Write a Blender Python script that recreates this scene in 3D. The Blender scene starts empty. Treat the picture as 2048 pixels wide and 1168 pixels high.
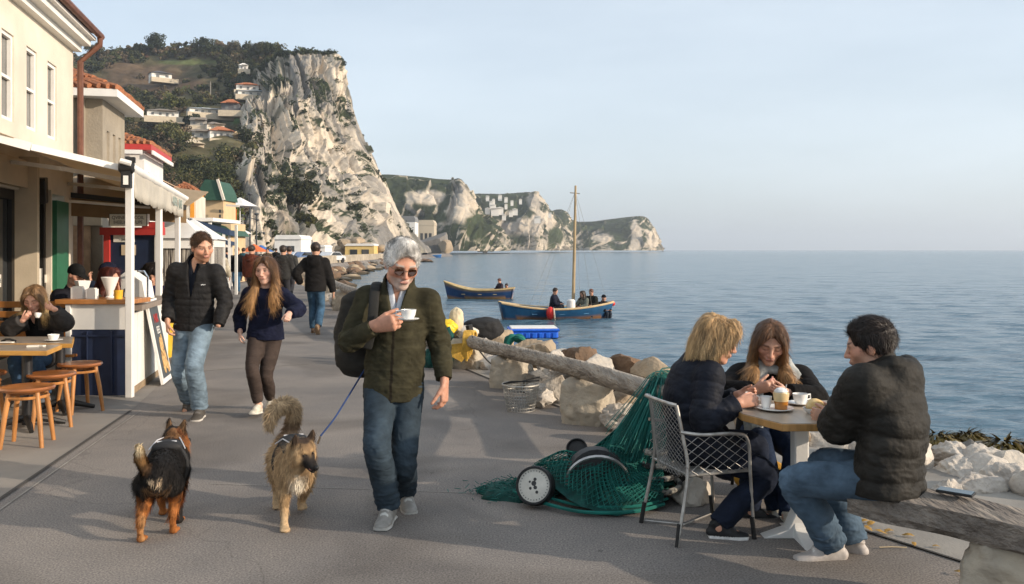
import bpy, bmesh, math, random
import numpy as np
from mathutils import Vector, Matrix
R = math.radians
S = bpy.context.scene
COL = S.collection
rng = np.random.default_rng(7)
random.seed(7)

# ------------------------------------------------------------ camera, sky, sun, exposure
FP, HZ, CH = 1750.0, 500.0, 1.65          # focal length in photo pixels, horizon row, eye height
cam = bpy.data.objects.new('camera', bpy.data.cameras.new('camera'))
COL.objects.link(cam); S.camera = cam
cam.data.sensor_width = 36.0; cam.data.lens = FP/2048*36.0
cam.location = (0, 0, CH); cam.rotation_euler = (R(90), 0, 0)
cam.data.shift_y = -84/2048
cam.data.clip_start = 0.1; cam.data.clip_end = 20000

SUN_EL, SUN_AZ = 17.5, 109.0              # azimuth clockwise from +Y
wd = bpy.data.worlds.new('World'); S.world = wd; wd.use_nodes = True
wn = wd.node_tree.nodes; wl = wd.node_tree.links
bg = wn['Background']
sky = wn.new('ShaderNodeTexSky'); sky.sky_type = 'NISHITA'; sky.sun_disc = False
sky.sun_elevation = R(SUN_EL); sky.sun_rotation = R(SUN_AZ)
sky.air_density = 1.0; sky.dust_density = 2.2; sky.ozone_density = 2.0; sky.altitude = 0
# thin high veil of cloud: whitens the sky unevenly
tc = wn.new('ShaderNodeTexCoord'); mp = wn.new('ShaderNodeMapping'); mp.inputs['Scale'].default_value = (1.2, 1.2, 5.0)
nz = wn.new('ShaderNodeTexNoise'); nz.inputs['Scale'].default_value = 1.6; nz.inputs['Detail'].default_value = 5
rp = wn.new('ShaderNodeMapRange'); rp.inputs['From Min'].default_value = .35; rp.inputs['From Max'].default_value = .75
rp.inputs['To Min'].default_value = .5; rp.inputs['To Max'].default_value = .72
mxw = wn.new('ShaderNodeMix'); mxw.data_type = 'RGBA'
mxw.inputs['B'].default_value = (6.6, 7.3, 7.9, 1)
wl.new(tc.outputs['Generated'], mp.inputs['Vector']); wl.new(mp.outputs['Vector'], nz.inputs['Vector'])
wl.new(nz.outputs['Fac'], rp.inputs['Value']); wl.new(rp.outputs['Result'], mxw.inputs['Factor'])
wl.new(sky.outputs['Color'], mxw.inputs['A']); wl.new(mxw.outputs['Result'], bg.inputs['Color'])
bg.inputs['Strength'].default_value = 0.145

sun = bpy.data.objects.new('sun', bpy.data.lights.new('sun', 'SUN')); COL.objects.link(sun)
sun.data.energy = 4.9; sun.data.angle = R(0.6); sun.data.color = (1.0, .85, .68)
_e, _a = R(SUN_EL), R(SUN_AZ)
SUNV = Vector((math.cos(_e)*math.sin(_a), math.cos(_e)*math.cos(_a), math.sin(_e)))
sun.rotation_euler = SUNV.to_track_quat('Z', 'Y').to_euler(); sun.location = (30, -10, 40)
S.view_settings.view_transform = 'Standard'; S.view_settings.look = 'None'
S.view_settings.exposure = 0.12; S.view_settings.gamma = 1.0
S.render.engine = 'CYCLES'
S.cycles.max_bounces = 6; S.cycles.diffuse_bounces = 3; S.cycles.glossy_bounces = 3
S.cycles.transmission_bounces = 4; S.cycles.transparent_max_bounces = 8; S.cycles.volume_bounces = 0
S.cycles.caustics_reflective = False; S.cycles.caustics_refractive = False
S.cycles.use_denoising = True

# ------------------------------------------------------------ placing
def P(px, py, Y):                      # photo pixel at a depth -> world point
    return np.array([(px-1024)/FP*Y, Y, CH-(py-HZ)/FP*Y])
def G(px, py, z=0.0):                  # photo pixel on a level plane -> world point
    Y = FP*(CH-z)/(py-HZ)
    return np.array([(px-1024)/FP*Y, Y, z])

# ------------------------------------------------------------ noise
def _h(ix, iy, iz, seed=0):
    n = (ix.astype(np.int64)*374761393 + iy.astype(np.int64)*668265263 + iz.astype(np.int64)*2147483647 + seed*974634777) & 0xffffffff
    n = ((n ^ (n >> 13)) * 1274126177) & 0xffffffff
    n = ((n ^ (n >> 16)) * 2246822519) & 0xffffffff
    return ((n ^ (n >> 15)) & 0xffffff)/float(0xffffff)
def vnoise(p, seed=0):
    p = np.asarray(p, float); i = np.floor(p); f = p-i; f = f*f*(3-2*f); i = i.astype(np.int64)
    r = 0
    for dx in (0, 1):
        wx = f[:, 0] if dx else 1-f[:, 0]
        for dy in (0, 1):
            wy = f[:, 1] if dy else 1-f[:, 1]
            for dz in (0, 1):
                wz = f[:, 2] if dz else 1-f[:, 2]
                r = r + wx*wy*wz*_h(i[:, 0]+dx, i[:, 1]+dy, i[:, 2]+dz, seed)
    return r*2-1
def fbm(p, o=4, seed=0, g=.5):
    a, s, r = 1.0, 1.0, 0
    for k in range(o):
        r = r + a*vnoise(np.asarray(p)*s, seed+k*17); a *= g; s *= 2.03
    return r
def ridged(p, o=4, seed=0):
    a, s, r = 1.0, 1.0, 0
    for k in range(o):
        r = r + a*(1-2*np.abs(vnoise(np.asarray(p)*s, seed+k*17))); a *= .5; s *= 2.07
    return r
def cells2(p, seed=0):                 # 2-D cells: random value, local offset, edge distance
    p = np.asarray(p, float); i = np.floor(p).astype(np.int64)
    best = np.full(len(p), 9.); sec = best.copy(); val = np.zeros(len(p)); off = np.zeros((len(p), 2)); v2 = np.zeros(len(p))
    z = np.zeros(len(p), np.int64)
    for dx in (-1, 0, 1):
        for dy in (-1, 0, 1):
            cx, cy = i[:, 0]+dx, i[:, 1]+dy
            q = np.stack([cx+.1+.8*_h(cx, cy, z, seed), cy+.1+.8*_h(cx, cy, z, seed+1)], 1)
            e = p-q; d = np.hypot(e[:, 0], e[:, 1]); m = d < best
            sec = np.where(m, best, np.minimum(sec, d)); best = np.where(m, d, best)
            val = np.where(m, _h(cx, cy, z, seed+2), val); v2 = np.where(m, _h(cx, cy, z, seed+3), v2)
            off[m] = e[m]
    return val, v2, off, sec-best

# ------------------------------------------------------------ tagging
def tag(o, label=None, cat=None, group=None, kind=None):
    if label: o['label'] = label
    if cat: o['category'] = cat
    if group: o['group'] = group
    if kind: o['kind'] = kind
    return o
def thing(name, label, cat, loc=(0, 0, 0), rz=0.0, group=None):
    o = bpy.data.objects.new(name, None); COL.objects.link(o)
    o.location = tuple(float(v) for v in loc); o.rotation_euler = (0, 0, rz); o.empty_display_size = .1
    return tag(o, label, cat, group)
def copy_tree(o, parent=None):
    c = o.copy(); COL.objects.link(c)
    if parent: c.parent = parent
    for ch in o.children: copy_tree(ch, c)
    return c

# ------------------------------------------------------------ meshes
def link_mesh(name, V, F, mat=None, parent=None, smooth=True, col=None, world=False, kind=None):
    """V (n,3); F list of lists or (m,4)/(m,3) array."""
    V = np.asarray(V, np.float32)
    if world and parent is not None: V = V-np.array(parent.location, np.float32)
    me = bpy.data.meshes.new(name)
    if isinstance(F, np.ndarray):
        k = F.shape[1]; m = len(F)
        me.vertices.add(len(V)); me.vertices.foreach_set('co', V.ravel())
        me.loops.add(m*k); me.loops.foreach_set('vertex_index', F.astype(np.int32).ravel())
        me.polygons.add(m); me.polygons.foreach_set('loop_start', np.arange(0, m*k, k, dtype=np.int32))
        me.update(calc_edges=True)
    else:
        me.from_pydata(V.tolist(), [], F)
    me.validate()
    if smooth: me.polygons.foreach_set('use_smooth', np.ones(len(me.polygons), bool))
    if col is not None:
        a = me.color_attributes.new('Col', 'FLOAT_COLOR', 'POINT')
        c = np.ones((len(V), 4), np.float32); c[:, :3] = col; a.data.foreach_set('color', c.ravel())
    if mat is not None: me.materials.append(mat)
    o = bpy.data.objects.new(name, me); COL.objects.link(o)
    if parent is not None: o.parent = parent
    if kind: o['kind'] = kind
    return o

class MB:
    def __init__(s): s.v = []; s.f = []
    def add(s, V, F):
        b = len(s.v); s.v += [tuple(float(q) for q in v) for v in V]; s.f += [[b+i for i in f] for f in F]; return s
    def box(s, c, d, rz=0.0, rx=0.0, ry=0.0):
        m = Matrix.Rotation(rz, 3, 'Z') @ Matrix.Rotation(ry, 3, 'Y') @ Matrix.Rotation(rx, 3, 'X')
        V = [Vector(c)+m @ Vector((x*d[0]/2, y*d[1]/2, z*d[2]/2)) for x in (-1, 1) for y in (-1, 1) for z in (-1, 1)]
        return s.add(V, [[0, 1, 3, 2], [4, 6, 7, 5], [0, 4, 5, 1], [2, 3, 7, 6], [0, 2, 6, 4], [1, 5, 7, 3]])
    def beam(s, a, b, w, h, up=(0, 0, 1)):
        a, b = Vector(a), Vector(b); x = (b-a).normalized(); y = Vector(up).cross(x)
        if y.length < 1e-5: y = Vector((0, 1, 0)).cross(x)
        y.normalize(); z = x.cross(y)
        V = [p+y*i*w/2+z*j*h/2 for p in (a, b) for i in (-1, 1) for j in (-1, 1)]
        return s.add(V, [[0, 1, 3, 2], [4, 6, 7, 5], [0, 4, 5, 1], [2, 3, 7, 6], [0, 2, 6, 4], [1, 5, 7, 3]])
    def prism(s, poly, z0, z1):
        n = len(poly); V = [(x, y, z0) for x, y in poly]+[(x, y, z1) for x, y in poly]
        return s.add(V, [list(range(n))[::-1], list(range(n, 2*n))]+[[i, (i+1) % n, n+(i+1) % n, n+i] for i in range(n)])
    def extr(s, pts, off):             # planar polygon of 3-D points pushed along off
        n = len(pts); o = np.array(off, float); V = [np.array(p, float) for p in pts]+[np.array(p, float)+o for p in pts]
        return s.add(V, [list(range(n))[::-1], list(range(n, 2*n))]+[[i, (i+1) % n, n+(i+1) % n, n+i] for i in range(n)])
    def tube(s, pts, r, n=8, cap=True):
        pts = [Vector(p) for p in pts]; m = len(pts)
        rr = r if hasattr(r, '__len__') else [r]*m
        t0 = (pts[1]-pts[0]).normalized(); u = t0.orthogonal().normalized(); V = []; F = []
        for i, p in enumerate(pts):
            t = (pts[min(i+1, m-1)]-pts[max(i-1, 0)]).normalized()
            u = (u-t*u.dot(t)).normalized(); w = t.cross(u)
            for k in range(n):
                a = 2*math.pi*k/n; V.append(p+(u*math.cos(a)+w*math.sin(a))*rr[i])
        for i in range(m-1):
            for k in range(n):
                F.append([i*n+k, i*n+(k+1) % n, (i+1)*n+(k+1) % n, (i+1)*n+k])
        if cap: F += [list(range(n))[::-1], [(m-1)*n+k for k in range(n)]]
        return s.add(V, F)
    def lathe(s, prof, n=24, c=(0, 0, 0), ax=None):
        V = []; F = []; m = len(prof)
        M3 = Vector(ax).to_track_quat('Z', 'Y').to_matrix() if ax is not None else Matrix.Identity(3)
        for r, z in prof:
            for k in range(n):
                a = 2*math.pi*k/n; V.append(Vector(c)+M3 @ Vector((r*math.cos(a), r*math.sin(a), z)))
        for i in range(m-1):
            for k in range(n): F.append([i*n+k, i*n+(k+1) % n, (i+1)*n+(k+1) % n, (i+1)*n+k])
        if prof[0][0] > 1e-6: F.append(list(range(n))[::-1])
        if prof[-1][0] > 1e-6: F.append([(m-1)*n+k for k in range(n)])
        return s.add(V, F)
    def ball(s, c, r, n=12):
        r = r if hasattr(r, '__len__') else (r, r, r)
        V = []; F = []; m = n//2+1
        for i in range(m):
            th = math.pi*i/(m-1)
            for k in range(n):
                a = 2*math.pi*k/n
                V.append((c[0]+r[0]*math.sin(th)*math.cos(a), c[1]+r[1]*math.sin(th)*math.sin(a), c[2]-r[2]*math.cos(th)))
        for i in range(m-1):
            for k in range(n): F.append([i*n+k, i*n+(k+1) % n, (i+1)*n+(k+1) % n, (i+1)*n+k])
        return s.add(V, F)
    def build(s, name, mat, parent=None, smooth=False, bevel=0.0, world=False, kind=None):
        o = link_mesh(name, s.v, s.f, mat, parent, False, None, world, kind)
        bm = bmesh.new(); bm.from_mesh(o.data)
        bmesh.ops.remove_doubles(bm, verts=bm.verts, dist=1e-5)
        bmesh.ops.recalc_face_normals(bm, faces=bm.faces)
        bm.to_mesh(o.data); bm.free()
        if smooth:
            o.data.polygons.foreach_set('use_smooth', np.ones(len(o.data.polygons), bool))
            o.data.set_sharp_from_angle(angle=R(40))
        if bevel:
            b = o.modifiers.new('bevel', 'BEVEL'); b.width = bevel; b.segments = 2; b.limit_method = 'ANGLE'
        return o
def text_mesh(name, body, size, mat, parent, loc, rot, depth=.003, sx=1.0, align='CENTER'):
    c = bpy.data.curves.new(name, 'FONT'); c.body = body; c.size = size; c.extrude = depth
    c.align_x = align; c.align_y = 'CENTER'; c.resolution_u = 3
    t = bpy.data.objects.new(name, c); COL.objects.link(t)
    bpy.context.view_layer.update()
    me = bpy.data.meshes.new_from_object(t.evaluated_get(bpy.context.evaluated_depsgraph_get()))
    bpy.data.objects.remove(t); me.materials.clear(); me.materials.append(mat)
    o = bpy.data.objects.new(name, me); COL.objects.link(o); o.parent = parent
    o.location = loc; o.rotation_euler = rot; o.scale = (sx, 1, 1)
    return o

# ------------------------------------------------------------ materials
_M = {}
def mat(name, col, rough=.75, var=.25, scale=6., bump=0., bscale=80., metal=0., attr=False, stretch=(1, 1, 1), col2=None,
        spec=.4, sss=0., coat=0., detail=5, fac=(.35, .65), bdetail=4, cloth=False):
    if name in _M: return _M[name]
    m = bpy.data.materials.new(name); m.use_nodes = True; n = m.node_tree.nodes; l = m.node_tree.links; b = n['Principled BSDF']
    tcn = n.new('ShaderNodeTexCoord'); mpn = n.new('ShaderNodeMapping'); mpn.inputs['Scale'].default_value = stretch
    l.new(tcn.outputs['Object'], mpn.inputs['Vector'])
    nt = n.new('ShaderNodeTexNoise'); nt.inputs['Scale'].default_value = scale; nt.inputs['Detail'].default_value = detail
    nt.inputs['Roughness'].default_value = .6
    l.new(mpn.outputs['Vector'], nt.inputs['Vector'])
    mr = n.new('ShaderNodeMapRange'); mr.inputs['From Min'].default_value = fac[0]; mr.inputs['From Max'].default_value = fac[1]
    l.new(nt.outputs['Fac'], mr.inputs['Value'])
    if attr:
        at = n.new('ShaderNodeAttribute'); at.attribute_name = 'Col'; src = at.outputs['Color']
        mr.inputs['To Min'].default_value = 1-var; mr.inputs['To Max'].default_value = 1+var
        hs = n.new('ShaderNodeVectorMath'); hs.operation = 'SCALE'
        l.new(src, hs.inputs[0]); l.new(mr.outputs['Result'], hs.inputs['Scale']); out = hs.outputs['Vector']
    else:
        mx = n.new('ShaderNodeMix'); mx.data_type = 'RGBA'
        c2 = col2 if col2 is not None else [c*(1-var) for c in col]
        c1 = col if col2 is not None else [min(1, c*(1+var*.6)) for c in col]
        mx.inputs['A'].default_value = (*c2, 1); mx.inputs['B'].default_value = (*c1, 1)
        l.new(mr.outputs['Result'], mx.inputs['Factor']); out = mx.outputs['Result']
    l.new(out, b.inputs['Base Color'])
    b.inputs['Roughness'].default_value = rough; b.inputs['Metallic'].default_value = metal
    b.inputs['Specular IOR Level'].default_value = spec
    if sss: b.inputs['Subsurface Weight'].default_value = sss; b.inputs['Subsurface Radius'].default_value = (.012, .005, .003); b.inputs['Subsurface Scale'].default_value = 1.0
    if coat: b.inputs['Coat Weight'].default_value = coat
    if cloth: b.inputs['Sheen Weight'].default_value = .15; b.inputs['Sheen Roughness'].default_value = .5
    if bump:
        nb = n.new('ShaderNodeTexNoise'); nb.inputs['Scale'].default_value = bscale; nb.inputs['Detail'].default_value = bdetail
        l.new(mpn.outputs['Vector'], nb.inputs['Vector'])
        bp = n.new('ShaderNodeBump'); bp.inputs['Strength'].default_value = min(1., bump); bp.inputs['Distance'].default_value = .35/bscale*max(1., bump)
        l.new(nb.outputs['Fac'], bp.inputs['Height']); l.new(bp.outputs['Normal'], b.inputs['Normal'])
    _M[name] = m
    return m
def nodes(m): return m.node_tree.nodes, m.node_tree.links, m.node_tree.nodes['Principled BSDF']
# ------------------------------------------------------------ volumes sculpted from soft-joined solids, meshed by surface nets
def nrm(v): v = np.asarray(v, float); return v/max(1e-9, np.linalg.norm(v))
def cat_rom(pts, n=3):
    pts = np.asarray(pts, float); out = []
    for i in range(len(pts)-1):
        p0, p1, p2, p3 = pts[max(i-1, 0)], pts[i], pts[i+1], pts[min(i+2, len(pts)-1)]
        for k in range(n):
            t = k/n; out.append(.5*((2*p1)+(-p0+p2)*t+(2*p0-5*p1+4*p2-p3)*t*t+(-p0+3*p1-3*p2+p3)*t**3))
    out.append(pts[-1]); return np.array(out)
class Vol:
    def __init__(s, lo, hi, h):
        s.h = h; s.lo = np.array(lo, float)-3*h
        s.n = np.maximum(np.ceil((np.array(hi)-s.lo)/h).astype(int)+4, 4)
        s.d = np.full(s.n, 1.0, np.float32)
    def sl(s, lo, hi):
        a = np.clip(((np.array(lo)-s.lo)/s.h).astype(int)-1, 0, s.n); b = np.clip(((np.array(hi)-s.lo)/s.h).astype(int)+2, 0, s.n)
        if np.any(b <= a): return None
        x, y, z = [(s.lo[i]+s.h*np.arange(a[i], b[i])).astype(np.float32) for i in range(3)]
        return tuple(slice(a[i], b[i]) for i in range(3)), x[:, None, None], y[None, :, None], z[None, None, :]
    def put(s, S_, dn, k, sub=False):
        d = s.d[S_]
        if sub:
            dn = -dn
            if k > 0:
                h = np.clip(.5-.5*(d-dn)/k, 0, 1); s.d[S_] = d*(1-h)+dn*h+k*h*(1-h)
            else: s.d[S_] = np.maximum(d, dn)
        elif k > 0:
            h = np.clip(.5+.5*(d-dn)/k, 0, 1); s.d[S_] = d*(1-h)+dn*h-k*h*(1-h)
        else: s.d[S_] = np.minimum(d, dn)
    @staticmethod
    def _seg(x, y, z, a, b, ra, rb, u, flat, q, s0):
        ax = b-a; L = max(1e-6, np.linalg.norm(ax)); w = ax/L
        if u is None: u = np.array([1., 0, 0]) if abs(w[0]) < .8 else np.array([0., 1, 0])
        u = np.asarray(u, float)-w*np.dot(u, w)
        if np.linalg.norm(u) < .15: u = np.cross(w, [0., 0, 1]) if abs(w[2]) < .8 else np.cross(w, [1., 0, 0])
        u = nrm(u); v = np.cross(w, u)
        dx, dy, dz = x-a[0], y-a[1], z-a[2]
        t = (dx*w[0]+dy*w[1]+dz*w[2])/L; tc = np.clip(t, 0, 1); ov = (t-tc)*L
        pu = dx*u[0]+dy*u[1]+dz*u[2]; pv = dx*v[0]+dy*v[1]+dz*v[2]
        ru = ra[0]+(rb[0]-ra[0])*tc; rv = ra[1]+(rb[1]-ra[1])*tc
        if ra[0] == ra[1] and rb[0] == rb[1]: d = np.sqrt(pu*pu+pv*pv+ov*ov)-ru
        else:
            mn = np.minimum(ru, rv); d = (np.sqrt((pu/ru)**2+(pv/rv)**2+(ov/mn)**2)-1)*mn
        if q is not None: d = d-q[0]*(np.abs(np.sin(np.pi*(s0+tc*L)/q[1]))**.6-.6)
        if flat[0]: d = np.maximum(d, -t*L)
        if flat[1]: d = np.maximum(d, (t-1)*L)
        return d.astype(np.float32)
    def tube(s, pts, rad, u=None, k=.02, flat=(0, 0), q=None, sub=False, up=3):
        pts = np.array(pts, float); rad = np.array([(r, r) if np.isscalar(r) else r for r in rad], float)
        if len(pts) > 2 and up > 1:
            pr = cat_rom(np.hstack([pts, rad]), up); pts, rad = pr[:, :3], np.maximum(pr[:, 3:], .002)
        m = rad.max()+max(k, 0)+2*s.h+(q[0] if q else 0)
        B = s.sl(pts.min(0)-m, pts.max(0)+m)
        if B is None: return s
        S_, X, Y, Z = B
        T = np.full((X.shape[0], Y.shape[1], Z.shape[2]), 1.0, np.float32)
        lo0 = np.array([S_[i].start for i in range(3)]); s0 = 0.0
        for i in range(len(pts)-1):
            a, b = pts[i], pts[i+1]; mm = max(rad[i].max(), rad[i+1].max())+max(k, 0)+2*s.h+(q[0] if q else 0)
            C = s.sl(np.minimum(a, b)-mm, np.maximum(a, b)+mm)
            if C is not None:
                Q = tuple(slice(C[0][j].start-lo0[j], C[0][j].stop-lo0[j]) for j in range(3))
                d = s._seg(C[1], C[2], C[3], a, b, rad[i], rad[i+1], u, (flat[0] and i == 0, flat[1] and i == len(pts)-2), q, s0)
                if q is not None or not (flat[0] or flat[1]): T[Q] = np.minimum(T[Q], d)
                else: T[Q] = np.minimum(T[Q], d)
            s0 += np.linalg.norm(b-a)
        if flat[0]:
            w = nrm(pts[1]-pts[0]); pl = -((X-pts[0][0])*w[0]+(Y-pts[0][1])*w[1]+(Z-pts[0][2])*w[2])
            near = ((X-pts[0][0])**2+(Y-pts[0][1])**2+(Z-pts[0][2])**2) < (rad[0].max()*2.2)**2
            T = np.where(near, np.maximum(T, pl), T)
        if flat[1]:
            w = nrm(pts[-1]-pts[-2]); pl = ((X-pts[-1][0])*w[0]+(Y-pts[-1][1])*w[1]+(Z-pts[-1][2])*w[2])
            near = ((X-pts[-1][0])**2+(Y-pts[-1][1])**2+(Z-pts[-1][2])**2) < (rad[-1].max()*2.2)**2
            T = np.where(near, np.maximum(T, pl), T)
        s.put(S_, T, k, sub); return s
    def seg(s, a, b, ra, rb=None, **kw): return s.tube([a, b], [ra, ra if rb is None else rb], **kw)
    def ell(s, c, r, ax=None, k=.02, sub=False):
        c = np.array(c, float); r = np.array([r]*3 if np.isscalar(r) else r, float); m = r.max()+max(k, 0)+2*s.h
        B = s.sl(c-m, c+m)
        if B is None: return s
        S_, X, Y, Z = B; A = np.eye(3) if ax is None else np.array(ax, float)
        dx, dy, dz = X-c[0], Y-c[1], Z-c[2]; q = 0
        for i in range(3): q = q+((dx*A[i][0]+dy*A[i][1]+dz*A[i][2])/r[i])**2
        s.put(S_, ((np.sqrt(q)-1)*r.min()).astype(np.float32), k, sub); return s
    def half(s, p, n, k=0):                       # cut away what lies on the side n points to
        X, Y, Z = [(s.lo[i]+s.h*np.arange(s.n[i])).astype(np.float32) for i in range(3)]
        n = nrm(n); pl = (X[:, None, None]-p[0])*n[0]+(Y[None, :, None]-p[1])*n[1]+(Z[None, None, :]-p[2])*n[2]
        s.d = np.maximum(s.d, pl.astype(np.float32)); return s
    def mesh(s):
        d = s.d; ins = d < 0; n = np.array(d.shape)
        c = np.zeros(n-1, np.uint8)
        O = [(i, j, k) for i in (0, 1) for j in (0, 1) for k in (0, 1)]
        for o in O: c += ins[o[0]:n[0]-1+o[0], o[1]:n[1]-1+o[1], o[2]:n[2]-1+o[2]]
        I = np.argwhere((c > 0) & (c < 8)); N = len(I)
        val = {o: d[I[:, 0]+o[0], I[:, 1]+o[1], I[:, 2]+o[2]] for o in O}
        acc = np.zeros((N, 3)); cnt = np.zeros(N)
        for o in O:
            for a in range(3):
                if o[a] == 0:
                    p = list(o); p[a] = 1; p = tuple(p); A, B = val[o], val[p]; m = (A < 0) != (B < 0)
                    t = np.where(m, A/np.where(m, A-B, 1), 0)
                    e = np.array(o, float)[None, :].repeat(N, 0); e[:, a] += t
                    acc += e*m[:, None]; cnt += m
        V = s.lo+s.h*(I+acc/np.maximum(cnt, 1)[:, None])
        vid = np.full(n-1, -1, np.int32); vid[tuple(I.T)] = np.arange(N)
        F = []
        for a in range(3):
            b_, c_ = (a+1) % 3, (a+2) % 3
            sA = [slice(None)]*3; sB = [slice(None)]*3; sA[a] = slice(0, -1); sB[a] = slice(1, None)
            x = ins[tuple(sA)] != ins[tuple(sB)]
            E = np.argwhere(x); E = E[(E[:, b_] > 0) & (E[:, c_] > 0) & (E[:, b_] < n[b_]-1) & (E[:, c_] < n[c_]-1)]
            fl = ins[tuple(E.T)]
            def cell(db, dc):
                q = E.copy(); q[:, b_] -= db; q[:, c_] -= dc; return vid[tuple(q.T)]
            q = np.stack([cell(1, 1), cell(0, 1), cell(0, 0), cell(1, 0)], 1)
            q[~fl] = q[~fl][:, ::-1]; F.append(q)
        F = np.concatenate(F); F = F[(F >= 0).all(1)]
        return V, F
def normals(V, F):
    a = V[F[:, 2]]-V[F[:, 0]]; b = V[F[:, 3]]-V[F[:, 1]]; fn = np.cross(a, b); N = np.zeros_like(V)
    for k in range(4):
        for c in range(3): N[:, c] += np.bincount(F[:, k], fn[:, c], len(V))
    return N/np.maximum(1e-12, np.linalg.norm(N, axis=1))[:, None]
def islands_keep(V, F, keep=1):
    """drop stray specks: keep the largest connected piece(s)"""
    lab = np.arange(len(V))
    for _ in range(400):
        m = lab[F].min(1); new = lab.copy()
        for k in range(4): np.minimum.at(new, F[:, k], m)
        new = new[new]
        if (new == lab).all(): break
        lab = new
    u, cn = np.unique(lab, return_counts=True); top = u[np.argsort(-cn)[:keep]]
    ok = np.isin(lab, top); idx = np.cumsum(ok)-1
    return V[ok], idx[F[ok[F[:, 0]]]]

def strands(V, N, n, flow, ln, wd, col, lift=.15, curl=.3, seed=0, seg=3, mask=None):
    """thin tapering ribbons growing from a surface: flow(P,N)->directions; col (nV,3) or rgb"""
    r = np.random.default_rng(seed); pool = np.arange(len(V)) if mask is None else np.where(mask)[0]
    i = r.choice(pool, n); p = V[i]+r.normal(0, .002, (n, 3)); nn = N[i]
    f = flow(p, nn); f = f-nn*(f*nn).sum(1)[:, None]; f /= np.maximum(1e-6, np.linalg.norm(f, axis=1))[:, None]
    f = f+nn*lift+r.normal(0, curl*.5, (n, 3)); f /= np.linalg.norm(f, axis=1)[:, None]
    L = ln*(.6+.8*r.random(n)); side = np.cross(f, nn); side /= np.maximum(1e-6, np.linalg.norm(side, axis=1))[:, None]
    bend = -nn*lift*.8+r.normal(0, curl*.3, (n, 3))+np.array([0, 0, -.12])
    W = wd*(.6+.8*r.random(n)); pts = []
    for k in range(seg+1):
        t = k/seg; c = p-nn*.002+f*(L*t)[:, None]+bend*(L*t*t*.6)[:, None]; w = W*(1-.85*t)
        pts += [c-side*w[:, None]*.5, c+side*w[:, None]*.5]
    A = np.stack(pts, 1).reshape(-1, 3); m = 2*(seg+1); base = np.arange(n)[:, None]*m
    Fs = np.concatenate([base+np.array([[2*k, 2*k+1, 2*k+3, 2*k+2]]) for k in range(seg)])
    c = np.asarray(col); c = c[i] if c.ndim == 2 else np.tile(c, (n, 1))
    c = c*(.55+.9*r.random((n, 1)))
    return A, Fs, np.repeat(c, m, 0)
# ------------------------------------------------------------ people
M_SKIN = mat('skin', (.5, .3, .2), .5, .08, 40, .15, 300, attr=True, sss=.08, spec=.35)
M_CLOTH = mat('cloth', (.5, .5, .5), .9, .22, 9, .5, 260, attr=True, spec=.12)
M_DENIM = mat('denim', (.1, .2, .3), .85, .3, 7, .5, 350, attr=True, spec=.15)
M_NYLON = mat('nylon', (.02, .02, .02), .68, .25, 12, .5, 45, attr=True, spec=.18)
M_HAIR = mat('hair', (.1, .05, .02), .5, .3, 25, .4, 120, attr=True, spec=.3, stretch=(1, 1, .25))
M_SHOE = mat('shoe_leather', (.4, .4, .4), .6, .15, 25, .3, 200, attr=True)
SKIN = np.array([.52, .29, .2])
def ik(a, c, l1, l2, pole):
    a, c = np.array(a, float), np.array(c, float); v = c-a; d = np.linalg.norm(v)
    if d > (l1+l2)*.999: s = d/(l1+l2)*1.001; l1 *= s; l2 *= s
    w = v/d; x = (l1*l1-l2*l2+d*d)/(2*d); h = math.sqrt(max(1e-6, l1*l1-x*x))
    p = np.array(pole, float); p = p-w*np.dot(p, w)
    return a+w*x+nrm(p)*h
def hframe(yaw, pitch, roll):
    F = np.array([math.sin(R(yaw)), -math.cos(R(yaw)), 0]); Z = np.array([0, 0, 1.])
    F2 = F*math.cos(R(pitch))-Z*math.sin(R(pitch)); U = Z*math.cos(R(pitch))+F*math.sin(R(pitch)); L = np.cross(U, F2)
    c, s = math.cos(R(roll)), math.sin(R(roll)); return L*c+U*s, F2, U*c-L*s
class Head:
    def __init__(s, o, yaw, pitch, roll, hs): s.o = np.array(o, float); s.L, s.F, s.U = hframe(yaw, pitch, roll); s.s = hs
    def p(s, l, f, u): return s.o+s.s*(l*s.L+f*s.F+u*s.U)
    def loc(s, V): d = (V-s.o)/s.s; return d@s.L, d@s.F, d@s.U
    @property
    def ax(s): return [s.L, s.F, s.U]
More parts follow.
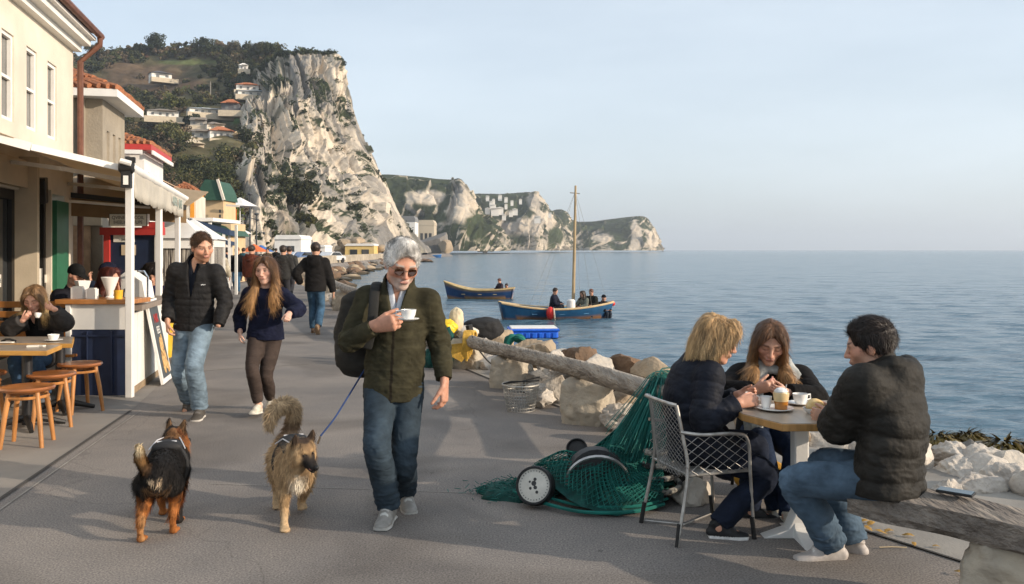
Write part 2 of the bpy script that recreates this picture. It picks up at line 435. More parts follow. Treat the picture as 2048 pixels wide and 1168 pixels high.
def add_head(v, h, neck, jaw=1.0, fine=True):
    k = h.s; e = lambda l, f, u, r, kk, sub=False: v.ell(h.p(l, f, u), np.array(r)*k, h.ax, kk*k, sub)
    t = lambda a, b, ra, rb, kk: v.seg(h.p(*a), h.p(*b), tuple(np.array(ra)*k), tuple(np.array(rb)*k), u=h.L, k=kk*k)
    e(0, -.008, .03, (.074, .094, .088), 0.0)
    t((0, .03, -.01), (0, .048, -.082), (.062*jaw, .056), (.04*jaw, .034), .03)
    e(0, .072, -.098, (.024*jaw, .02, .018), .025)
    for sg in (-1, 1):
        e(sg*.043, .055, -.022, (.026, .026, .022), .03)
        e(sg*.045*jaw, .012, -.07, (.022, .032, .026), .03)
        e(sg*.077, -.005, -.008, (.01, .019, .031), .006)
    if fine:
        t((-.04, .078, .022), (.04, .078, .022), (.012, .012), (.012, .012), .02)
        for sg in (-1, 1):
            e(sg*.032, .1, .004, (.017, .018, .012), .012, True)
            e(sg*.032, .078, .004, (.0125, .0125, .0115), .004)
        e(0, .085, -.058, (.024, .014, .016), .02)
        t((0, .086, .016), (0, .112, -.03), (.0075, .009), (.011, .011), .012)
        for sg in (-1, 1): e(sg*.012, .1, -.033, (.008, .011, .008), .008)
        t((-.019, .095, -.054), (.019, .095, -.054), (.006, .0045), (.006, .0045), .006)
        t((-.016, .096, -.064), (.016, .096, -.064), (.006, .0055), (.006, .0055), .006)
        t((-.02, .102, -.059), (.02, .102, -.059), (.003, .003), (.003, .003), .002)
    v.tube([h.p(0, -.03, -.05), h.p(0, -.022, -.1), neck], [(.052*k, .056*k), (.05*k, .054*k), (.06*k, .06*k)], u=h.L, k=.03)
def head_col(h, V, skin, brow, lip, eye=(.05, .03, .02), beard=None, shut=False):
    l, f, u = h.loc(V); C = np.tile(skin, (len(V), 1)).astype(float)
    def blend(m, c): C[:] = C*(1-m[:, None])+np.array(c)*m[:, None]
    inh = (f > -.13) & (np.abs(l) < .1) & (u > -.13) & (u < .14)
    fr = np.clip((f-.03)/.04, 0, 1)*inh
    sm = lambda x, w: np.clip(1-x/w, 0, 1)
    blend(.35*fr*sm(np.hypot(np.abs(l)-.042, u+.025), .035), skin*np.array([1.15, .72, .68]))
    blend(.45*fr*sm(np.hypot(l, u+.03), .02), skin*np.array([1.12, .72, .66]))
    blend(.3*inh*sm(np.hypot(np.abs(l)-.078, u+.005), .035), skin*np.array([1.2, .7, .65]))
    if beard is not None:
        m = fr*np.clip((-.038-u)/.012, 0, 1)*(1-.85*sm(np.hypot(l/.6, u+.059), .016)); blend(beard[1]*np.clip(m, 0, 1), beard[0])
    blend(.65*fr*((np.abs(l) < .022)*sm(np.abs(u+.059), .012)*1.4).clip(0, 1), lip)
    blend(.85*fr*((np.abs(np.abs(l)-.034) < .02)*sm(np.abs(u-.027-.1*(np.abs(l)-.034)), .008)*1.5).clip(0, 1), brow)
    ey = fr*(np.hypot((np.abs(l)-.032)/1.6, u-.004) < .0072)
    if shut: blend(.7*fr*((np.hypot((np.abs(l)-.032)/1.5, (u+.002)*2.2) < .0115)), skin*.35)
    else:
        blend(ey*.9, (.36, .31, .28)); blend(fr*(np.hypot(np.abs(l)-.032, u-.004) < .0062)*1.0, eye)
        blend(.85*fr*(np.abs(np.abs(l)-.032) < .017)*sm(np.abs(u-.012), .0055), (.06, .035, .03)); blend(.35*fr*sm(np.hypot((np.abs(l)-.032)/1.5, u-.006), .018), skin*np.array([.62, .5, .48]))
    return C
def add_hand(v, w, D, T, left, curl=35, hz=1.0, spread=.0, thumb=30):
    D = nrm(D); T = nrm(np.array(T, float)-D*np.dot(D, T)); N = np.cross(D, T)*(1 if left else -1)
    w = np.array(w, float); q = hz
    v.tube([w-D*.03*q, w+D*.02*q, w+D*.088*q], [(.027*q, .02*q), (.034*q, .018*q), (.04*q, .015*q)], u=T, k=.008)
    for i, (o, L) in enumerate(zip((.03, .0105, -.0095, -.028), (.07, .078, .072, .056))):
        p = w+D*(.086-abs(o)*.12)*q+T*o*.93*q; a = 0; cc = curl*(1+.08*i)
        for j, (fr, rr) in enumerate(((.45, .0092), (.32, .0084), (.26, .0074))):
            a += R(cc)*(.55, 1.0, .7)[j]
            dr = (D*math.cos(a)+N*math.sin(a))+T*o*spread*8; dr = nrm(dr); b = p+dr*L*fr*q
            v.seg(p, b, rr*q, (rr-.0007)*q, k=.003); p = b
    p = w+D*.025*q+T*.026*q; dr = nrm(D*.85+T*.42+N*.4)
    for L, rr, an in ((.036, .0125, 0), (.032, .0105, thumb), (.026, .0092, thumb*1.4)):
        dr2 = nrm(dr*math.cos(R(an))+(D*.6+N*.7-T*.2)*math.sin(R(an))); b = p+dr2*L*q; v.seg(p, b, rr*q, (rr-.0012)*q, k=.005); p = b
def bbox(pts, m): a = np.array(pts, float); return a.min(0)-m, a.max(0)+m

def person(label, loc, rz, H=1.75, pelvis=None, neck=None, head=None, look=(0, 0, 0), sw=.185, hs=1.1, wr=None, el=None, hd=None,
           an=None, kn=None, toe=None, mid=None, top={}, bot={}, shoe={}, hair={}, face={}, vox=.006, fem=False, group=None, cat='person', hands=True, seed=1, collar=None):
    """joints in the person's own frame (front is -Y, own left is +X); index 0 = own right, 1 = own left"""
    T = thing('person', label, cat, loc, rz, group); g = H/1.75; rs = np.random.default_rng(seed)
    A = lambda v: np.array(v, float)
    pelvis = A(pelvis if pelvis is not None else (0, 0, .94*g)); neck = A(neck if neck is not None else (0, .01, 1.45*g))
    head = A(head if head is not None else neck+A((0, -.03, .17*hs)))
    up = nrm(neck-pelvis)
    b = .9 if fem else 1.0
    # shoulder axis follows a twist if given
    tw = top.get('twist', 0); LX = A((math.cos(R(tw)), math.sin(R(tw)), 0)); FW = nrm(np.cross(LX, up)); FW = FW if FW[1] < .5 else -FW
    LX = nrm(LX-up*np.dot(LX, up)); FW = nrm(np.cross(up, LX)*-1)
    if np.dot(FW, A((0, -1, 0))) < -.2: FW = -FW
    sh = [neck-up*.065+LX*sg*sw+FW*.01 for sg in (-1, 1)]
    if top.get('drop'): sh = [q-up*top['drop'] for q in sh]
    hip = [pelvis+A((sg*.088*b, 0, -.02)) for sg in (-1, 1)]
    ua, fa, th, sn = .29*g, .25*g, .43*g, .42*g
    wr = [A(w) for w in wr]; an = [A(w) for w in an]
    el = el or [(-.5, .6, -.6), (.5, .6, -.6)]; kn = kn or [(0, -1, 0)]*2
    elb = [ik(sh[i], wr[i], ua, fa, el[i]) for i in (0, 1)]; kne = [ik(hip[i], an[i], th, sn, kn[i]) for i in (0, 1)]
    hd = hd or [dict(), dict()]
    hD = [A(hd[i].get('D', nrm(wr[i]-elb[i]))) for i in (0, 1)]; hT = [A(hd[i].get('T', (0, -1, 0))) for i in (0, 1)]
    toe = toe or [(0, -1, 0)]*2
    h = Head(head, *look, hs)
    # ---- body: one continuous skin surface
    lo, hi = bbox([pelvis, neck, head+.0, *sh, *elb, *wr, *[wr[i]+nrm(hD[i])*.16 for i in (0, 1)], *kne, *an], .12); hi[2] = max(hi[2], head[2]+.15*hs)
    v = Vol(lo, hi, vox)
    mp_ = A(mid) if mid is not None else (pelvis+neck)/2
    v.tube([pelvis, mp_, neck-up*.04], [(.1*b, .07), (.1*b, .07), (.1*b, .06)], u=LX, k=.0)
    for i in (0, 1):
        v.seg(neck-up*.06, sh[i], .045, .04, k=.03)
        v.tube([sh[i], elb[i], wr[i]], [.04, .034, .026], k=.02, up=1)
        v.tube([hip[i], kne[i], an[i]], [.07*b, .046, .034], k=.03, up=1)
        v.seg(an[i]+A((0, 0, -.02)), an[i]+nrm(toe[i])*.12+A((0, 0, -.055)), .034, .022, k=.02)
        if hands and not hd[i].get('hide'): add_hand(v, wr[i], hD[i], hT[i], i == 1, hd[i].get('curl', 35), hd[i].get('size', .95 if not fem else .85)*g*hs**.5, 0, hd[i].get('thumb', 30))
    add_head(v, h, neck, face.get('jaw', .94 if fem else 1.04), vox < .014)
    V, F = v.mesh(); V, F = islands_keep(V, F)
    sk = A(face.get('skin', SKIN)); C = head_col(h, V, sk, face.get('brow', (.1, .06, .04)), face.get('lip', (.42, .16, .14)), face.get('eye', (.06, .04, .03)), face.get('beard'), face.get('shut', False))
    dw = np.min([np.linalg.norm(V-(wr[i]+nrm(hD[i])*.1), axis=1) for i in (0, 1)], axis=0)
    C *= np.where(dw < .12, np.array([1.05, .86, .82])[:, None], 1).T if False else 1
    link_mesh('body', V, F, M_SKIN, T, True, C)
    # ---- trousers
    tc_ = A(bot.get('col', (.06, .1, .17))); rt = bot.get('r', (.1, .07, .062)); ends = [an[i]+(kne[i]-an[i])*bot.get('cut', .02) for i in (0, 1)]
    lo, hi = bbox([pelvis, *kne, *ends, *hip], .16); v = Vol(lo, hi, vox)
    v.tube([pelvis-up*.07, pelvis, pelvis+up*.12], [(.135*b, .105), (.165*b, .118), (.15*b, .105)], u=A((1, 0, 0)), k=.0)
    for i in (0, 1):
        q = nrm(kne[i]-hip[i]); m1 = hip[i]*.5+kne[i]*.5; m2 = kne[i]*.5+ends[i]*.5; bk = nrm(kne[i]-(hip[i]+an[i])/2)
        v.tube([hip[i], m1, kne[i]+bk*.004, m2-bk*.014, ends[i]], [rt[0], rt[0]*.88, rt[1], rt[1]*1.0 if len(rt) < 4 else rt[3], rt[2]], k=.025, flat=(0, 1))
    v.seg(pelvis+FW*.02, pelvis+FW*.02-A((0, 0, .09)), (.07*b, .09), (.03, .06), u=A((1, 0, 0)), k=.04)
    V, F = v.mesh(); V, F = islands_keep(V, F); N = normals(V, F)
    wv = fbm(V*A((16, 16, 42))+seed, 3, seed); dk = np.min([np.linalg.norm(V-kne[i], axis=1) for i in (0, 1)], axis=0); da = np.min([np.linalg.norm(V-ends[i], axis=1) for i in (0, 1)], axis=0)
    amp = .002+.004*np.exp(-(dk/.13)**2)+.006*np.exp(-(da/.16)**2); wv = wv*.5+.8*ridged(V*A((9, 9, 26))+fbm(V*6, 2, seed)[:, None]*1.5, 3, seed+2)*.6; V = V+N*(wv*amp*bot.get('wrk', 1.0))[:, None]
    fade = np.clip(1-dk/.3, 0, 1)*.3+.2*np.clip(1-np.abs(dk-.2)/.2, 0, 1)*(N@FW > .2)
    C = tc_*(1+bot.get('fade', .8)*fade[:, None]*np.clip(N@FW+.3, 0, 1)[:, None]+.35*(wv*.5)[:, None])
    link_mesh('trousers', V, F, M_DENIM if bot.get('denim', True) else M_CLOTH, T, True, np.clip(C, .003, 1))
    # ---- top
    tcl = A(top.get('col', (.02, .02, .022))); bulk = top.get('bulk', 1.0); q = top.get('quilt'); hem = top.get('hem', .1); fr = top.get('front', 1.0)
    sp = [pelvis-up*hem, pelvis+(mp_-pelvis)*.3, mp_, mp_+(neck-mp_)*.55, neck-up*.075, neck-up*.01]
    W = (.185, .182, .178, .192, .165, .085) if not fem else (.172, .158, .148, .165, .14, .075)
    D_ = (.128*fr, .125*fr, .122*fr, .122, .098, .08) if not fem else (.128*fr, .115*fr, .105*fr, .118, .09, .07)
    sx = top.get('wide', 1.0)
    rad = [(w*bulk*sx, d*bulk) for w, d in zip(W, D_)]; rad[0] = (rad[0][0]*top.get('flare', 1.0), rad[0][1]*top.get('flare', 1.0))
    sr = top.get('sl', (.068, .06, .056, .042)); b_ = bulk
    skirt = top.get('skirt')
    pts = [*sp, *sh, *elb, *wr]+([kne[0], kne[1]] if skirt else [])
    lo, hi = bbox(pts, .16); hi[2] += .08; v = Vol(lo, hi, vox)
    v.tube(sp, rad, u=LX, k=0, flat=(1, 0), q=q, up=4)
    sle = []
    for i in (0, 1):
        v.seg(neck-up*.06, sh[i]-up*.004, (.055*b_), (.06*b_), k=.05)
        e1 = sh[i]*.5+elb[i]*.5; cu = hd[i].get('cuff', .02); we = wr[i]+nrm(elb[i]-wr[i])*cu; e2 = elb[i]*.5+we*.5
        v.tube([sh[i], e1, elb[i], e2, we], [sr[0]*b_, sr[1]*b_, sr[2]*b_*1.03, (sr[2]+sr[3])*.52*b_, sr[3]*b_], k=.035, flat=(0, 1), q=q, up=4); sle.append(we)
        if top.get('cuff'): v.seg(we+nrm(elb[i]-we)*.035, we, sr[3]*b_+.004, sr[3]*b_*.95, k=.004, flat=(1, 1))
    if skirt:
        for i in (0, 1):
            v.tube([hip[i]+up*.05, hip[i]*.65+kne[i]*.35+A((0, 0, .0)), hip[i]*(1-skirt)+kne[i]*skirt], [(.15*b, .135), (.125*b, .118), (.12*b, .11)], k=.05, flat=(0, 1), q=q)
    ch = top.get('collar', .06); nd = nrm(head-h.U*.06-neck)
    if ch > 0:
        cr = top.get('collar_r', .082)*hs**.5; cb = neck-nd*.03
        v.seg(cb, neck+nd*ch+up*.0, (cr*1.08, cr*1.05), (cr, cr*1.02), u=LX, k=.02, flat=(0, 1))
        v.seg(neck-nd*.01, neck+nd*(ch+.1), (cr-.014, cr-.012), (cr-.012, cr-.01), u=LX, k=.004, sub=True)
    vd = top.get('vee', 0)
    if vd:                                          # open front: a wedge cut below the chin
        tip = neck-up*vd+FW*.16; vt = neck+up*(ch+.03)+FW*.09; wv_ = top.get('vw', .075)
        v.tube([tip, vt], [(.012, .12), (wv_, .1)], u=LX, k=.006, sub=True, up=1)
    if top.get('hood'):
        bk = -FW; v.tube([neck+LX*.12+up*.0+bk*.03, neck+LX*.1+bk*.09+up*.03, neck+bk*.13+up*.02-up*.03, neck-LX*.1+bk*.09+up*.03, neck-LX*.12+bk*.03], [.035, .05, .06, .05, .035], k=.03)
        v.ell(neck+bk*.135-up*.055, (.13, .06, .11), [LX, FW, up], .025)
    V, F = v.mesh(); V, F = islands_keep(V, F); N = normals(V, F)
    wv = fbm(V*A((15, 15, 22))+seed*3, 3, seed+5); wr2 = ridged(V*A((11, 11, 30))+fbm(V*5, 2, seed)[:, None]*1.2+seed, 3, seed+9)
    de = np.min([np.linalg.norm(V-elb[i], axis=1) for i in (0, 1)], axis=0); dz = np.linalg.norm(V-(pelvis+up*.06), axis=1)
    amp = top.get('wrk', 1.0)*(.003+.006*np.exp(-(de/.14)**2)+.004*np.exp(-(dz/.22)**2))
    V = V+N*(wv*amp*.8+wr2*amp*.4)[:, None]
    l = (V-mp_)@LX; f = (V-mp_)@FW; z = (V-pelvis)@up
    C = np.tile(tcl, (len(V), 1))*(1+.25*wv[:, None])
    onT = np.abs(l) < .17
    if top.get('zip') is not None: C = np.where(((np.abs(l-.0) < .008) & (f > .02) & onT)[:, None], A(top['zip']), C)
    if top.get('lining') is not None:
        rn = np.linalg.norm((V-neck)-np.outer((V-neck)@nd, nd), axis=1); C = np.where(((rn < top.get('collar_r', .082)*hs**.5-.008) & ((V-neck)@nd > -.02))[:, None], A(top['lining']), C)
    if top.get('yoke') is not None: C = np.where(((V-neck)@up > -.2)[:, None], A(top['yoke']), C)
    if top.get('band') is not None: C = np.where((((V-neck)@up < -.17) & ((V-neck)@up > -.2) & onT)[:, None], A(top['band']), C)
    link_mesh(top.get('name', 'jacket'), V, F, M_NYLON if top.get('nylon') else M_CLOTH, T, True, np.clip(C, .002, 1))
    # ---- shirt under an open front
    if top.get('shirt') is not None:
        v = Vol(*bbox([neck, neck-up*.3, head], .15), vox); s2 = sp
        v.tube([neck-up*.3, neck-up*.16, neck-up*.07, neck-up*.0], [(.14, .104*fr), (.15, .1), (.12, .085), (.07, .068)], u=LX, k=0)
        cr = .074*hs**.5
        v.seg(neck-nd*.02, neck+nd*.055-FW*.005, (cr, cr), (cr*.94, cr*.97), u=LX, k=.015, flat=(0, 1)); v.seg(neck-nd*.02, neck+nd*.13, cr-.012, cr-.013, k=.003, sub=True)
        v.tube([neck-up*.1+FW*.13, neck+up*.06+FW*.075], [(.004, .06), (.035, .06)], u=LX, k=.005, sub=True)
        V, F = v.mesh(); V, F = islands_keep(V, F); l = (V-neck)@LX; zz = (V-neck)@up
        C = np.tile(A(top['shirt']), (len(V), 1))
        if top.get('vest') is not None: C = np.where((np.abs(l) > .022+np.clip(zz+.17, 0, .3)*.22)[:, None] & (zz < -.0)[:, None], A(top['vest']), C)
        link_mesh('shirt', V, F, M_CLOTH, T, True, C)
    # ---- shoes
    for i in (0, 1):
        t = nrm(toe[i]); pz = shoe.get('pitch', (0, 0))[i]; side = nrm(np.cross(A((0, 0, 1)), t if abs(t[2]) < .9 else A((0, -1, 0)))); upv = nrm(np.cross(t, side)); q_ = shoe.get('s', 1.0)*g*(.92 if fem else 1.0)
        a0 = an[i]; so = lambda f_, u_, s_=0: a0+t*f_*q_+upv*u_*q_+side*s_*q_
        v = Vol(*bbox([so(-.1, -.1), so(.24, -.1), so(.1, .08), so(-.1, .06)], .07), vox)
        v.tube([so(-.045, -.045), so(.03, -.05), so(.12, -.06), so(.175, -.066)], [(.036*q_, .036*q_), (.039*q_, .036*q_), (.046*q_, .028*q_), (.036*q_, .02*q_)], u=side, k=0)
        v.tube([so(-.03, .03), so(0., -.0), so(.07, -.028)], [(.04*q_, .043*q_), (.04*q_, .045*q_), (.036*q_, .034*q_)], u=side, k=.02, flat=(1, 0))
        v.tube([so(-.052, -.076), so(.04, -.078), so(.125, -.079), so(.178, -.077)], [(.041*q_, .014*q_), (.04*q_, .014*q_), (.052*q_, .014*q_), (.04*q_, .014*q_)], u=side, k=.004)
        v.half(so(0, -.09), -upv)
        V, F = v.mesh(); V, F = islands_keep(V, F); zz = (V-a0)@upv/q_; ff = (V-a0)@t/q_; ss = (V-a0)@side/q_
        C = np.tile(A(shoe.get('col', (.3, .3, .3))), (len(V), 1))
        C = np.where((zz < -.064)[:, None], A(shoe.get('sole', (.6, .58, .55))), C)
        if shoe.get('outsole') is not None: C = np.where((zz < -.078)[:, None], A(shoe['outsole']), C)
        lace = (np.abs(ss) < .022) & (ff > .03) & (ff < .11) & (zz > -.045) & (np.sin(ff*330) > .2); C = np.where(lace[:, None], A(shoe.get('lace', (.6, .6, .58))), C)
        link_mesh('shoe', V, F, M_SHOE, T, True, C)
    # ---- hair
    if hair.get('style'): make_hair(T, h, hair, vox, seed, neck, up, LX, FW)
    T['_j'] = 0; del T['_j']
    return T, dict(h=h, neck=neck, sh=sh, elb=elb, wr=wr, kne=kne, an=an, pelvis=pelvis, up=up, LX=LX, FW=FW)

def make_hair(T, h, hair, vox, seed, neck, up, LX, FW):
    st = hair['style']; k = h.s; c = np.array(hair.get('col', (.06, .035, .02)), float); pf = hair.get('puff', 0.0); hx = max(.005, vox)
    pts = [h.p(0, 0, .17), h.p(0, -.16, 0), h.p(.13, 0, 0), h.p(-.13, 0, 0), h.p(0, .13, 0), h.p(0, 0, -.15)]+[h.p(a, b, -hair.get('len', .1)-.06) for a in (-.13, .13) for b in (-.14, .12)]
    v = Vol(*bbox(pts, .03), hx)
    e = lambda l, f, u, r, kk, sub=False: v.ell(h.p(l, f, u), np.array(r)*k, h.ax, kk*k, sub)
    z0 = np.array([0, 0, -1.])
    if st in ('short', 'cap', 'beanie', 'hood'):
        e(0, -.012, .034+pf*.4, (.081+pf, .103+pf*.8, .093+pf), 0)
        if st == 'short':
            e(0, .14, -.03, (.098, .1, .136), .01, True)                    # face
            for s_ in (-1, 1): e(s_*.075, .028, -.075, (.03, .075, .065), .008, True)
            e(0, .01, -.115, (.12, .12, .062), .012, True)
        elif st == 'beanie':
            e(0, .12, -.07, (.12, .12, .105), .005, True); e(0, 0, -.12, (.15, .16, .1), .004, True)
        elif st == 'cap':
            e(0, .0, -.1, (.15, .2, .115), .003, True); v.tube([h.p(0, .06, .035), h.p(0, .16, .022)], [(.07*k, .008*k), (.05*k, .006*k)], u=h.L, k=.01*k)
    elif st == 'bob':
        ln = hair.get('len', .11)
        e(0, -.012, .032, (.083, .104, .094), 0)
        for s_ in (-1, 1):
            v.tube([h.p(s_*.06, .03, .08), h.p(s_*.088, .0, .0), h.p(s_*.092, -.005, -.07), h.p(s_*.075, .005, -ln)], [(.03*k, .05*k), (.028*k, .062*k), (.03*k, .06*k), (.016*k, .04*k)], u=h.L, k=.03*k)
            v.tube([h.p(s_*.05, -.06, .06), h.p(s_*.06, -.09, -.03), h.p(s_*.055, -.095, -ln)], [(.045*k, .045*k), (.048*k, .035*k), (.03*k, .022*k)], u=h.L, k=.04*k)
            v.tube([h.p(s_*.01, .07, .105), h.p(s_*.05, .098, .06), h.p(s_*.075, .07, .0)], [(.025*k, .02*k), (.03*k, .022*k), (.018*k, .02*k)], u=h.L, k=.03*k)
        e(0, .13, -.03, (.062, .085, .125), .01, True)
    elif st == 'long':
        ln = hair.get('len', .3); fo = hair.get('fore', .06)
        e(0, -.012, .032, (.082, .104, .093), 0)
        for s_ in (-1, 1):
            v.tube([h.p(s_*.035, .05, .095), h.p(s_*.077, .02, .03), h.p(s_*.083, .01, -.06), h.o+k*(h.L*s_*.088+h.F*.02-h.U*.1)+z0*.05, h.o+h.L*s_*.1*k+h.F*fo*k+z0*ln*.75, h.o+h.L*s_*.085*k+h.F*(fo+.01)*k+z0*ln],
                   [(.026*k, .05*k), (.023*k, .062*k), (.026*k, .06*k), (.035*k, .045*k), (.04*k, .028*k), (.012*k, .01*k)], u=h.L, k=.02*k)
        v.tube([h.p(0, -.07, .05), h.p(0, -.09, -.05), neck+FW*-.085+up*.02, neck-FW*.11-up*max(.02, ln-.2)], [(.07*k, .05*k), (.08*k, .035*k), (.09*k, .03*k), (.05*k, .018*k)], u=h.L, k=.03*k)
        e(0, .14, -.03, (.074, .1, .136), .01, True)
    elif st == 'curly':
        e(0, -.02, .03, (.125, .125, .12), 0); e(0, -.02, -.06, (.11, .09, .09), .03); e(0, .14, -.03, (.06, .08, .085), .012, True)
    V, F = v.mesh()
    if len(V) == 0: return
    V, F = islands_keep(V, F); N = normals(V, F)
    l, f, u = h.loc(V)
    hat = st in ('beanie', 'cap')
    if not hat:
        # locks: noise drawn along the fall of the hair
        ang = np.arctan2(l, -f+.02); rad = np.hypot(l, f)
        if st in ('short', 'curly'): w = fbm(V*26/k+fbm(V*12, 2, seed)[:, None]+seed, 3, seed)
        else: w = fbm(np.stack([ang*7, u*6, rad*20], 1)+seed, 3, seed)
        V = V+N*(w*{'curly': .014, 'bob': .009, 'short': .0045}.get(st, .005))[:, None]
    else: w = fbm(V*30, 2, seed)*.4
    tipc = np.array(hair.get('tip', c)); tt = np.clip((.05-u)/hair.get('fadeu', .25), 0, 1)[:, None]
    C = (c*(1-tt)+tipc*tt)*(1+.45*w[:, None])
    ob = link_mesh('hat' if hat else 'hair', V, F, M_CLOTH if hat else M_HAIR, T, True, np.clip(C, .004, 1))
    if vox < .013 and not hat:
        crown = h.p(0, -.03, .125)
        def flow(p, n):
            l2, f2, u2 = h.loc(p)
            if st == 'short': return h.U[None]*np.where(f2 > .04, 1.1, .2)[:, None]+h.F[None]*np.where(u2 > .08, .5, -.35)[:, None]+h.L[None]*(l2*7)[:, None]-h.U[None]*np.where((u2 < .06) & (f2 < .05), 1.3, 0)[:, None]
            d = (p-crown); return d*3+np.array([0, 0, -1.2])+h.L[None]*(np.sign(l2)*np.clip(f2*9, 0, .6))[:, None]
        nst = hair.get('n', 2600)
        msk = ~((f > .045) & (np.abs(l) < .06) & (u < .1)) if st != 'short' else ~((f > .06) & (u < .045))
        A_, Fs, Cs = strands(V, N, nst, flow, hair.get('sl', .035 if st == 'short' else .07)*k, hair.get('sw', .003), C, hair.get('lift', .25 if st == 'short' else .1), hair.get('wild', .35), seed, 3, msk)
        link_mesh('hair_strands', A_, Fs, M_HAIR, ob, True, np.clip(Cs*1.1, .004, 1))
# ------------------------------------------------------------ ground, shore and sea
SEA = -1.2
SHORE = np.array([(9, 1.0), (6.2, 3.2), (4.6, 4.9), (3.7, 6.0), (2.6, 7.2), (1.55, 8.6), (.75, 10.2), (-.15, 12.2), (-1.5, 15.5), (-3.4, 20.5), (-5.2, 26), (-8.2, 36), (-12, 48), (-15.5, 62), (-19, 85), (-21.8, 112), (-23.2, 150), (-25, 200), (-30, 300), (-30, 420)], float)
SHI = cat_rom(np.c_[SHORE, SHORE[:, :1]*0], 10)[:, :2]
def shore_x(Y): return np.interp(Y, SHI[:, 1], SHI[:, 0])
m_asph = mat('asphalt', (.225, .2, .178), .9, .2, .7, .55, 140, col2=(.15, .138, .13), detail=8)
n, l, b = nodes(m_asph)
# fine aggregate speckle, worn lanes and hairline cracks belong to the asphalt itself
tcn = n.new('ShaderNodeTexCoord'); n1 = n.new('ShaderNodeTexNoise'); n1.inputs['Scale'].default_value = 95; n1.inputs['Detail'].default_value = 3
rr = n.new('ShaderNodeValToRGB'); rr.color_ramp.elements[0].position = .3; rr.color_ramp.elements[0].color = (.5, .5, .51, 1); rr.color_ramp.elements[1].position = .7; rr.color_ramp.elements[1].color = (1.5, 1.47, 1.43, 1)
vo = n.new('ShaderNodeTexVoronoi'); vo.feature = 'DISTANCE_TO_EDGE'; vo.inputs['Scale'].default_value = .23
dn = n.new('ShaderNodeTexNoise'); dn.inputs['Scale'].default_value = 1.2; dn.inputs['Detail'].default_value = 4
va = n.new('ShaderNodeVectorMath'); va.operation = 'ADD'
l.new(tcn.outputs['Object'], n1.inputs['Vector']); l.new(tcn.outputs['Object'], dn.inputs['Vector']); l.new(tcn.outputs['Object'], va.inputs[0]); l.new(dn.outputs['Color'], va.inputs[1]); l.new(va.outputs['Vector'], vo.inputs['Vector'])
cr = n.new('ShaderNodeMapRange'); cr.inputs['From Max'].default_value = .0025; cr.inputs['To Min'].default_value = .78
l.new(vo.outputs['Distance'], cr.inputs['Value']); l.new(n1.outputs['Fac'], rr.inputs['Fac'])
ml = n.new('ShaderNodeMix'); ml.data_type = 'RGBA'; ml.blend_type = 'MULTIPLY'; ml.inputs['Factor'].default_value = 1
old = b.inputs['Base Color'].links[0].from_socket
l.new(old, ml.inputs['A']); l.new(rr.outputs['Color'], ml.inputs['B'])
n3 = n.new('ShaderNodeTexNoise'); n3.inputs['Scale'].default_value = .55; n3.inputs['Detail'].default_value = 7; n3.inputs['Distortion'].default_value = .8; l.new(tcn.outputs['Object'], n3.inputs['Vector'])
r3 = n.new('ShaderNodeValToRGB'); r3.color_ramp.elements[0].position = .38; r3.color_ramp.elements[0].color = (.74, .73, .72, 1); r3.color_ramp.elements[1].position = .52; r3.color_ramp.elements[1].color = (1.05, 1.05, 1.05, 1); l.new(n3.outputs['Fac'], r3.inputs['Fac'])
v3 = n.new('ShaderNodeTexVoronoi'); v3.inputs['Scale'].default_value = 2.3; l.new(tcn.outputs['Object'], v3.inputs['Vector'])
r4 = n.new('ShaderNodeMapRange'); r4.inputs['From Min'].default_value = .03; r4.inputs['From Max'].default_value = .045; r4.inputs['To Min'].default_value = .6; l.new(v3.outputs['Distance'], r4.inputs['Value'])
m3 = n.new('ShaderNodeMix'); m3.data_type = 'RGBA'; m3.blend_type = 'MULTIPLY'; m3.inputs['Factor'].default_value = 1; l.new(ml.outputs['Result'], m3.inputs['A']); l.new(r3.outputs['Color'], m3.inputs['B'])
m4 = n.new('ShaderNodeVectorMath'); m4.operation = 'SCALE'; l.new(m3.outputs['Result'], m4.inputs[0]); l.new(r4.outputs['Result'], m4.inputs['Scale'])
m2 = n.new('ShaderNodeVectorMath'); m2.operation = 'SCALE'; l.new(m4.outputs['Vector'], m2.inputs[0]); l.new(cr.outputs['Result'], m2.inputs['Scale']); l.new(m2.outputs['Vector'], b.inputs['Base Color'])
m_conc = mat('worn_concrete', (.33, .3, .26), .9, .2, 1.3, .6, 70, col2=(.2, .185, .165), detail=8)
m_slab = mat('terrace_slab', (.26, .235, .205), .88, .2, 1.0, .4, 110, col2=(.2, .18, .16), detail=8)
m_dark = mat('seam_dark', (.06, .055, .05), .9, .2, 20)
ys = np.concatenate([np.linspace(-6, 30, 73), np.geomspace(30.5, 420, 60)])
V = []; F = []
for y in ys:
    x1 = shore_x(y) if y > 1 else 9.0
    V += [(-70-y*.6, y, 0), (-8-.25*y, y, 0), (x1, y, 0), (x1+.35, y, -.35), (x1+1.6, y, -1.1), (x1+3.2, y, -2.2)]
for i in range(len(ys)-1):
    for k in range(5): F.append([i*6+k, i*6+k+1, i*6+k+7, i*6+k+6])
link_mesh('promenade', V, F, m_asph, smooth=False, kind='structure')
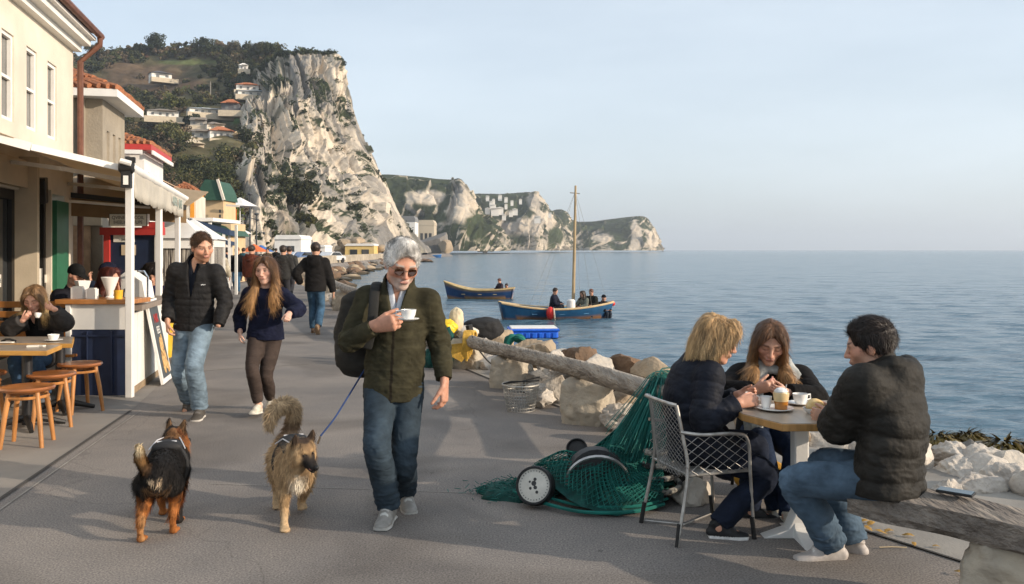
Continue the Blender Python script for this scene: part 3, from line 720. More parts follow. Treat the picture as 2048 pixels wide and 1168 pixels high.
# cafe terrace left of the seam, concrete apron along the rail
def sheet(name, pts, z, m):
    return link_mesh(name, [(x, y, z) for x, y in pts], [list(range(len(pts)))], m, smooth=False, kind='structure')
sA, sB = G(-60, 1040)[:2], G(262, 822)[:2]; d = (sB-sA)
sheet('terrace_paving', [sA-d, sB, (sB[0]-.8, sB[1]+3.4), (-9.5, sB[1]+3.4), (-9.5, sA[1]-d[1])], .004, m_slab)
def strip(name, a, b_, w, z, m):
    a, b_ = np.array(a), np.array(b_); e = b_-a; nn = np.array([-e[1], e[0]])/np.hypot(*e)*w/2
    return sheet(name, [a-nn, b_-nn, b_+nn, a+nn], z, m)
strip('paving_seam', sA-d, sB, .03, .008, m_dark); strip('paving_seam', sA-d+np.array([.1, 0]), sB+np.array([.1, 0]), .012, .006, mat('seam_pale', (.3, .28, .25), .9))
ap = [(3.1, 3.6), (2.45, 4.5), (2.02, 5.2), (1.62, 6.2), (1.2, 7.4), (.45, 9.3), (-.45, 11.6), (-1.8, 15.2), (-3.8, 20.5)]
sh_ = [(float(shore_x(y))-.02, y) for x, y in ap[::-1]]
apc = link_mesh('concrete_apron', [(x, y, .005) for x, y in ap]+[(x, y, .005) for x, y in sh_[::-1]], [[i, i+1, len(ap)+i+1, len(ap)+i] for i in range(len(ap)-1)], m_conc, smooth=False, kind='structure')
for i in range(len(ap)-2): strip('apron_seam', ap[i], ap[i+1], .018, .009, m_dark)
for a, b_ in (((575, 968), (990, 990)), ((0, 1115), (560, 1085)), ((905, 985), (1010, 978))): pass
strip('paving_seam', G(420, 968)[:2], G(1040, 990)[:2], .008, .004, mat('seam_pale', (.3, .28, .25), .9))
strip('paving_seam', G(300, 748)[:2], G(620, 728)[:2], .03, .004, m_slab)
# sea: displaced sheet, dense near the shore, reaching the horizon
def build_sea():
    Y = np.concatenate([np.geomspace(6, 400, 620), np.geomspace(405, 9000, 60)]); U = np.linspace(-.75, .8, 420)
    YY, UU = np.meshgrid(Y, U, indexing='ij'); XX = YY*UU; Z = np.zeros_like(XX)
    dy = np.gradient(Y)[:, None]; r = np.random.default_rng(5)
    for k in range(46):
        lam = .35*(1.075**k); th = r.normal(-.35, .42); kx, ky = math.sin(th)*2*math.pi/lam, -math.cos(th)*2*math.pi/lam
        amp = .0135*lam**.6 if lam < 1.6 else .0135*1.6**.6*(1.6/lam)**.9
        fade = np.clip(lam/(dy*2.4)-1, 0, 1); Z += amp*.42*fade*np.sin(kx*XX+ky*YY+r.random()*6.28+1.5*np.sin(XX*.13+YY*.07+k))
    Z = np.where(Z > 0, Z*1.25, Z*.8)
    V = np.stack([XX, YY, SEA+Z], -1).reshape(-1, 3); nu = len(U); i = np.arange(len(Y)-1)[:, None]*nu+np.arange(nu-1)[None, :]
    F = np.stack([i, i+1, i+nu+1, i+nu], -1).reshape(-1, 4)
    m = bpy.data.materials.new('sea_water'); m.use_nodes = True; n, l, b = nodes(m)
    b.inputs['Base Color'].default_value = (.055, .115, .16, 1); b.inputs['Roughness'].default_value = .16; b.inputs['IOR'].default_value = 1.33
    t = n.new('ShaderNodeTexCoord'); last = None
    for sc, stn, st in ((.22, (1, 2.6, 1), .38), (1.1, (1, 1.9, 1), .36), (4.5, (1, 1.8, 1), .36), (16., (1, 1.5, 1), .25)):
        mpn = n.new('ShaderNodeMapping'); mpn.inputs['Scale'].default_value = stn; mpn.inputs['Rotation'].default_value = (0, 0, .35)
        q = n.new('ShaderNodeTexNoise'); q.inputs['Scale'].default_value = sc; q.inputs['Detail'].default_value = 4; q.inputs['Distortion'].default_value = .4
        bp = n.new('ShaderNodeBump'); bp.inputs['Strength'].default_value = st; bp.inputs['Distance'].default_value = .28/sc
        l.new(t.outputs['Object'], mpn.inputs['Vector']); l.new(mpn.outputs['Vector'], q.inputs['Vector']); l.new(q.outputs['Fac'], bp.inputs['Height'])
        if last: l.new(last, bp.inputs['Normal'])
        last = bp.outputs['Normal']
    l.new(last, b.inputs['Normal'])
    link_mesh('sea', V, F, m, None, True, kind='structure')
build_sea()

# ------------------------------------------------------------ cliffs, hill, headlands
def net(ctrl, nu, nv):
    c = np.array(ctrl, float); W = np.zeros(c.shape)
    for i in range(c.shape[0]):
        for j in range(c.shape[1]): W[i, j] = P(*c[i, j])
    def interp(a, n):                    # along axis 0
        m = a.shape[0]; t = np.linspace(0, m-1, n); i = np.clip(np.floor(t).astype(int), 0, m-2); f = (t-i)[:, None, None]
        p0, p1, p2, p3 = a[np.maximum(i-1, 0)], a[i], a[i+1], a[np.minimum(i+2, m-1)]
        return .5*((2*p1)+(-p0+p2)*f+(2*p0-5*p1+4*p2-p3)*f*f+(-p0+3*p1-3*p2+p3)*f**3)
    a = interp(W, nv); a = interp(a.transpose(1, 0, 2), nu).transpose(1, 0, 2)
    return a
def grid_faces(nv, nu):
    i = np.arange(nv-1)[:, None]*nu+np.arange(nu-1)[None, :]
    return np.stack([i, i+nu, i+nu+1, i+1], -1).reshape(-1, 4)
def grid_normals(Gd, toward=(0, 0, 1.65)):
    du = np.gradient(Gd, axis=1); dv = np.gradient(Gd, axis=0); N = np.cross(du, dv); N /= np.maximum(1e-9, np.linalg.norm(N, axis=2))[..., None]
    s = np.sign(((np.array(toward)-Gd)*N).sum(2)); return N*np.where(s == 0, 1, s)[..., None]
m_cliff = mat('cliff_rock', (.4, .36, .3), .92, .14, .35, .9, 1.6, attr=True, detail=8, spec=.2, bdetail=8)
m_far = mat('headland_rock', (.4, .36, .3), .92, .16, .12, .8, .5, attr=True, detail=8, spec=.1, bdetail=8)
m_hill = mat('hill_ground', (.07, .06, .04), .95, .3, .25, .6, 1.2, attr=True, spec=.1)
def finish(name, Gd, col, m, kind='structure', mask=None):
    nv, nu = Gd.shape[:2]; F = grid_faces(nv, nu); V = Gd.reshape(-1, 3); C = col.reshape(-1, 3)
    return link_mesh(name, V, F, m, None, True, np.clip(C, .004, 1), kind=kind)
ROCK_L, ROCK_G, ROCK_D, ROCK_O = np.array([.56, .475, .37]), np.array([.19, .178, .162]), np.array([.13, .125, .12]), np.array([.45, .32, .19])
VEG = np.array([.03, .038, .016])
def build_cliff():
    ctrl = [
        [(480, 150, 380), (520, 128, 365), (572, 104, 345), (630, 108, 350), (676, 121, 362), (682, 128, 400), (660, 140, 480)],
        [(470, 205, 330), (515, 190, 325), (562, 180, 318), (625, 180, 330), (689, 190, 345), (694, 195, 390), (670, 195, 470)],
        [(440, 275, 305), (490, 270, 275), (556, 268, 280), (640, 270, 300), (717, 272, 325), (722, 275, 370), (700, 275, 460)],
        [(400, 345, 258), (465, 345, 228), (552, 345, 240), (655, 350, 268), (752, 350, 305), (758, 352, 350), (730, 352, 450)],
        [(390, 420, 212), (455, 415, 182), (556, 425, 196), (665, 430, 236), (784, 430, 285), (794, 430, 330), (770, 430, 440)],
        [(385, 510, 170), (450, 508, 146), (565, 509, 160), (668, 511, 205), (800, 508, 262), (862, 505, 320), (850, 505, 430)]]
    Gd = net(ctrl, 420, 380); nv, nu = Gd.shape[:2]; N = grid_normals(Gd)
    v, u = np.meshgrid(np.linspace(0, 1, nv), np.linspace(0, 1, nu), indexing='ij'); pf = Gd.reshape(-1, 3)
    # tilted slabs: cells drawn out down the face, leaning like the strata
    wob = fbm(pf/30., 3, 3).reshape(nv, nu)
    a = u*17-v*4.2+wob*.5; b_ = v*4.2+u*2.5+wob*.4
    val, val2, off, edge = cells2(np.stack([a.ravel(), b_.ravel()], 1), 11)
    d = (val-.5)*6+off[:, 0]*(val2-.42)*14+off[:, 1]*(val-.5)*4
    a2 = u*52-v*12+wob*1.2; b2 = v*12+u*6+wob
    w1, w2, o2, e2 = cells2(np.stack([a2.ravel(), b2.ravel()], 1), 23)
    d = d+(w1-.5)*1.8+o2[:, 0]*(w2-.3)*2.6+ridged(np.stack([a2.ravel()*.5, b2.ravel()*.9, pf[:, 2]*0], 1), 4, 9)*.8+fbm(pf/3., 4, 31)*.7
    big = fbm(np.stack([u.ravel()*5, v.ravel()*2.5, u.ravel()*0], 1), 2, 77)*5
    d = (d+big).reshape(nv, nu); ramp = np.clip(np.minimum(u/.06, (1-v)/.02), 0, 1)*np.clip((v+.02)/.12, .2, 1); d = d*ramp*(.55+.45*(1-v))*(1-.75*np.clip((u-.62)/.06, 0, 1))
    Gd2 = Gd+N*d[..., None]; N2 = grid_normals(Gd2)
    g = fbm(np.stack([a.ravel()*.9, b_.ravel()*.35, val*3], 1), 4, 41)
    g2 = fbm(pf/np.array([3., 3., 14.]), 4, 43)
    t = np.clip(.5+2.1*(val2-.52)+.3*g+.3*g2, 0, 1)[:, None]
    C = ROCK_G*(1-t)+ROCK_L*t
    t2 = np.clip((w2-.72)*5, 0, 1)[:, None]*.55; C = C*(1-t2)+ROCK_G*.85*t2
    t3 = (np.clip((g-.42)*3, 0, 1)*np.clip((val-.5)*3, 0, 1))[:, None]*.5; C = C*(1-t3)+ROCK_O*t3
    crack = np.clip(1-e2/.05, 0, 1)[:, None]*.35*(g2 > -.1)[:, None]; C = C*(1-crack)+ROCK_D*crack
    up = N2[..., 2].ravel(); vn = fbm(pf/9., 4, 51)
    veg = np.clip((up-.62+.45*vn-.2*v.ravel())*5, 0, 1)
    veg = np.maximum(veg, np.clip((.03-v.ravel()+.02*vn)*60, 0, 1)); veg = np.maximum(veg, np.clip((.1-u.ravel()+.07*vn+.05*(1-v.ravel()))*14, 0, 1)*np.clip((.72-v.ravel())*6, 0, 1))
    veg = np.maximum(veg, np.clip((.21-u.ravel()+.06*vn)*14, 0, 1)*np.clip((v.ravel()-.4)*10, 0, 1)*np.clip((.8-v.ravel())*10, 0, 1)); veg = np.maximum(veg, np.clip((.16-np.hypot((u.ravel()-.3)/.6, v.ravel()-.16)*1.2+.16*vn)*7, 0, 1))
    veg = np.maximum(veg, np.clip((.06-np.hypot((u.ravel()-.4), (v.ravel()-.9)*.7)+.05*vn)*16, 0, 1)*.9); veg = np.maximum(veg, np.clip((.07-np.hypot((u.ravel()-.77)*1.6, (v.ravel()-.86)*.6)+.05*vn)*16, 0, 1))
    C = C*(1-veg[:, None])+(VEG*(1+.5*g2[:, None]))*veg[:, None]
    finish('cliff', Gd2, C.reshape(nv, nu, 3), m_cliff)
    return Gd2, N2, veg.reshape(nv, nu), u, v
CL, CLN, CLV, CLu, CLv = build_cliff()
def build_hill():
    ctrl = [
        [(-260, 120, 470), (60, 112, 460), (150, 108, 455), (230, 104, 450), (320, 104, 445), (420, 102, 440), (500, 108, 420), (572, 112, 390)],
        [(-260, 190, 420), (60, 160, 415), (150, 150, 412), (230, 140, 410), (320, 135, 410), (420, 130, 410), (500, 135, 395), (560, 150, 372)],
        [(-260, 260, 360), (60, 250, 355), (150, 238, 350), (230, 225, 345), (320, 215, 345), (420, 212, 345), (495, 205, 345), (540, 215, 335)],
        [(-260, 330, 290), (60, 330, 280), (150, 310, 275), (230, 300, 270), (320, 290, 268), (410, 288, 268), (470, 280, 270), (520, 285, 278)],
        [(-260, 400, 200), (60, 400, 190), (150, 385, 185), (230, 380, 180), (320, 372, 180), (400, 365, 182), (450, 360, 190), (490, 365, 210)],
        [(-260, 530, 110), (60, 530, 110), (150, 530, 110), (230, 530, 110), (320, 530, 112), (390, 530, 118), (430, 525, 130), (470, 520, 145)]]
    Gd = net(ctrl, 260, 160); nv, nu = Gd.shape[:2]; pf = Gd.reshape(-1, 3)
    d = fbm(pf/40., 4, 61)*5+fbm(pf/9., 3, 63)*.8
    v, u = np.meshgrid(np.linspace(0, 1, nv), np.linspace(0, 1, nu), indexing='ij')
    Gd[..., 2] += d.reshape(nv, nu)*np.clip((1-v)*4, 0, 1)
    px = 1024+Gd[..., 0]/Gd[..., 1]*FP; py = HZ-(Gd[..., 2]-CH)/Gd[..., 1]*FP
    w = fbm(pf/14., 4, 65).reshape(nv, nu)
    C = np.tile(np.array([.085, .075, .04]), (nv, nu, 1))*(1+.4*w[..., None])
    def patch(cx, cy, rx, ry, col, soft=3, rot=0.):
        a = (px-cx)*math.cos(rot)+(py-cy)*math.sin(rot); b_ = -(px-cx)*math.sin(rot)+(py-cy)*math.cos(rot)
        m = np.clip((1-np.hypot(a/rx, b_/ry)+.35*w)*soft, 0, 1)[..., None]; C[:] = C*(1-m)+np.array(col)*(1+.3*w[..., None])*m
    patch(300, 165, 115, 32, (.105, .07, .045)); patch(250, 150, 60, 30, (.1, .07, .045)); patch(375, 124, 58, 4.5, (.08, .09, .035), 6); patch(275, 112, 30, 6, (.17, .06, .03), 5)
    patch(480, 240, 40, 10, (.05, .09, .025)); patch(420, 360, 50, 40, (.09, .08, .05))
    finish('hill', Gd, C, m_hill)
    return Gd, px, py
HL, HPX, HPY = build_hill()

# foliage: clouds of leaf-size faces on many small lobes
m_leaf = mat('foliage', (.05, .07, .03), .9, .25, .5, attr=True, spec=.15)
m_bark = mat('bark', (.07, .05, .035), .95, .3, 3, .6, 12)
def leaf_cloud(lobes, per, size, col, seed=0, colvar=.35):
    """lobes: (n,4) centre+radius -> verts, quads, colours"""
    r = np.random.default_rng(seed); lobes = np.asarray(lobes, float); n = len(lobes)
    li = np.repeat(np.arange(n), per); d = r.normal(size=(len(li), 3)); d /= np.linalg.norm(d, axis=1)[:, None]
    rad = lobes[li, 3]*(.55+.5*r.random(len(li))**.6); c = lobes[li, :3]+d*rad[:, None]*np.array([1, 1, .85])
    nn = d+r.normal(0, .6, d.shape); nn /= np.linalg.norm(nn, axis=1)[:, None]
    a = np.cross(nn, r.normal(size=d.shape)); a /= np.linalg.norm(a, axis=1)[:, None]; b_ = np.cross(nn, a)
    s = (size*(.6+.8*r.random(len(li))))[:, None]
    V = np.stack([c-a*s, c-b_*s*.6, c+a*s, c+b_*s*.6], 1).reshape(-1, 3)
    F = np.arange(len(V)).reshape(-1, 4)
    col = np.asarray(col, float); base = col[li] if col.ndim == 2 else np.tile(col, (len(li), 1))
    C = base*((1+colvar*(r.random(n)*2-1))[li]*(.75+.5*r.random(len(li))))[:, None]
    return V, F, np.repeat(C, 4, 0)
def crown_lobes(c, w, h, n, r, flat=.0):
    out = []
    for k in range(n):
        d = r.normal(size=3); d /= np.linalg.norm(d); q = r.random()**.4
        out.append((c[0]+d[0]*w*.36*q, c[1]+d[1]*w*.36*q, c[2]+d[2]*h*.36*q, (w+h)*.5*(.13+.12*r.random())))
    return out
r = np.random.default_rng(99)
lob = []; lc = []; lsz = []; cnt = 0
GREENS = np.array([(.045, .05, .022), (.06, .066, .028), (.085, .082, .032), (.11, .085, .05), (.042, .048, .026), (.13, .095, .062)])
nvh, nuh = HL.shape[:2]
while cnt < 1150:
    i, j = r.integers(1, nvh), r.integers(0, nuh); px, py = HPX[i, j], HPY[i, j]
    if px < 120 or px > 570: continue
    w_ = vnoise(np.array([[px/38., py/26., .5]]), 8)[0]
    dry = (abs((px-305)/120)**2+abs((py-163)/30)**2) < 1 or (abs((px-375)/62)**2+abs((py-126)/8)**2) < 1
    if dry and r.random() > .05: continue
    if any(abs(px-hx) < hw and -20 < py-hy < 24 for hx, hy, hw in ((342, 240, 32), (440, 230, 50), (512, 192, 48), (420, 288, 40), (458, 282, 34), (405, 310, 24), (418, 262, 26))) and r.random() > .05: continue
    if w_ < -.25 and r.random() > .25: continue
    Y = HL[i, j, 1]; s = (3.2+4.2*r.random()**2)*(1.0 if Y > 160 else .6)
    k0 = 6 if Y > 300 else 12
    L_ = crown_lobes(HL[i, j]+np.array([0, 0, s*.38]), s*1.15, s*.95, k0, r); lob += L_; g = GREENS[r.integers(0, len(GREENS))]; lc += [g]*len(L_); lsz += [min(.6, Y/650)]*len(L_); cnt += 1
V, F, C = leaf_cloud(lob, 24, np.repeat(np.array(lsz), 24), np.array(lc), 5)
link_mesh('hillside_wood', V, F, m_leaf, None, True, C, kind='stuff')
# shrubs that cling to the cliff
idx = np.argwhere(CLV > .55); pick = idx[r.choice(len(idx), min(430, len(idx)), replace=False)]
lob = [(*(CL[i, j]+CLN[i, j]*.3), .7+1.3*r.random()**2) for i, j in pick]
rim = [(3+int(r.integers(0, 6)), int(r.integers(20, 330))) for _ in range(170)]
lob += [(*(CL[i, j]+np.array([0, 0, .4])), .8+1.7*r.random()**2) for i, j in rim]
V, F, C = leaf_cloud(lob, 34, .42, (.034, .042, .02), 6)
link_mesh('cliff_shrubs', V, F, m_leaf, None, True, C, kind='stuff')
def tree(label, px, py, Y, w, h, col, n=26, per=60, leaf=.4, trunk=.3, group=None, seed=1, name='tree'):
    base = P(px, py, Y); r = np.random.default_rng(seed); t = thing(name, label, 'tree', base, 0, group)
    c = np.array([0, 0, h*(trunk+(1-trunk)*.5)]); lb = crown_lobes(c, w, h*(1-trunk), n, r)
    V, F, C = leaf_cloud(lb, per, leaf, col, seed, .4); link_mesh('crown', V, F, m_leaf, t, True, C)
    mb = MB(); mb.tube([(0, 0, -1), (0, 0, h*trunk), (w*.03, 0, h*.7)], [h*.035, h*.028, h*.01], 7)
    for k in range(5):
        a = k*1.3+seed; mb.tube([(0, 0, h*(trunk*.8+.05*k)), (math.cos(a)*w*.2, math.sin(a)*w*.2, h*(trunk+.15+.08*k))], [h*.014, h*.006], 5)
    mb.build('trunk', m_bark, t, True); return t
RG = None
for k, (px, py, Y, w, h, c, lab) in enumerate((
        (312, 106, 440, 13, 10, (.03, .04, .02), 'largest dark round tree on the ridge above the red soil field'),
        (190, 112, 440, 12, 6, (.06, .06, .03), 'low pale tree at the ridge end beside the cream building'),
        (278, 110, 440, 7, 6, (.032, .04, .022), 'small dark tree just beside the largest ridge tree'),
        (411, 118, 430, 13, 10.5, (.034, .042, .022), 'broad dark tree on the ridge beside the green field'),
        (440, 118, 430, 5, 7, (.03, .04, .02), 'slim dark tree next to the broad ridge tree'),
        (468, 132, 415, 10, 12, (.06, .055, .035), 'tall thin branched tree on the ridge before the cliff top'),
        (240, 116, 442, 9, 5, (.05, .056, .028), 'low bush tree on the ridge above the brown slope'),
        (515, 118, 400, 12, 7, (.05, .052, .028), 'wide olive tree on the ridge at the start of the cliff'),
        (540, 112, 392, 8, 6, (.032, .04, .02), 'dark rounded tree on the ridge near the cliff edge'),
        (350, 232, 320, 13, 9, (.085, .09, .03), 'light green round tree above the white hip roofed villa'),
        (386, 274, 285, 7, 7.5, (.022, .026, .016), 'dark egg shaped tree beside the grey gabled house'),
        (455, 160, 385, 11, 10, (.05, .05, .025), 'tall tree at the upper side of the cliff slope'),
        (480, 210, 345, 8, 6, (.07, .07, .024), 'yellowish green tree beside the white terrace house'),
        (598, 440, 215, 9, 11, (.04, .043, .02), 'tall bushy tree standing in the cliff gully'),
        (580, 410, 220, 6, 7, (.036, .04, .018), 'smaller bush tree above the gully tree'),
        (612, 468, 205, 5, 5, (.06, .06, .022), 'bush at the foot of the gully above the grass'))):
    tree(lab, px, py, Y-6, w, h, c, 24, 70, .45, .22, None, 200+k)
tree('green tree among the stalls below the green turret', 452, 480, 72, 3.6, 3.4, (.07, .085, .02), 26, 60, .13, .15, None, 240)

# far headlands
def headland(name, cols, Y0, seed, white, amp=4.5, veg_h=.55, nu=260, nv=120):
    """cols: (px, top row, base row, extra depth)"""
    ctrl = [[(px+(px-1000)*0, yb, Y0+e) for px, yt, yb, e in cols],
            [(px, yb+(yt-yb)*.3, Y0+e+16) for px, yt, yb, e in cols],
            [(px, yb+(yt-yb)*.62, Y0+e+38) for px, yt, yb, e in cols],
            [(px, yb+(yt-yb)*.9, Y0+e+80) for px, yt, yb, e in cols],
            [(px, yt, Y0+e+130) for px, yt, yb, e in cols],
            [(px, yt+8, Y0+e+260) for px, yt, yb, e in cols]]
    Gd = net(ctrl, nu, nv); N = grid_normals(Gd); pf = Gd.reshape(-1, 3)
    v, u = np.meshgrid(np.linspace(0, 1, nv), np.linspace(0, 1, nu), indexing='ij')
    wob = fbm(pf/60., 3, seed).reshape(nv, nu)
    nc = max(8, (cols[-1][0]-cols[0][0])/16.)
    val, v2, off, e = cells2(np.stack([(u*nc-v*1.2+wob*.9).ravel(), (v*5+wob*1.1).ravel()], 1), seed+3)
    d = (val-.5)*amp*1.5+off[:, 0]*(v2-.4)*amp*1.3+ridged(pf/np.array([14., 14., 40.]), 4, seed+5)*amp*.32+fbm(pf/6., 3, seed+8)*amp*.12
    Gd2 = Gd+N*(d.reshape(nv, nu)*np.clip(np.minimum(v/.03, 1), 0, 1)*np.where(v > .66, .12, 1))[..., None]; N2 = grid_normals(Gd2)
    px = 1024+Gd2[..., 0]/Gd2[..., 1]*FP; py = HZ-(Gd2[..., 2]-CH)/Gd2[..., 1]*FP
    g = fbm(pf/np.array([16., 16., 30.]), 4, seed+11).reshape(nv, nu)
    up = N2[..., 2]; rock = np.clip((.52-up+.3*g+.3*(v2.reshape(nv, nu)-.5)+.25*(.32-v))*4, 0, 1)
    for (cx, cy, rx, ry, s) in white:
        m = np.clip((1-np.hypot((px-cx)/rx, (py-cy)/ry)+.5*g)*3, 0, 1); rock = rock*(1-m)+(1 if s > 0 else 0)*m
    t = np.clip(.55+.8*(val-.5).reshape(nv, nu)+.5*g, 0, 1)[..., None]
    C = (ROCK_G*(1-t)+ROCK_L*.95*t)*rock[..., None]+(VEG*1.15*(1+.5*g[..., None]))*(1-rock[..., None])
    finish(name, Gd2, C, m_far); return Gd2
headland('headland', [(700, 352, 503, 0), (760, 350, 503, 0), (830, 353, 503, 10), (895, 360, 502, 5), (922, 359, 502, 0), (945, 392, 502, 10), (968, 425, 502, 20), (1000, 452, 502, 40), (1020, 490, 502, 90)], 620, 300,
    [(850, 395, 45, 18, 1), (922, 400, 26, 45, 1), (845, 435, 40, 14, -1), (800, 372, 60, 12, -1), (820, 400, 12, 20, 1), (870, 480, 25, 14, -1), (960, 455, 30, 25, -1)])
headland('headland', [(900, 398, 502, 10), (945, 388, 502, 0), (1000, 388, 501, 0), (1050, 385, 501, 0), (1078, 388, 501, 0), (1096, 415, 501, 20), (1120, 440, 501, 60), (1140, 470, 501, 110)], 900, 320,
    [(1030, 455, 70, 22, 1), (1070, 405, 20, 22, 1), (1000, 410, 70, 18, -1), (975, 460, 30, 25, 1), (1085, 440, 26, 20, 1), (1040, 480, 16, 10, -1), (1000, 485, 18, 9, -1), (1110, 475, 16, 18, -1)])
headland('headland', [(1080, 430, 501, 20), (1122, 419, 501, 0), (1146, 441, 501, 10), (1185, 443, 501, 0), (1240, 436, 501, 0), (1286, 433, 501, 10), (1302, 446, 501, 30), (1313, 470, 501, 60), (1327, 498, 501, 110)], 1180, 340,
    [(1130, 470, 16, 22, 1), (1205, 473, 22, 11, 1), (1140, 482, 20, 8, 1), (1270, 470, 14, 30, 1), (1305, 480, 12, 18, 1), (1180, 455, 50, 12, -1), (1240, 460, 16, 20, -1)], 4)
# ------------------------------------------------------------ the street
m_cream = mat('render_cream', (.67, .6, .5), .85, .17, .7, .3, 40, detail=8)
m_white = mat('white_paint', (.74, .72, .68), .6, .07, 3, .15, 60)
m_wplast = mat('white_render', (.76, .73, .68), .85, .08, 1.5, .3, 40)
m_concw = mat('grey_render', (.36, .31, .24), .9, .3, 1.1, .5, 18, col2=(.25, .215, .17))
m_beige = mat('beige_render', (.5, .42, .31), .85, .12, 2, .2, 40)
m_black = mat('black_frame', (.015, .014, .013), .5, .2, 10)
m_green = mat('green_paint', (.02, .13, .07), .5, .15, 6)
m_blue = mat('navy_paint', (.014, .024, .06), .6, .2, 5, .15, 60)
m_bgrey = mat('blue_grey_paint', (.2, .26, .3), .6, .15, 5)
m_red = mat('red_paint', (.45, .045, .04), .5, .12, 6)
m_wood = mat('varnished_wood', (.42, .17, .045), .35, .35, 3, .2, 40, stretch=(1, 10, 1), coat=.2)
m_stool = mat('stool_wood', (.34, .12, .035), .35, .4, 2.5, .15, 40, stretch=(2, 2, 12), coat=.25)
m_oldwood = mat('weathered_wood', (.28, .24, .2), .9, .45, 1.6, .9, 26, stretch=(12, 12, 1), col2=(.12, .1, .085), detail=8)
m_copper = mat('brown_drainpipe', (.15, .062, .038), .5, .25, 8)
m_tan = mat('tan_awning', (.5, .4, .28), .85, .1, 2, .2, 200)
m_awhite = mat('white_awning', (.72, .68, .6), .85, .1, 3, .3, 25)
m_letter = mat('grey_green_lettering', (.26, .32, .29), .8, .2, 20)
m_ink = mat('dark_ink', (.05, .05, .05), .8, .1, 20)
m_paper = mat('paper', (.68, .65, .58), .8, .06, 4)
m_terr = mat('terracotta_tiles', (.42, .17, .08), .85, .35, 9, .6, 30, col2=(.24, .1, .055))
m_navyaw = mat('navy_awning', (.02, .04, .085), .8, .15, 4)
def translucent(m, f):
    n, l, b = nodes(m); tr = n.new('ShaderNodeBsdfTranslucent'); mx = n.new('ShaderNodeMixShader'); mx.inputs['Fac'].default_value = f
    l.new(b.inputs['Base Color'].links[0].from_socket, tr.inputs['Color']); l.new(b.outputs['BSDF'], mx.inputs[1]); l.new(tr.outputs['BSDF'], mx.inputs[2]); l.new(mx.outputs['Shader'], n['Material Output'].inputs['Surface'])
m_tan.node_tree.nodes['Principled BSDF']; translucent(m_tan, .5); translucent(m_awhite, .45)
def glass_mat(name, c, rough=.06):
    m = mat(name, c, rough, .3, 1.2, spec=.6); return m
m_glass = glass_mat('dark_window_glass', (.035, .038, .04)); m_glass2 = glass_mat('grey_window_glass', (.16, .16, .155), .1)
def wall_mesh(mb, o, du, up_, L, H, t, holes, back):
    """a wall with real openings. o: corner, du: unit along, back: unit into the building"""
    o, du, back = np.array(o, float), np.array(du, float), np.array(back, float); uz = np.array([0, 0, 1.])
    us = sorted({0, L, *[h[0] for h in holes], *[h[1] for h in holes]}); zs = sorted({0, H, *[h[2] for h in holes], *[h[3] for h in holes]})
    inh = lambda u, z: any(h[0] <= u <= h[1] and h[2] <= z <= h[3] for h in holes)
    pt = lambda u, z, d=0: o+du*u+uz*z+back*d
    for i in range(len(us)-1):
        for j in range(len(zs)-1):
            if inh((us[i]+us[i+1])/2, (zs[j]+zs[j+1])/2): continue
            q = [pt(us[i], zs[j]), pt(us[i+1], zs[j]), pt(us[i+1], zs[j+1]), pt(us[i], zs[j+1])]; mb.add(q, [[0, 1, 2, 3]])
    for h in holes:
        c = [(h[0], h[2]), (h[1], h[2]), (h[1], h[3]), (h[0], h[3])]
        for k in range(4):
            a, b = c[k], c[(k+1) % 4]; mb.add([pt(*a), pt(*b), pt(*b, t), pt(*a, t)], [[0, 1, 2, 3]])
def sash(parent, o, du, back, h, t, frame_m, glass_m, name='window', mull=1, bars=1, inset=.1, fw=.05):
    o, du, back = np.array(o), np.array(du), np.array(back); uz = np.array([0, 0, 1.]); f = MB(); g = MB()
    p = lambda u, z, d: o+du*u+uz*z+back*d
    u0, u1, z0, z1 = h; d = inset
    for a, b in (((u0+fw/2, z0), (u0+fw/2, z1)), ((u1-fw/2, z0), (u1-fw/2, z1))): f.beam(p(*a, d), p(*b, d), fw, .05, up=du if False else back)
    for z in (z0+fw/2, z1-fw/2): f.beam(p(u0+fw, z, d), p(u1-fw, z, d), .05, fw, up=uz)
    for k in range(bars): z = z0+(z1-z0)*(k+1)/(bars+1); f.beam(p(u0+fw, z, d), p(u1-fw, z, d), .04, fw*.8, up=uz)
    for k in range(mull-1): u = u0+(u1-u0)*(k+1)/mull; f.beam(p(u, z0+fw, d), p(u, z1-fw, d), fw*.7, .04, up=back)
    w = f.build(name, frame_m, parent, world=True)
    g.add([p(u0, z0, d+.03), p(u1, z0, d+.03), p(u1, z1, d+.03), p(u0, z1, d+.03)], [[0, 1, 2, 3]])
    gl = g.build('pane', glass_m, w); gl.data.transform(Matrix.Translation(-Vector(parent.location))); return w
DIR = nrm([-.23, 1, 0]); OUT = np.array([DIR[1], -DIR[0], 0]); IN = -OUT
def onF(Y): return np.array([-6.2-.23*(Y-10), Y, 0])
# ---- cream building with drainpipe
o = onF(5.0); t = thing('cream_building', 'cream rendered building with tall sash windows above the tan awning', 'building', o)
u = lambda Y: (Y-5.0)/DIR[1]
mb = MB(); holes = [(u(y)-.24, u(y)+.24, 3.32, 4.46) for y in (8.4, 9.35, 10.3, 11.27, 12.24, 13.2)]
gf = [(u(8.6), u(11.72), .25, 2.45), (u(12.2), u(13.15), .3, 2.55), (u(13.2), u(13.85), .02, 2.5)]
wall_mesh(mb, o, DIR, None, u(14.36), 5.02, .24, holes+gf, IN)
e = onF(14.36); mb.add([e, e+IN*6, e+IN*6+np.array([0, 0, 5.02]), e+np.array([0, 0, 5.02])], [[0, 1, 2, 3]])
mb.build('wall', m_cream, t, world=True)
for h in holes: sash(t, o, DIR, IN, h, .24, m_white, m_glass2, inset=.05, fw=.05)
sash(t, o, DIR, IN, gf[0], .24, m_black, m_glass, 'shop_window', 3, 0, .08, .13)
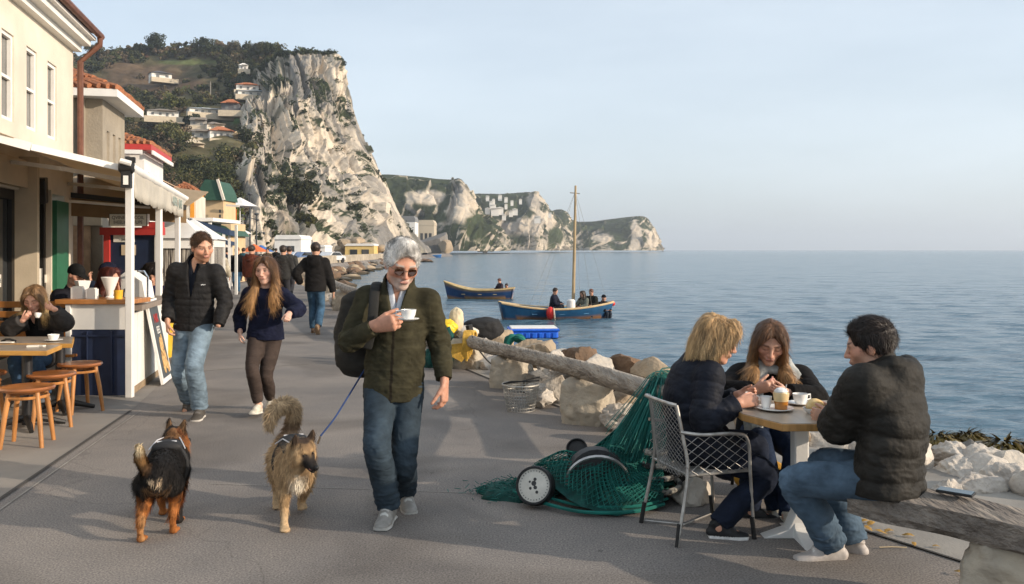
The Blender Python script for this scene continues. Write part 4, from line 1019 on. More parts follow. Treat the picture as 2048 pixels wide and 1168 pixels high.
sash(t, o, DIR, IN, gf[1], .24, m_black, m_glass2, 'shop_window', 1, 0, .1, .1)
dr = MB(); a, b = onF(13.2)+OUT*.03, onF(13.85)+OUT*.03
dr.beam(a+np.array([0, 0, 1.2]), b+np.array([0, 0, 1.2]), .07, 2.4); dr.build('green_door', m_green, t, world=True)
mb = MB(); mb.beam(onF(11.75)+OUT*.04+[0, 0, 0], onF(11.75)+OUT*.04+[0, 0, 2.9], .1, .36, up=OUT); mb.build('pilaster', m_beige, t, world=True)
mb = MB(); mb.beam(onF(7)+OUT*.05+[0, 0, 2.66], onF(12.05)+OUT*.05+[0, 0, 2.66], .12, .36); mb.build('fascia_board', m_beige, t, world=True)
mb = MB()
for z, w, hh in ((4.96, .12, .1), (5.06, .26, .1), (5.13, .34, .05)): mb.beam(onF(5)+OUT*w/2+[0, 0, z], onF(14.4)+OUT*w/2+[0, 0, z], w, hh)
mb.build('cornice', m_white, t, world=True)
mb = MB(); a, b = onF(5)+OUT*.4+[0, 0, 5.2], onF(14.5)+OUT*.4+[0, 0, 5.2]
mb.tube([a, b], .055, 8); mb.build('gutter', m_copper, t, True, world=True)
mb = MB(); mb.extr([a, b, b+IN*3+[0, 0, 1.1], a+IN*3+[0, 0, 1.1]], (0, 0, .05)); mb.build('roof', mat('slate_roof', (.1, .06, .05), .8), t, world=True)
mb = MB(); e = onF(14.4); mb.tube([e+OUT*.4+[0, 0, 5.18], e+OUT*.4+[0, 0, 5.05], e+OUT*.1+[0, 0, 4.75], e+OUT*.1+[0, 0, 0]], .05, 8); mb.build('drainpipe', m_copper, t, True, world=True)
for (px, py, w, h_) in ((90, 560, .22, .34), (103, 557, .16, .12), (6, 562, .28, .16)):
    Y = 3.9/((1024-px)/1750-.23); mb = MB(); q = P(px, py, Y)+OUT*(-.07); mb.beam(q-DIR*w/2, q+DIR*w/2, .012, h_); mb.build('notice', m_paper, t, world=True)
nt = text_mesh('notice_lettering', 'PIFFE', .075, m_ink, t, Vector(P(6, 562, 3.9/((1024-6)/1750-.23))+OUT*(-.05)-np.array(t.location)), (R(90), 0, math.atan2(DIR[1], DIR[0])))
# loudspeaker on its bracket
q = P(78, 381, 12.3); t = thing('wall_loudspeaker', 'black loudspeaker hanging on the pier under the tan awning', 'loudspeaker', q)
mb = MB(); mb.box((0, 0, 0), (.2, .24, .36), R(20), R(8)); mb.build('cabinet', m_black, t, bevel=.015)
mb = MB(); mb.lathe([(.07, 0), (.075, .01), (.05, -.005), (.0, -.01)], 16, (.06, -.13, .02), (.3, -.95, 0)); mb.build('speaker_cone', mat('speaker_cloth', (.04, .04, .04), .9), t, True)
mb = MB(); mb.tube([(-.12, .05, .1), (-.3, .1, .12)], .02, 6); mb.build('bracket', m_black, t)
# ---- generic side street building
def house(name, label, C, H, Ls, Lf, wm, roof, sideh=(), fronth=(), over=.25, rh=.8, gable=False, group=None, fm=None, gm=None, trim=None, cat='building'):
    """C: near corner on the promenade side; runs Ls along DIR and Lf inland"""
    C = np.array([C[0], C[1], 0.]); t = thing(name, label, cat, C, 0, group); fm = fm or m_white; gm = gm or m_glass
    mb = MB(); fo = C+IN*Lf
    wall_mesh(mb, C, DIR, None, Ls, H, .16, list(sideh), IN); wall_mesh(mb, fo, OUT, None, Lf, H, .16, list(fronth), DIR)
    e = C+DIR*Ls; uz = np.array([0, 0, 1.])
    mb.add([e, e+IN*Lf, e+IN*Lf+uz*H, e+uz*H], [[0, 1, 2, 3]]); mb.add([fo, fo+DIR*Ls, fo+DIR*Ls+uz*H, fo+uz*H], [[0, 1, 2, 3]])
    if gable: mb.add([fo+uz*H, C+uz*H, (fo+C)/2+uz*(H+rh)], [[0, 1, 2]])
    mb.build('wall', wm, t, world=True)
    for h in sideh: sash(t, C, DIR, IN, h, .16, fm, gm, inset=.08, fw=.07)
    for h in fronth: sash(t, fo, OUT, DIR, h, .16, fm, gm, inset=.08, fw=.07)
    A, B, Cc, D = C+OUT*over-DIR*over, C+OUT*over+DIR*(Ls+over), fo-OUT*over+DIR*(Ls+over), fo-OUT*over-DIR*over
    if trim is not None:
        mb = MB()
        mb.prism([tuple(q[:2]) for q in (A, B, Cc, D)], H, H+.14); mb.build('eaves', trim, t, world=True)
    z = H+(.145 if trim is not None else .0); r1 = (A+D)/2+uz*(z+rh); r2 = (B+Cc)/2+uz*(z+rh)
    if not gable: r1 = r1+DIR*Lf*.4
    A, B, Cc, D = [q+uz*z for q in (A, B, Cc, D)]
    rb = MB(); rb.add([A, B, r2, r1], [[0, 1, 2, 3]]); rb.add([D, Cc, r2, r1], [[0, 1, 2, 3]])
    if not gable: rb.add([A, D, r1], [[0, 1, 2]])
    ro = rb.build('roof', roof, t, world=True)
    if roof is m_terr:                                    # rows of round tiles
        tb = MB()
        for (p0, p1, q0, q1) in ((A, B, r1, r2),)+(((A, D, r1, r1),) if not gable else ()):
            L = np.linalg.norm(p1-p0); k = max(3, int(L/.15))
            for i in range(k+1):
                f = i/k; a_ = p0+(p1-p0)*f; b_ = q0+(q1-q0)*f
                for s in range(6):
                    s0, s1 = a_+(b_-a_)*(s/6.), a_+(b_-a_)*((s+1.12)/6.); j = .012*math.sin(i*7.3+s*3.1)
                    tb.tube([s0+uz*(.035+j), s1+uz*(.01+j)], [.055, .046], 6)
        tb.build('ridge_tiles', m_terr, t, True, world=True)
    return t, C, fo
t, C, fo = house('grey_building', 'grey rendered house with terracotta hip roof beside the cream building', (-7.72, 16.5), 4.5, 2.0, 2.2, m_concw, m_terr,
    [(.35, .58, 2.9, 3.95), (.88, 1.12, 2.9, 3.95), (1.4, 1.64, 2.9, 3.95)], [(1.42, 1.62, 2.7, 4.3)], .32, .62, False, None, m_white, m_glass, m_white)
mb = MB(); mb.beam(C-DIR*.04+IN*.36+[0, 0, 2.2], C-DIR*.04+IN*.36+[0, 0, 4.5], .12, .08, up=DIR); mb.build('pilaster', m_concw, t, world=True)
for k, (a, b, m_) in enumerate(((1.9, 1.55, m_bgrey), (1.2, .75, m_bgrey), (.68, .2, mat('tan_paint', (.42, .28, .17), .7)))):
    mb = MB(); mb.beam(C+IN*a-DIR*.05+[0, 0, 1.05], C+IN*b-DIR*.05+[0, 0, 1.05], .08, 2.1); mb.build('shopfront_panel', m_, t, world=True)
mb = MB(); mb.beam(C+IN*1.55-DIR*.02+[0, 0, 1.05], C+IN*1.2-DIR*.02+[0, 0, 1.05], .03, 1.9); mb.build('shop_pane', glass_mat('green_glass', (.06, .1, .09)), t, world=True)
mb = MB(); mb.beam(C+IN*2.1-DIR*.06+[0, 0, 2.28], C+IN*.0-DIR*.06+[0, 0, 2.28], .1, .34); mb.build('shop_fascia', m_beige, t, world=True)
t, C, fo = house('white_house', 'white house with red eaves and red window shutters beyond the grey house', (-9.25, 22), 4.15, 2.9, 1.6, m_wplast, m_terr,
    [(.45, .8, 2.6, 3.65), (1.35, 1.75, 2.5, 3.6)], [], .2, .36, False, None, m_red, mat('shutter_red', (.2, .04, .03), .6), m_red)
mb = MB(); mb.beam(C+OUT*.23+DIR*-.2+[0, 0, 4.09], C+OUT*.23+DIR*3.1+[0, 0, 4.09], .04, .1); mb.beam(fo-DIR*.23+[0, 0, 4.09], C-DIR*.23+[0, 0, 4.09], .04, .1); mb.build('bargeboard', m_white, t, world=True)
mb = MB(); q = C+IN*.9+DIR*.5+np.array([0, 0, 4.7]); mb.tube([q, q+[0, 0, .75]], .03, 6); mb.tube([q+[.14, 0, 0], q+[.14, 0, .7]], .03, 6); mb.build('flue', m_beige, t, True, world=True)
t, C, fo = house('pale_house', 'long pale house with orange roof slope behind the white awning valance', (-10.75, 27), 3.7, 5.6, 2.6, m_wplast, mat('pale_tiles', (.62, .4, .24), .85, .15, 6, .4, 20), [(1, 1.5, 2.2, 3), (3, 3.5, 2.2, 3)], [], .15, .75, True)
t, C, fo = house('orange_building', 'narrow bright orange and cream building with a small balcony', (-12.35, 34), 3.95, 3.2, .75, mat('orange_render', (.72, .3, .035), .8, .1, 3), m_terr, [(.5, 1.0, 2.3, 3.3)], [(.1, .6, 3.0, 3.8)], .06, .3, False, None, m_white, mat('orange_panel', (.62, .16, .02), .7))
mb = MB(); mb.beam(C+DIR*.05+OUT*.03+[0, 0, 1.95], C+DIR*3.2+OUT*.03+[0, 0, 1.95], .06, 3.8); mb.build('cream_front', m_cream, t, world=True)
mb = MB(); mb.beam(C+DIR*.6+OUT*.35+[0, 0, 1.95], C+DIR*2.6+OUT*.35+[0, 0, 1.95], .6, .1)
for k in range(9): p_ = C+DIR*(.6+k*.25)+OUT*.64; mb.beam(p_+[0, 0, 2.0], p_+[0, 0, 2.75], .03, .03)
mb.beam(C+DIR*.6+OUT*.64+[0, 0, 2.78], C+DIR*2.6+OUT*.64+[0, 0, 2.78], .05, .05); mb.build('balcony', mat('balcony_metal', (.12, .12, .13), .5), t, world=True)
# green roofed turret
q = P(424, 0, 44); q[2] = 0; t = thing('turret_building', 'beige building with dark green curved roofs beyond the orange building', 'building', q)
mgr = mat('green_roof', (.03, .085, .055), .6, .2, 6, .3, 10, stretch=(6, 1, 1)); mbe = mat('warm_beige', (.6, .43, .25), .85, .08, 2)
mb = MB(); mb.box((0, 1.2, 1.5), (1.9, 2.4, 3.0)); mb.box((-.15, 1.2, 3.5), (1.3, 2.0, 1.3)); mb.build('wall', mbe, t)
mb = MB(); pr = [(-1.05, 2.35), (1.2, 2.35), (.98, 2.62), (.7, 2.84), (.3, 2.95), (-1.05, 2.95)]
mb.extr([(x, -.12, z) for x, z in pr], (0, 2.5, 0)); pr = [(-.95, 4.15), (.62, 4.15), (.55, 4.5), (.4, 4.85), (.2, 5.15), (-.35, 5.2), (-.6, 4.75)]
mb.extr([(x, -.02, z) for x, z in pr], (0, 2.2, 0)); mb.build('roof', mgr, t)
mb = MB(); mb.beam((.62, -.06, 4.15), (.3, -.06, 5.2), .12, .12); mb.beam((.72, -.08, 3.9), (1.4, -.08, 3.85), .06, .1); mb.build('roof_edge', m_cream, t)
mb = MB(); mb.tube([(.28, -.4, 0), (.28, -.4, 3.1)], .07, 8); mb.build('corner_post', m_white, t, True)
for z in (3.35, 3.6): mb = MB(); mb.box((.42, -.06, z), (.1, .02, .16)); mb.build('wall_mark', m_ink, t)

# ---- tan awning with its white valance
a = np.array([-4.3, 9.8, 2.57]); b = np.array([-6.0, 16.1, 2.57]); wa = np.array([-5.92, 8.8, 3.12]); wb = np.array([-7.6, 16.1, 2.95]); fd = nrm(b-a)
t = thing('tan_awning', 'large tan fabric awning with scalloped white valance in front of the cream building', 'awning', (a[0], a[1], 0))
nu_, nv_ = 24, 10; V = []; up_ = np.array([0, 0, 1.])
a0, wa0 = a-fd*.0, wa
for i in range(nu_+1):
    for j in range(nv_+1):
        f, g = i/nu_, j/nv_; p_ = (a+(b-a)*f)*(1-g)+(wa+(wb-wa)*f)*g; V.append(p_-up_*(.07*math.sin(math.pi*g))*(1+.2*math.sin(f*30)))
i = np.arange(nu_)[:, None]*(nv_+1)+np.arange(nv_)[None]; F = np.stack([i, i+1, i+nv_+2, i+nv_+1], -1).reshape(-1, 4)
ob = link_mesh('canopy', V, F, m_tan, t, True, world=True); sm = ob.modifiers.new('thick', 'SOLIDIFY'); sm.thickness = .012
L = np.linalg.norm(b-a); V = []; n_ = 120; of = np.array([fd[1], -fd[0], 0])
for i in range(n_+1):
    s_ = i/n_; x = s_*L; dz = .33+.035*abs(math.sin(x*math.pi/.42))
    for j in range(5):
        g = j/4; V.append(a+(b-a)*s_+of*(.05+.02*math.sin(x*5.1+1)*g+.012*math.sin(x*13)*g)-up_*(dz*g))
i = np.arange(n_)[:, None]*5+np.arange(4)[None]; F = np.stack([i, i+5, i+6, i+1], -1).reshape(-1, 4)
ob = link_mesh('valance', V, F, m_awhite, t, True, world=True); sm = ob.modifiers.new('thick', 'SOLIDIFY'); sm.thickness = .006
mb = MB(); mb.tube([a-fd*.1+of*.03, b+fd*.05+of*.03], .055, 10); mb.build('front_bar', m_white, t, True, world=True)
mb = MB(); s_ = lambda f, g, dz: (a+(b-a)*f)*(1-g)+(wa+(wb-wa)*f)*g-up_*dz
mb.beam(s_(0, .0, .02), s_(0, .5, .1), .05, .07); mb.beam(s_(0, .5, .1), s_(0.02, 1, .13), .05, .09); mb.build('end_bar', m_white, t, world=True)
for f in (.3, .7):
    mb = MB(); mb.beam(s_(f, .02, .06), s_(f-.12, .5, .2), .04, .05); mb.beam(s_(f-.12, .5, .2), s_(f+.02, 1, .28), .04, .05); mb.build('folding_arm', m_white, t, world=True)
mb = MB(); c_ = a-fd*.1; mb.lathe([(.05, -.08), (.075, -.06), (.075, .06), (.05, .08)], 12, c_+of*.0, of); mb.box(c_-up_*.13, (.1, .1, .2), .2); mb.box(c_+up_*.08+of*.04, (.1, .07, .06), .3); mb.build('end_casing', m_black, t, True, world=True)
mb = MB(); mb.box(c_-up_*.15-fd*.05, (.05, .03, .1), .2); mb.tube([c_+up_*.06-fd*.1-of*.05, c_+up_*.03-fd*.1+of*.06], .03, 8); mb.build('casing_cap', m_white, t, True, world=True)
q = P(346, 397, 14.0); s_ = (q[1]-a[1])/(b[1]-a[1]); q = a+(b-a)*.66+of*.085-up_*.17
text_mesh('lettering', 'ABBL  JINE', .2, m_letter, t, Vector(q-np.array(t.location)), (R(90), 0, math.atan2(fd[1], fd[0])), .002, 1.5)
# three posts
for k, (px, lab) in enumerate(((256, 'white post at the corner of the counter under the awning casing'), (315, 'white post rising from the far end of the counter'), (353, 'white post under the far end of the lettered valance'))):
    rt = (1024-px)/1750; Y = (-4.3+.27*9.8)/(.27-rt) if abs(.27-rt) > 1e-6 else 10
    X = -4.3-.27*(Y-9.8); tp = 2.52 if k == 0 else 2.3
    mb = MB(); mb.box((0, 0, tp/2), (.075, .075, tp)); o_ = mb.build('awning_post', m_white, bevel=.006); o_.location = (X+.02, Y, 0); tag(o_, lab, 'post', 'posts of the tan awning')
# second darker awning behind
t = thing('brown_awning', 'brown awning with dark roller bar under the large tan awning', 'awning', P(225, 500, 14.8))
A_, B_ = P(78, 383, 14.0), P(372, 415, 15.2)
mb = MB(); mb.beam(A_, B_, .08, .08); mb.build('roller_bar', m_black, t, world=True)
mb = MB(); mb.extr([A_-[0, 0, .03], B_-[0, 0, .03], B_-[0, 0, .27], A_-[0, 0, .36]], (0, .02, 0)); mb.build('valance', mat('brown_awning_cloth', (.2, .13, .065), .85, .15, 3), t, world=True)
mb = MB(); mb.extr([A_, B_, B_+np.array([-.1, 1.4, .35]), A_+np.array([-.1, 1.4, .35])], (0, 0, .02)); mb.build('canopy', m_tan, t, world=True)
mb = MB(); q0 = P(88, 398, 13.9); mb.tube([q0, P(300, 415, 14.9)], .025, 6); mb.build('arm', m_white, t, world=True)

# ---- counter kiosk
C = np.array([-4.33, 9.9, 0]); W = .66; D_ = 2.35; t = thing('counter_kiosk', 'white and navy cafe counter with brown wooden worktop', 'counter', C)
mb = MB(); mb.beam(C+[-W, .03, .9], C+[0, .03, .9], .06, .3); mb.build('upper_panel', m_white, t, world=True)
mb = MB(); mb.beam(C+[-W, .04, .375], C+[0, .04, .375], .06, .75); mb.build('lower_panel', m_blue, t, world=True)
mb = MB(); mb.box((-W*.72, -.005, .38), (.012, .02, .7)); mb.box((-W*.3, -.005, .38), (.02, .02, .7)); mb.box((-W/2, -.005, .68), (W, .015, .02)); mb.build('panel_moulding', m_blue, t)
mb = MB(); mb.box((-W-.02, .0, .52), (.05, .07, 1.04)); mb.build('corner_post', m_white, t)
mb = MB(); mb.box((-W/2-.06, .22, 1.065), (W+.2, .55, .055)); mb.build('worktop', m_wood, t, bevel=.008)
sd = nrm([-.21, 1, 0]); sides = MB()
for k in range(9):
    p0, p1 = C+sd*(.12+k*.25)+[0, 0, .08], C+sd*(.12+k*.25)+[0, 0, .93]; sides.beam(p0+sd*.12, p1+sd*.12, .236, .03, up=np.cross(sd, [0, 0, 1]))
sides.build('side_boards', m_white, t, world=True)
mb = MB(); mb.beam(C+sd*.05+[0, 0, .04], C+sd*2.4+[0, 0, .04], .05, .08); mb.build('plinth', mat('plinth_wood', (.3, .22, .14), .8), t, world=True)
mb = MB(); mb.beam(C+sd*.1+[-.1, 0, .985], C+sd*2.5+[-.1, 0, .985], .42, .06); mb.build('side_worktop', mat('grey_worktop', (.25, .2, .16), .6, .25, 5, stretch=(1, 8, 1)), t, world=True)
# napkin boxes, tray, pot and tap on the counter
def bit(name, lab, cat, loc, parts, group=None):
    t = thing(name, lab, cat, loc, 0, group)
    for nm, mbx, m_, sm_ in parts: mbx.build(nm, m_, t, sm_)
    return t
wz = 1.0925
for (px, w, h_, lab, grp) in ((161, .13, .13, 'white napkin box next to the tall tray stand on the counter', None), (189, .1, .11, 'smaller white napkin box in the middle of the counter', None)):
    q = P(px, 600, 10.1); bb = MB().box((0, 0, h_/2), (w, .09, h_)); cc = MB().box((0, 0, h_+.006), (w*.8, .06, .012))
    o_ = bit('napkin_box', lab, 'napkin box', (q[0], 10.05, wz), [('box', bb, m_white, False), ('napkins', cc, m_paper, False)])
q = P(160, 600, 10.2); bit('tray_stand', 'tall white slanted tray stand at the counter end', 'stand', (q[0]+.02, 10.22, wz), [('stand', MB().lathe([(.06, 0), (.075, .12), (.1, .2), (.095, .2), (.07, .12)], 4, (0, 0, 0)), m_white, False)])
q = P(220, 600, 10.25); bit('paper_cone', 'white ribbed paper cone in a holder beside the yellow pot', 'cone', (q[0], 10.25, wz), [('cone', MB().lathe([(.03, 0), (.05, .1), (.1, .24), (.095, .24), (.045, .1)], 18), m_white, True), ('foot', MB().lathe([(.05, 0), (.05, .01), (.02, .03)], 16), m_white, True)])
q = P(243, 600, 10.1); bit('yellow_pot', 'small yellow pot on the counter beside the corner post', 'pot', (q[0], 10.02, wz), [('pot', MB().lathe([(.045, 0), (.05, .1), (.043, .1), (.04, .01)], 18), mat('yellow_glaze', (.7, .4, .03), .35), True), ('sauce_bottle', MB().lathe([(.02, .01), (.022, .12), (.008, .16), (.007, .19)], 10), mat('sauce_red', (.3, .1, .03), .4), True)])
q = P(288, 590, 11.6); bit('coffee_machine', 'white coffee machine with silver tap behind the counter posts', 'coffee machine', (q[0], 11.3, 1.02), [('body', MB().extr([(-.16, 0, 0), (.14, 0, 0), (.1, 0, .22), (-.1, 0, .36), (-.18, 0, .3)], (0, .3, 0)), m_white, False), ('tap', MB().tube([(.2, -.06, 0), (.2, -.06, .28), (.16, -.08, .36), (.08, -.1, .36)], .014, 8), mat('chrome', (.7, .7, .7), .15, .05, metal=1.0), True), ('spout', MB().tube([(-.1, -.02, .12), (-.1, -.1, .1), (-.1, -.12, .02)], .02, 8), m_black, True)])
# menu board leaning on the counter side
a0, a1 = P(309, 752, 10.75), P(336, 738, 11.35); a0[2] = a1[2] = .01; lean = np.array([-.2, -.02, 1.02]); a0 = np.array([-4.22, 10.6, .02]); a1 = a0+sd*.62
nrm_ = np.cross(a1-a0, lean); nrm_ = nrm(nrm_); nrm_ = nrm_ if nrm_[0] > 0 else -nrm_
t = thing('menu_board', 'tall menu board with food picture and red heading leaning on the counter side', 'menu board', (a0+a1)/2)
mb = MB(); mb.extr([a0, a1, a1+lean, a0+lean], -nrm_*.03); mb.build('board', m_white, t, world=True)
inn = lambda fx, fz, d=.003: a0+(a1-a0)*fx+lean*fz+nrm_*d
mb = MB(); mb.extr([inn(.1, .06), inn(.9, .06), inn(.9, .92), inn(.1, .92)], nrm_*.002); mb.build('poster', mat('poster_grey', (.07, .08, .085), .6), t, world=True)
fo_ = MB()
for (fx, fz, rx, rz_) in ((.45, .42, .1, .12), (.6, .47, .08, .1), (.4, .24, .11, .14), (.62, .26, .13, .12), (.75, .16, .1, .07)):
    c_ = inn(fx, fz, .006); m3 = [c_+(a1-a0)*(rx*math.cos(k*.52))+lean*(rz_*math.sin(k*.52)) for k in range(12)]; fo_.extr(m3, nrm_*.004)
fo_.build('picture', mat('food_picture', (.75, .55, .22), .6, .5, 25, col2=(.4, .16, .06)), t, world=True)
bx = Matrix.Rotation(math.atan2((a1-a0)[1], (a1-a0)[0]), 4, 'Z') @ Matrix.Rotation(R(90-11), 4, 'X')
for body, fz, sz, m_ in (('NIK', .76, .16, m_red), ('EES', .62, .13, m_white)):
    o_ = text_mesh('lettering', body, sz, m_, t, Vector(inn(.5, fz, .008)-np.array(t.location)), bx.to_euler(), .002, 1.0)
# blue notice board with red frame and white sign
A_ = P(207, 500, 14.0); B_ = P(316, 500, 14.0); A_[2] = B_[2] = 0
t = thing('blue_booth', 'dark blue booth with red frame and two paper notices', 'booth', A_)
w = B_[0]-A_[0]; mb = MB(); mb.box((w/2, .1, .98), (w-.14, .1, 1.84)); mb.build('panel', m_blue, t)
mb = MB(); mb.box((.045, .08, 1.0), (.09, .16, 2.0)); mb.box((w/2, .07, 1.95), (w+.1, .2, .12)); mb.box((w-.1, .06, 2.05), (.28, .2, .1)); mb.build('frame', m_red, t)
mb = MB(); mb.box((w-.02, .08, 1.0), (.08, .14, 1.88)); mb.build('white_jamb', m_white, t)
for (px, py, ww, hh, c) in ((246, 476, .34, .13, (.7, .68, .63)), (255, 500, .23, .165, (.62, .5, .36))):
    q = P(px, py, 14.0)-np.array(A_); mb = MB(); mb.box((q[0], .04, q[2]), (ww, .008, hh)); mb.build('notice', mat('notice_%d' % px, c, .8, .08, 6), t)
text_mesh('notice_lettering', '~ Janneot', .05, m_ink, t, (P(248, 479, 14)[0]-A_[0], .033, P(248, 479, 14)[2]), (R(90), 0, 0), .001)
q = P(259, 440, 13.95); t = thing('cafe_sign', 'white sign with two lines of thin dark lettering on the red frame', 'sign', q)
mb = MB(); mb.box((0, 0, 0), (.6, .1, .19)); mb.build('sign_box', m_white, t); mb = MB()
for x in (-.3, .3): mb.box((x, -.052, 0), (.01, .01, .19))
mb.box((0, -.052, .095), (.6, .01, .008)); mb.build('sign_edge', m_ink, t)
text_mesh('lettering', 'QVINE SZACOIL', .075, m_ink, t, (0, -.054, .035), (R(90), 0, 0), .001, .95); text_mesh('lettering', 'IHEELII CTEFUPE', .075, m_ink, t, (0, -.054, -.04), (R(90), 0, 0), .001, .85)
# yellow bench seats behind the counter
mb = MB(); q = P(190, 598, 13.2); mb.box((0, 0, .9), (2.2, .08, .28)); mb.box((0, .2, .5), (2.2, .4, .06)); mb.box((-1, .2, .25), (.08, .4, .5)); mb.box((1, .2, .25), (.08, .4, .5)); o_ = mb.build('yellow_bench', mat('yellow_paint', (.65, .4, .03), .5)); o_.location = (q[0], 13.2, 0); tag(o_, 'yellow bench back behind the people at the counter', 'bench')
# market tents with clear curtains
m_curt = mat('clear_curtain', (.42, .38, .32), .25, .5, 4, .6, 6, stretch=(6, 6, .4), col2=(.06, .05, .045), fac=(.42, .58))
def tent(px, Y, lab, w=1.6, d=2.2, h=1.86, cm=m_white):
    q = P(px, 500, Y); q[2] = 0; t = thing('market_tent', lab, 'tent', q, R(13), 'white market tents')
    for x, y in ((-w/2, 0), (w/2, 0), (-w/2, d), (w/2, d)): mb = MB(); mb.box((x, y, h/2), (.07, .07, h)); mb.build('tent_post', m_white, t)
    mb = MB(); mb.box((0, 0, h-.09), (w+.1, .05, .18)); mb.box((w/2+.0, d/2, h-.09), (.05, d, .18)); mb.build('fascia', m_white, t)
    mb = MB(); pk = (0, d/2, h+.5)
    c4 = [(-w/2-.1, -.1, h), (w/2+.1, -.1, h), (w/2+.1, d+.1, h), (-w/2-.1, d+.1, h)]; mb.add(c4+[pk], [[0, 1, 4], [1, 2, 4], [2, 3, 4], [3, 0, 4]]); mb.build('canopy', cm, t)
    mb = MB(); mb.box((0, .04, h*.46), (w-.1, .02, h*.9)); mb.box((w/2-.02, d/2, h*.46), (.02, d-.1, h*.9)); mb.build('curtain', m_curt, t)
tent(335, 15.4, 'white market tent with clear curtains behind the bearded man', 1.0, 2.4, 1.86); tent(370, 19.5, 'second white market tent just beyond the first one', 1.1, 3.0, 1.9)
def stall_awning(px, py, Y, w, d, h, m_, lab, cat='awning'):
    q = P(px, py, Y); t = thing('stall_awning', lab, cat, (q[0], q[1], 0), R(14), 'navy awnings of the stalls'); z = q[2]
    mb = MB(); mb.extr([(w/2, 0, z-.14), (w/2, d, z-.14), (-w/2, d, z+.25), (-w/2, 0, z+.25)], (0, 0, .04)); mb.build('canopy', m_, t)
    mb = MB(); mb.box((w/2, d/2, z-.2), (.03, d, .14)); mb.extr([(w/2, -.01, z-.14), (-w/2, -.01, z+.25), (-w/2, -.01, z+.12), (w/2, -.01, z-.28)], (0, .02, 0)); mb.build('valance', m_, t)
    for y in (.05, d-.05): mb = MB(); mb.box((w/2-.15, y, (z-.2)/2), (.08, .08, z-.2)); mb.build('stall_post', m_white, t)
stall_awning(412, 452, 26, 1.3, 2.4, 2.3, m_navyaw, 'navy awning sloping out behind the bearded man')
stall_awning(424, 478, 37, 1.5, 3.0, 2.1, m_navyaw, 'lower navy awning beyond the first one')
stall_awning(452, 487, 52, 1.6, 4, 2.1, m_navyaw, 'small dark blue awning furthest along the stalls')
mb = MB()
for Y in (17, 21): q = P(395, 500, Y); mb.box((q[0], Y, 1.0), (.06, .06, 2.0))
# white slab canopy of the stall below the turret
q = P(392, 440, 30); t = thing('white_kiosk', 'white flat roofed kiosk under the orange building', 'kiosk', (q[0], 30, 0))
mb = MB(); mb.box((0, 1, q[2]), (1.5, 3, .12)); mb.build('roof', m_white, t); mb = MB(); mb.box((-.3, 1.2, q[2]/2), (.8, 2.2, q[2]-.13)); mb.build('cabin', mat('dark_green_kiosk', (.03, .06, .05), .6), t)
for y in (-.4, 2.4): mb = MB(); mb.box((.62, y, q[2]/2-.05), (.09, .09, q[2]-.1)); mb.build('kiosk_post', m_white, t)
# lamp posts, flag sign, parasols
def lamp(px, ybase, ytop, lab):
    Y = 70.; q = P(px, 500, Y); h = P(px, ytop, Y)[2]; t = thing('street_lamp', lab, 'street lamp', (q[0], Y, 0), 0, 'thin grey street lamps'); m_ = mat('lamp_grey', (.06, .065, .07), .6)
    mb = MB(); mb.tube([(0, 0, 0), (0, 0, h)], [.09, .05], 8); mb.build('pole', m_, t, True); mb = MB(); mb.ball((0, 0, h), (.2, .2, .12), 10); mb.tube([(-.6, 0, h*.72), (.6, 0, h*.66)], .03, 6); mb.ball((-.6, 0, h*.72), .12, 8); mb.ball((.6, 0, h*.66), .12, 8); mb.build('lamp_head', m_, t, True)
lamp(500, 500, 388, 'tall dark street lamp standing against the pale lower cliff'); lamp(513, 500, 428, 'shorter street lamp beside the tall dark one')
q = P(467, 429, 60); t = thing('hanging_sign', 'orange hanging sign on a white pole below the turret', 'sign', (q[0], 60, 0)); mb = MB(); mb.box((0, 0, q[2]), (.42, .06, .72)); mb.build('panel', mat('orange_sign', (.65, .13, .02), .6, .1, 6), t)
mb = MB(); mb.tube([(-.3, 0, 0), (-.3, 0, q[2]+.8)], .06, 8); mb.build('pole', m_white, t, True); mb = MB(); mb.box((0, -.035, q[2]+.12), (.25, .01, .1)); mb.box((0, -.035, q[2]-.12), (.2, .01, .16)); mb.build('sign_mark', m_ink, t)
def parasol(px, py, Y, w, m_, lab, gable=False):
    q = P(px, py, Y); t = thing('market_parasol', lab, 'parasol', (q[0], Y, 0), 0, 'parasols of the far stalls'); h = q[2]
    mb = MB(); mb.lathe([(w/2, h-.25*w), (.03, h)], 6); mb.build('canopy', m_, t); mb = MB(); mb.tube([(0, 0, 0), (0, 0, h)], .04, 6); mb.build('pole', m_white, t)
parasol(479, 455, 56, 1.6, m_white, 'white peaked parasol beyond the navy awnings'); parasol(508, 488, 62, 2.2, mat('orange_cloth', (.6, .14, .04), .8), 'orange parasol among the far stalls'); parasol(522, 490, 66, 2.0, mat('blue_cloth', (.04, .14, .4), .8), 'bright blue parasol beside the orange one'); parasol(480, 395, 64, 2.6, m_white, 'white pointed canopy below the pale lower cliff')
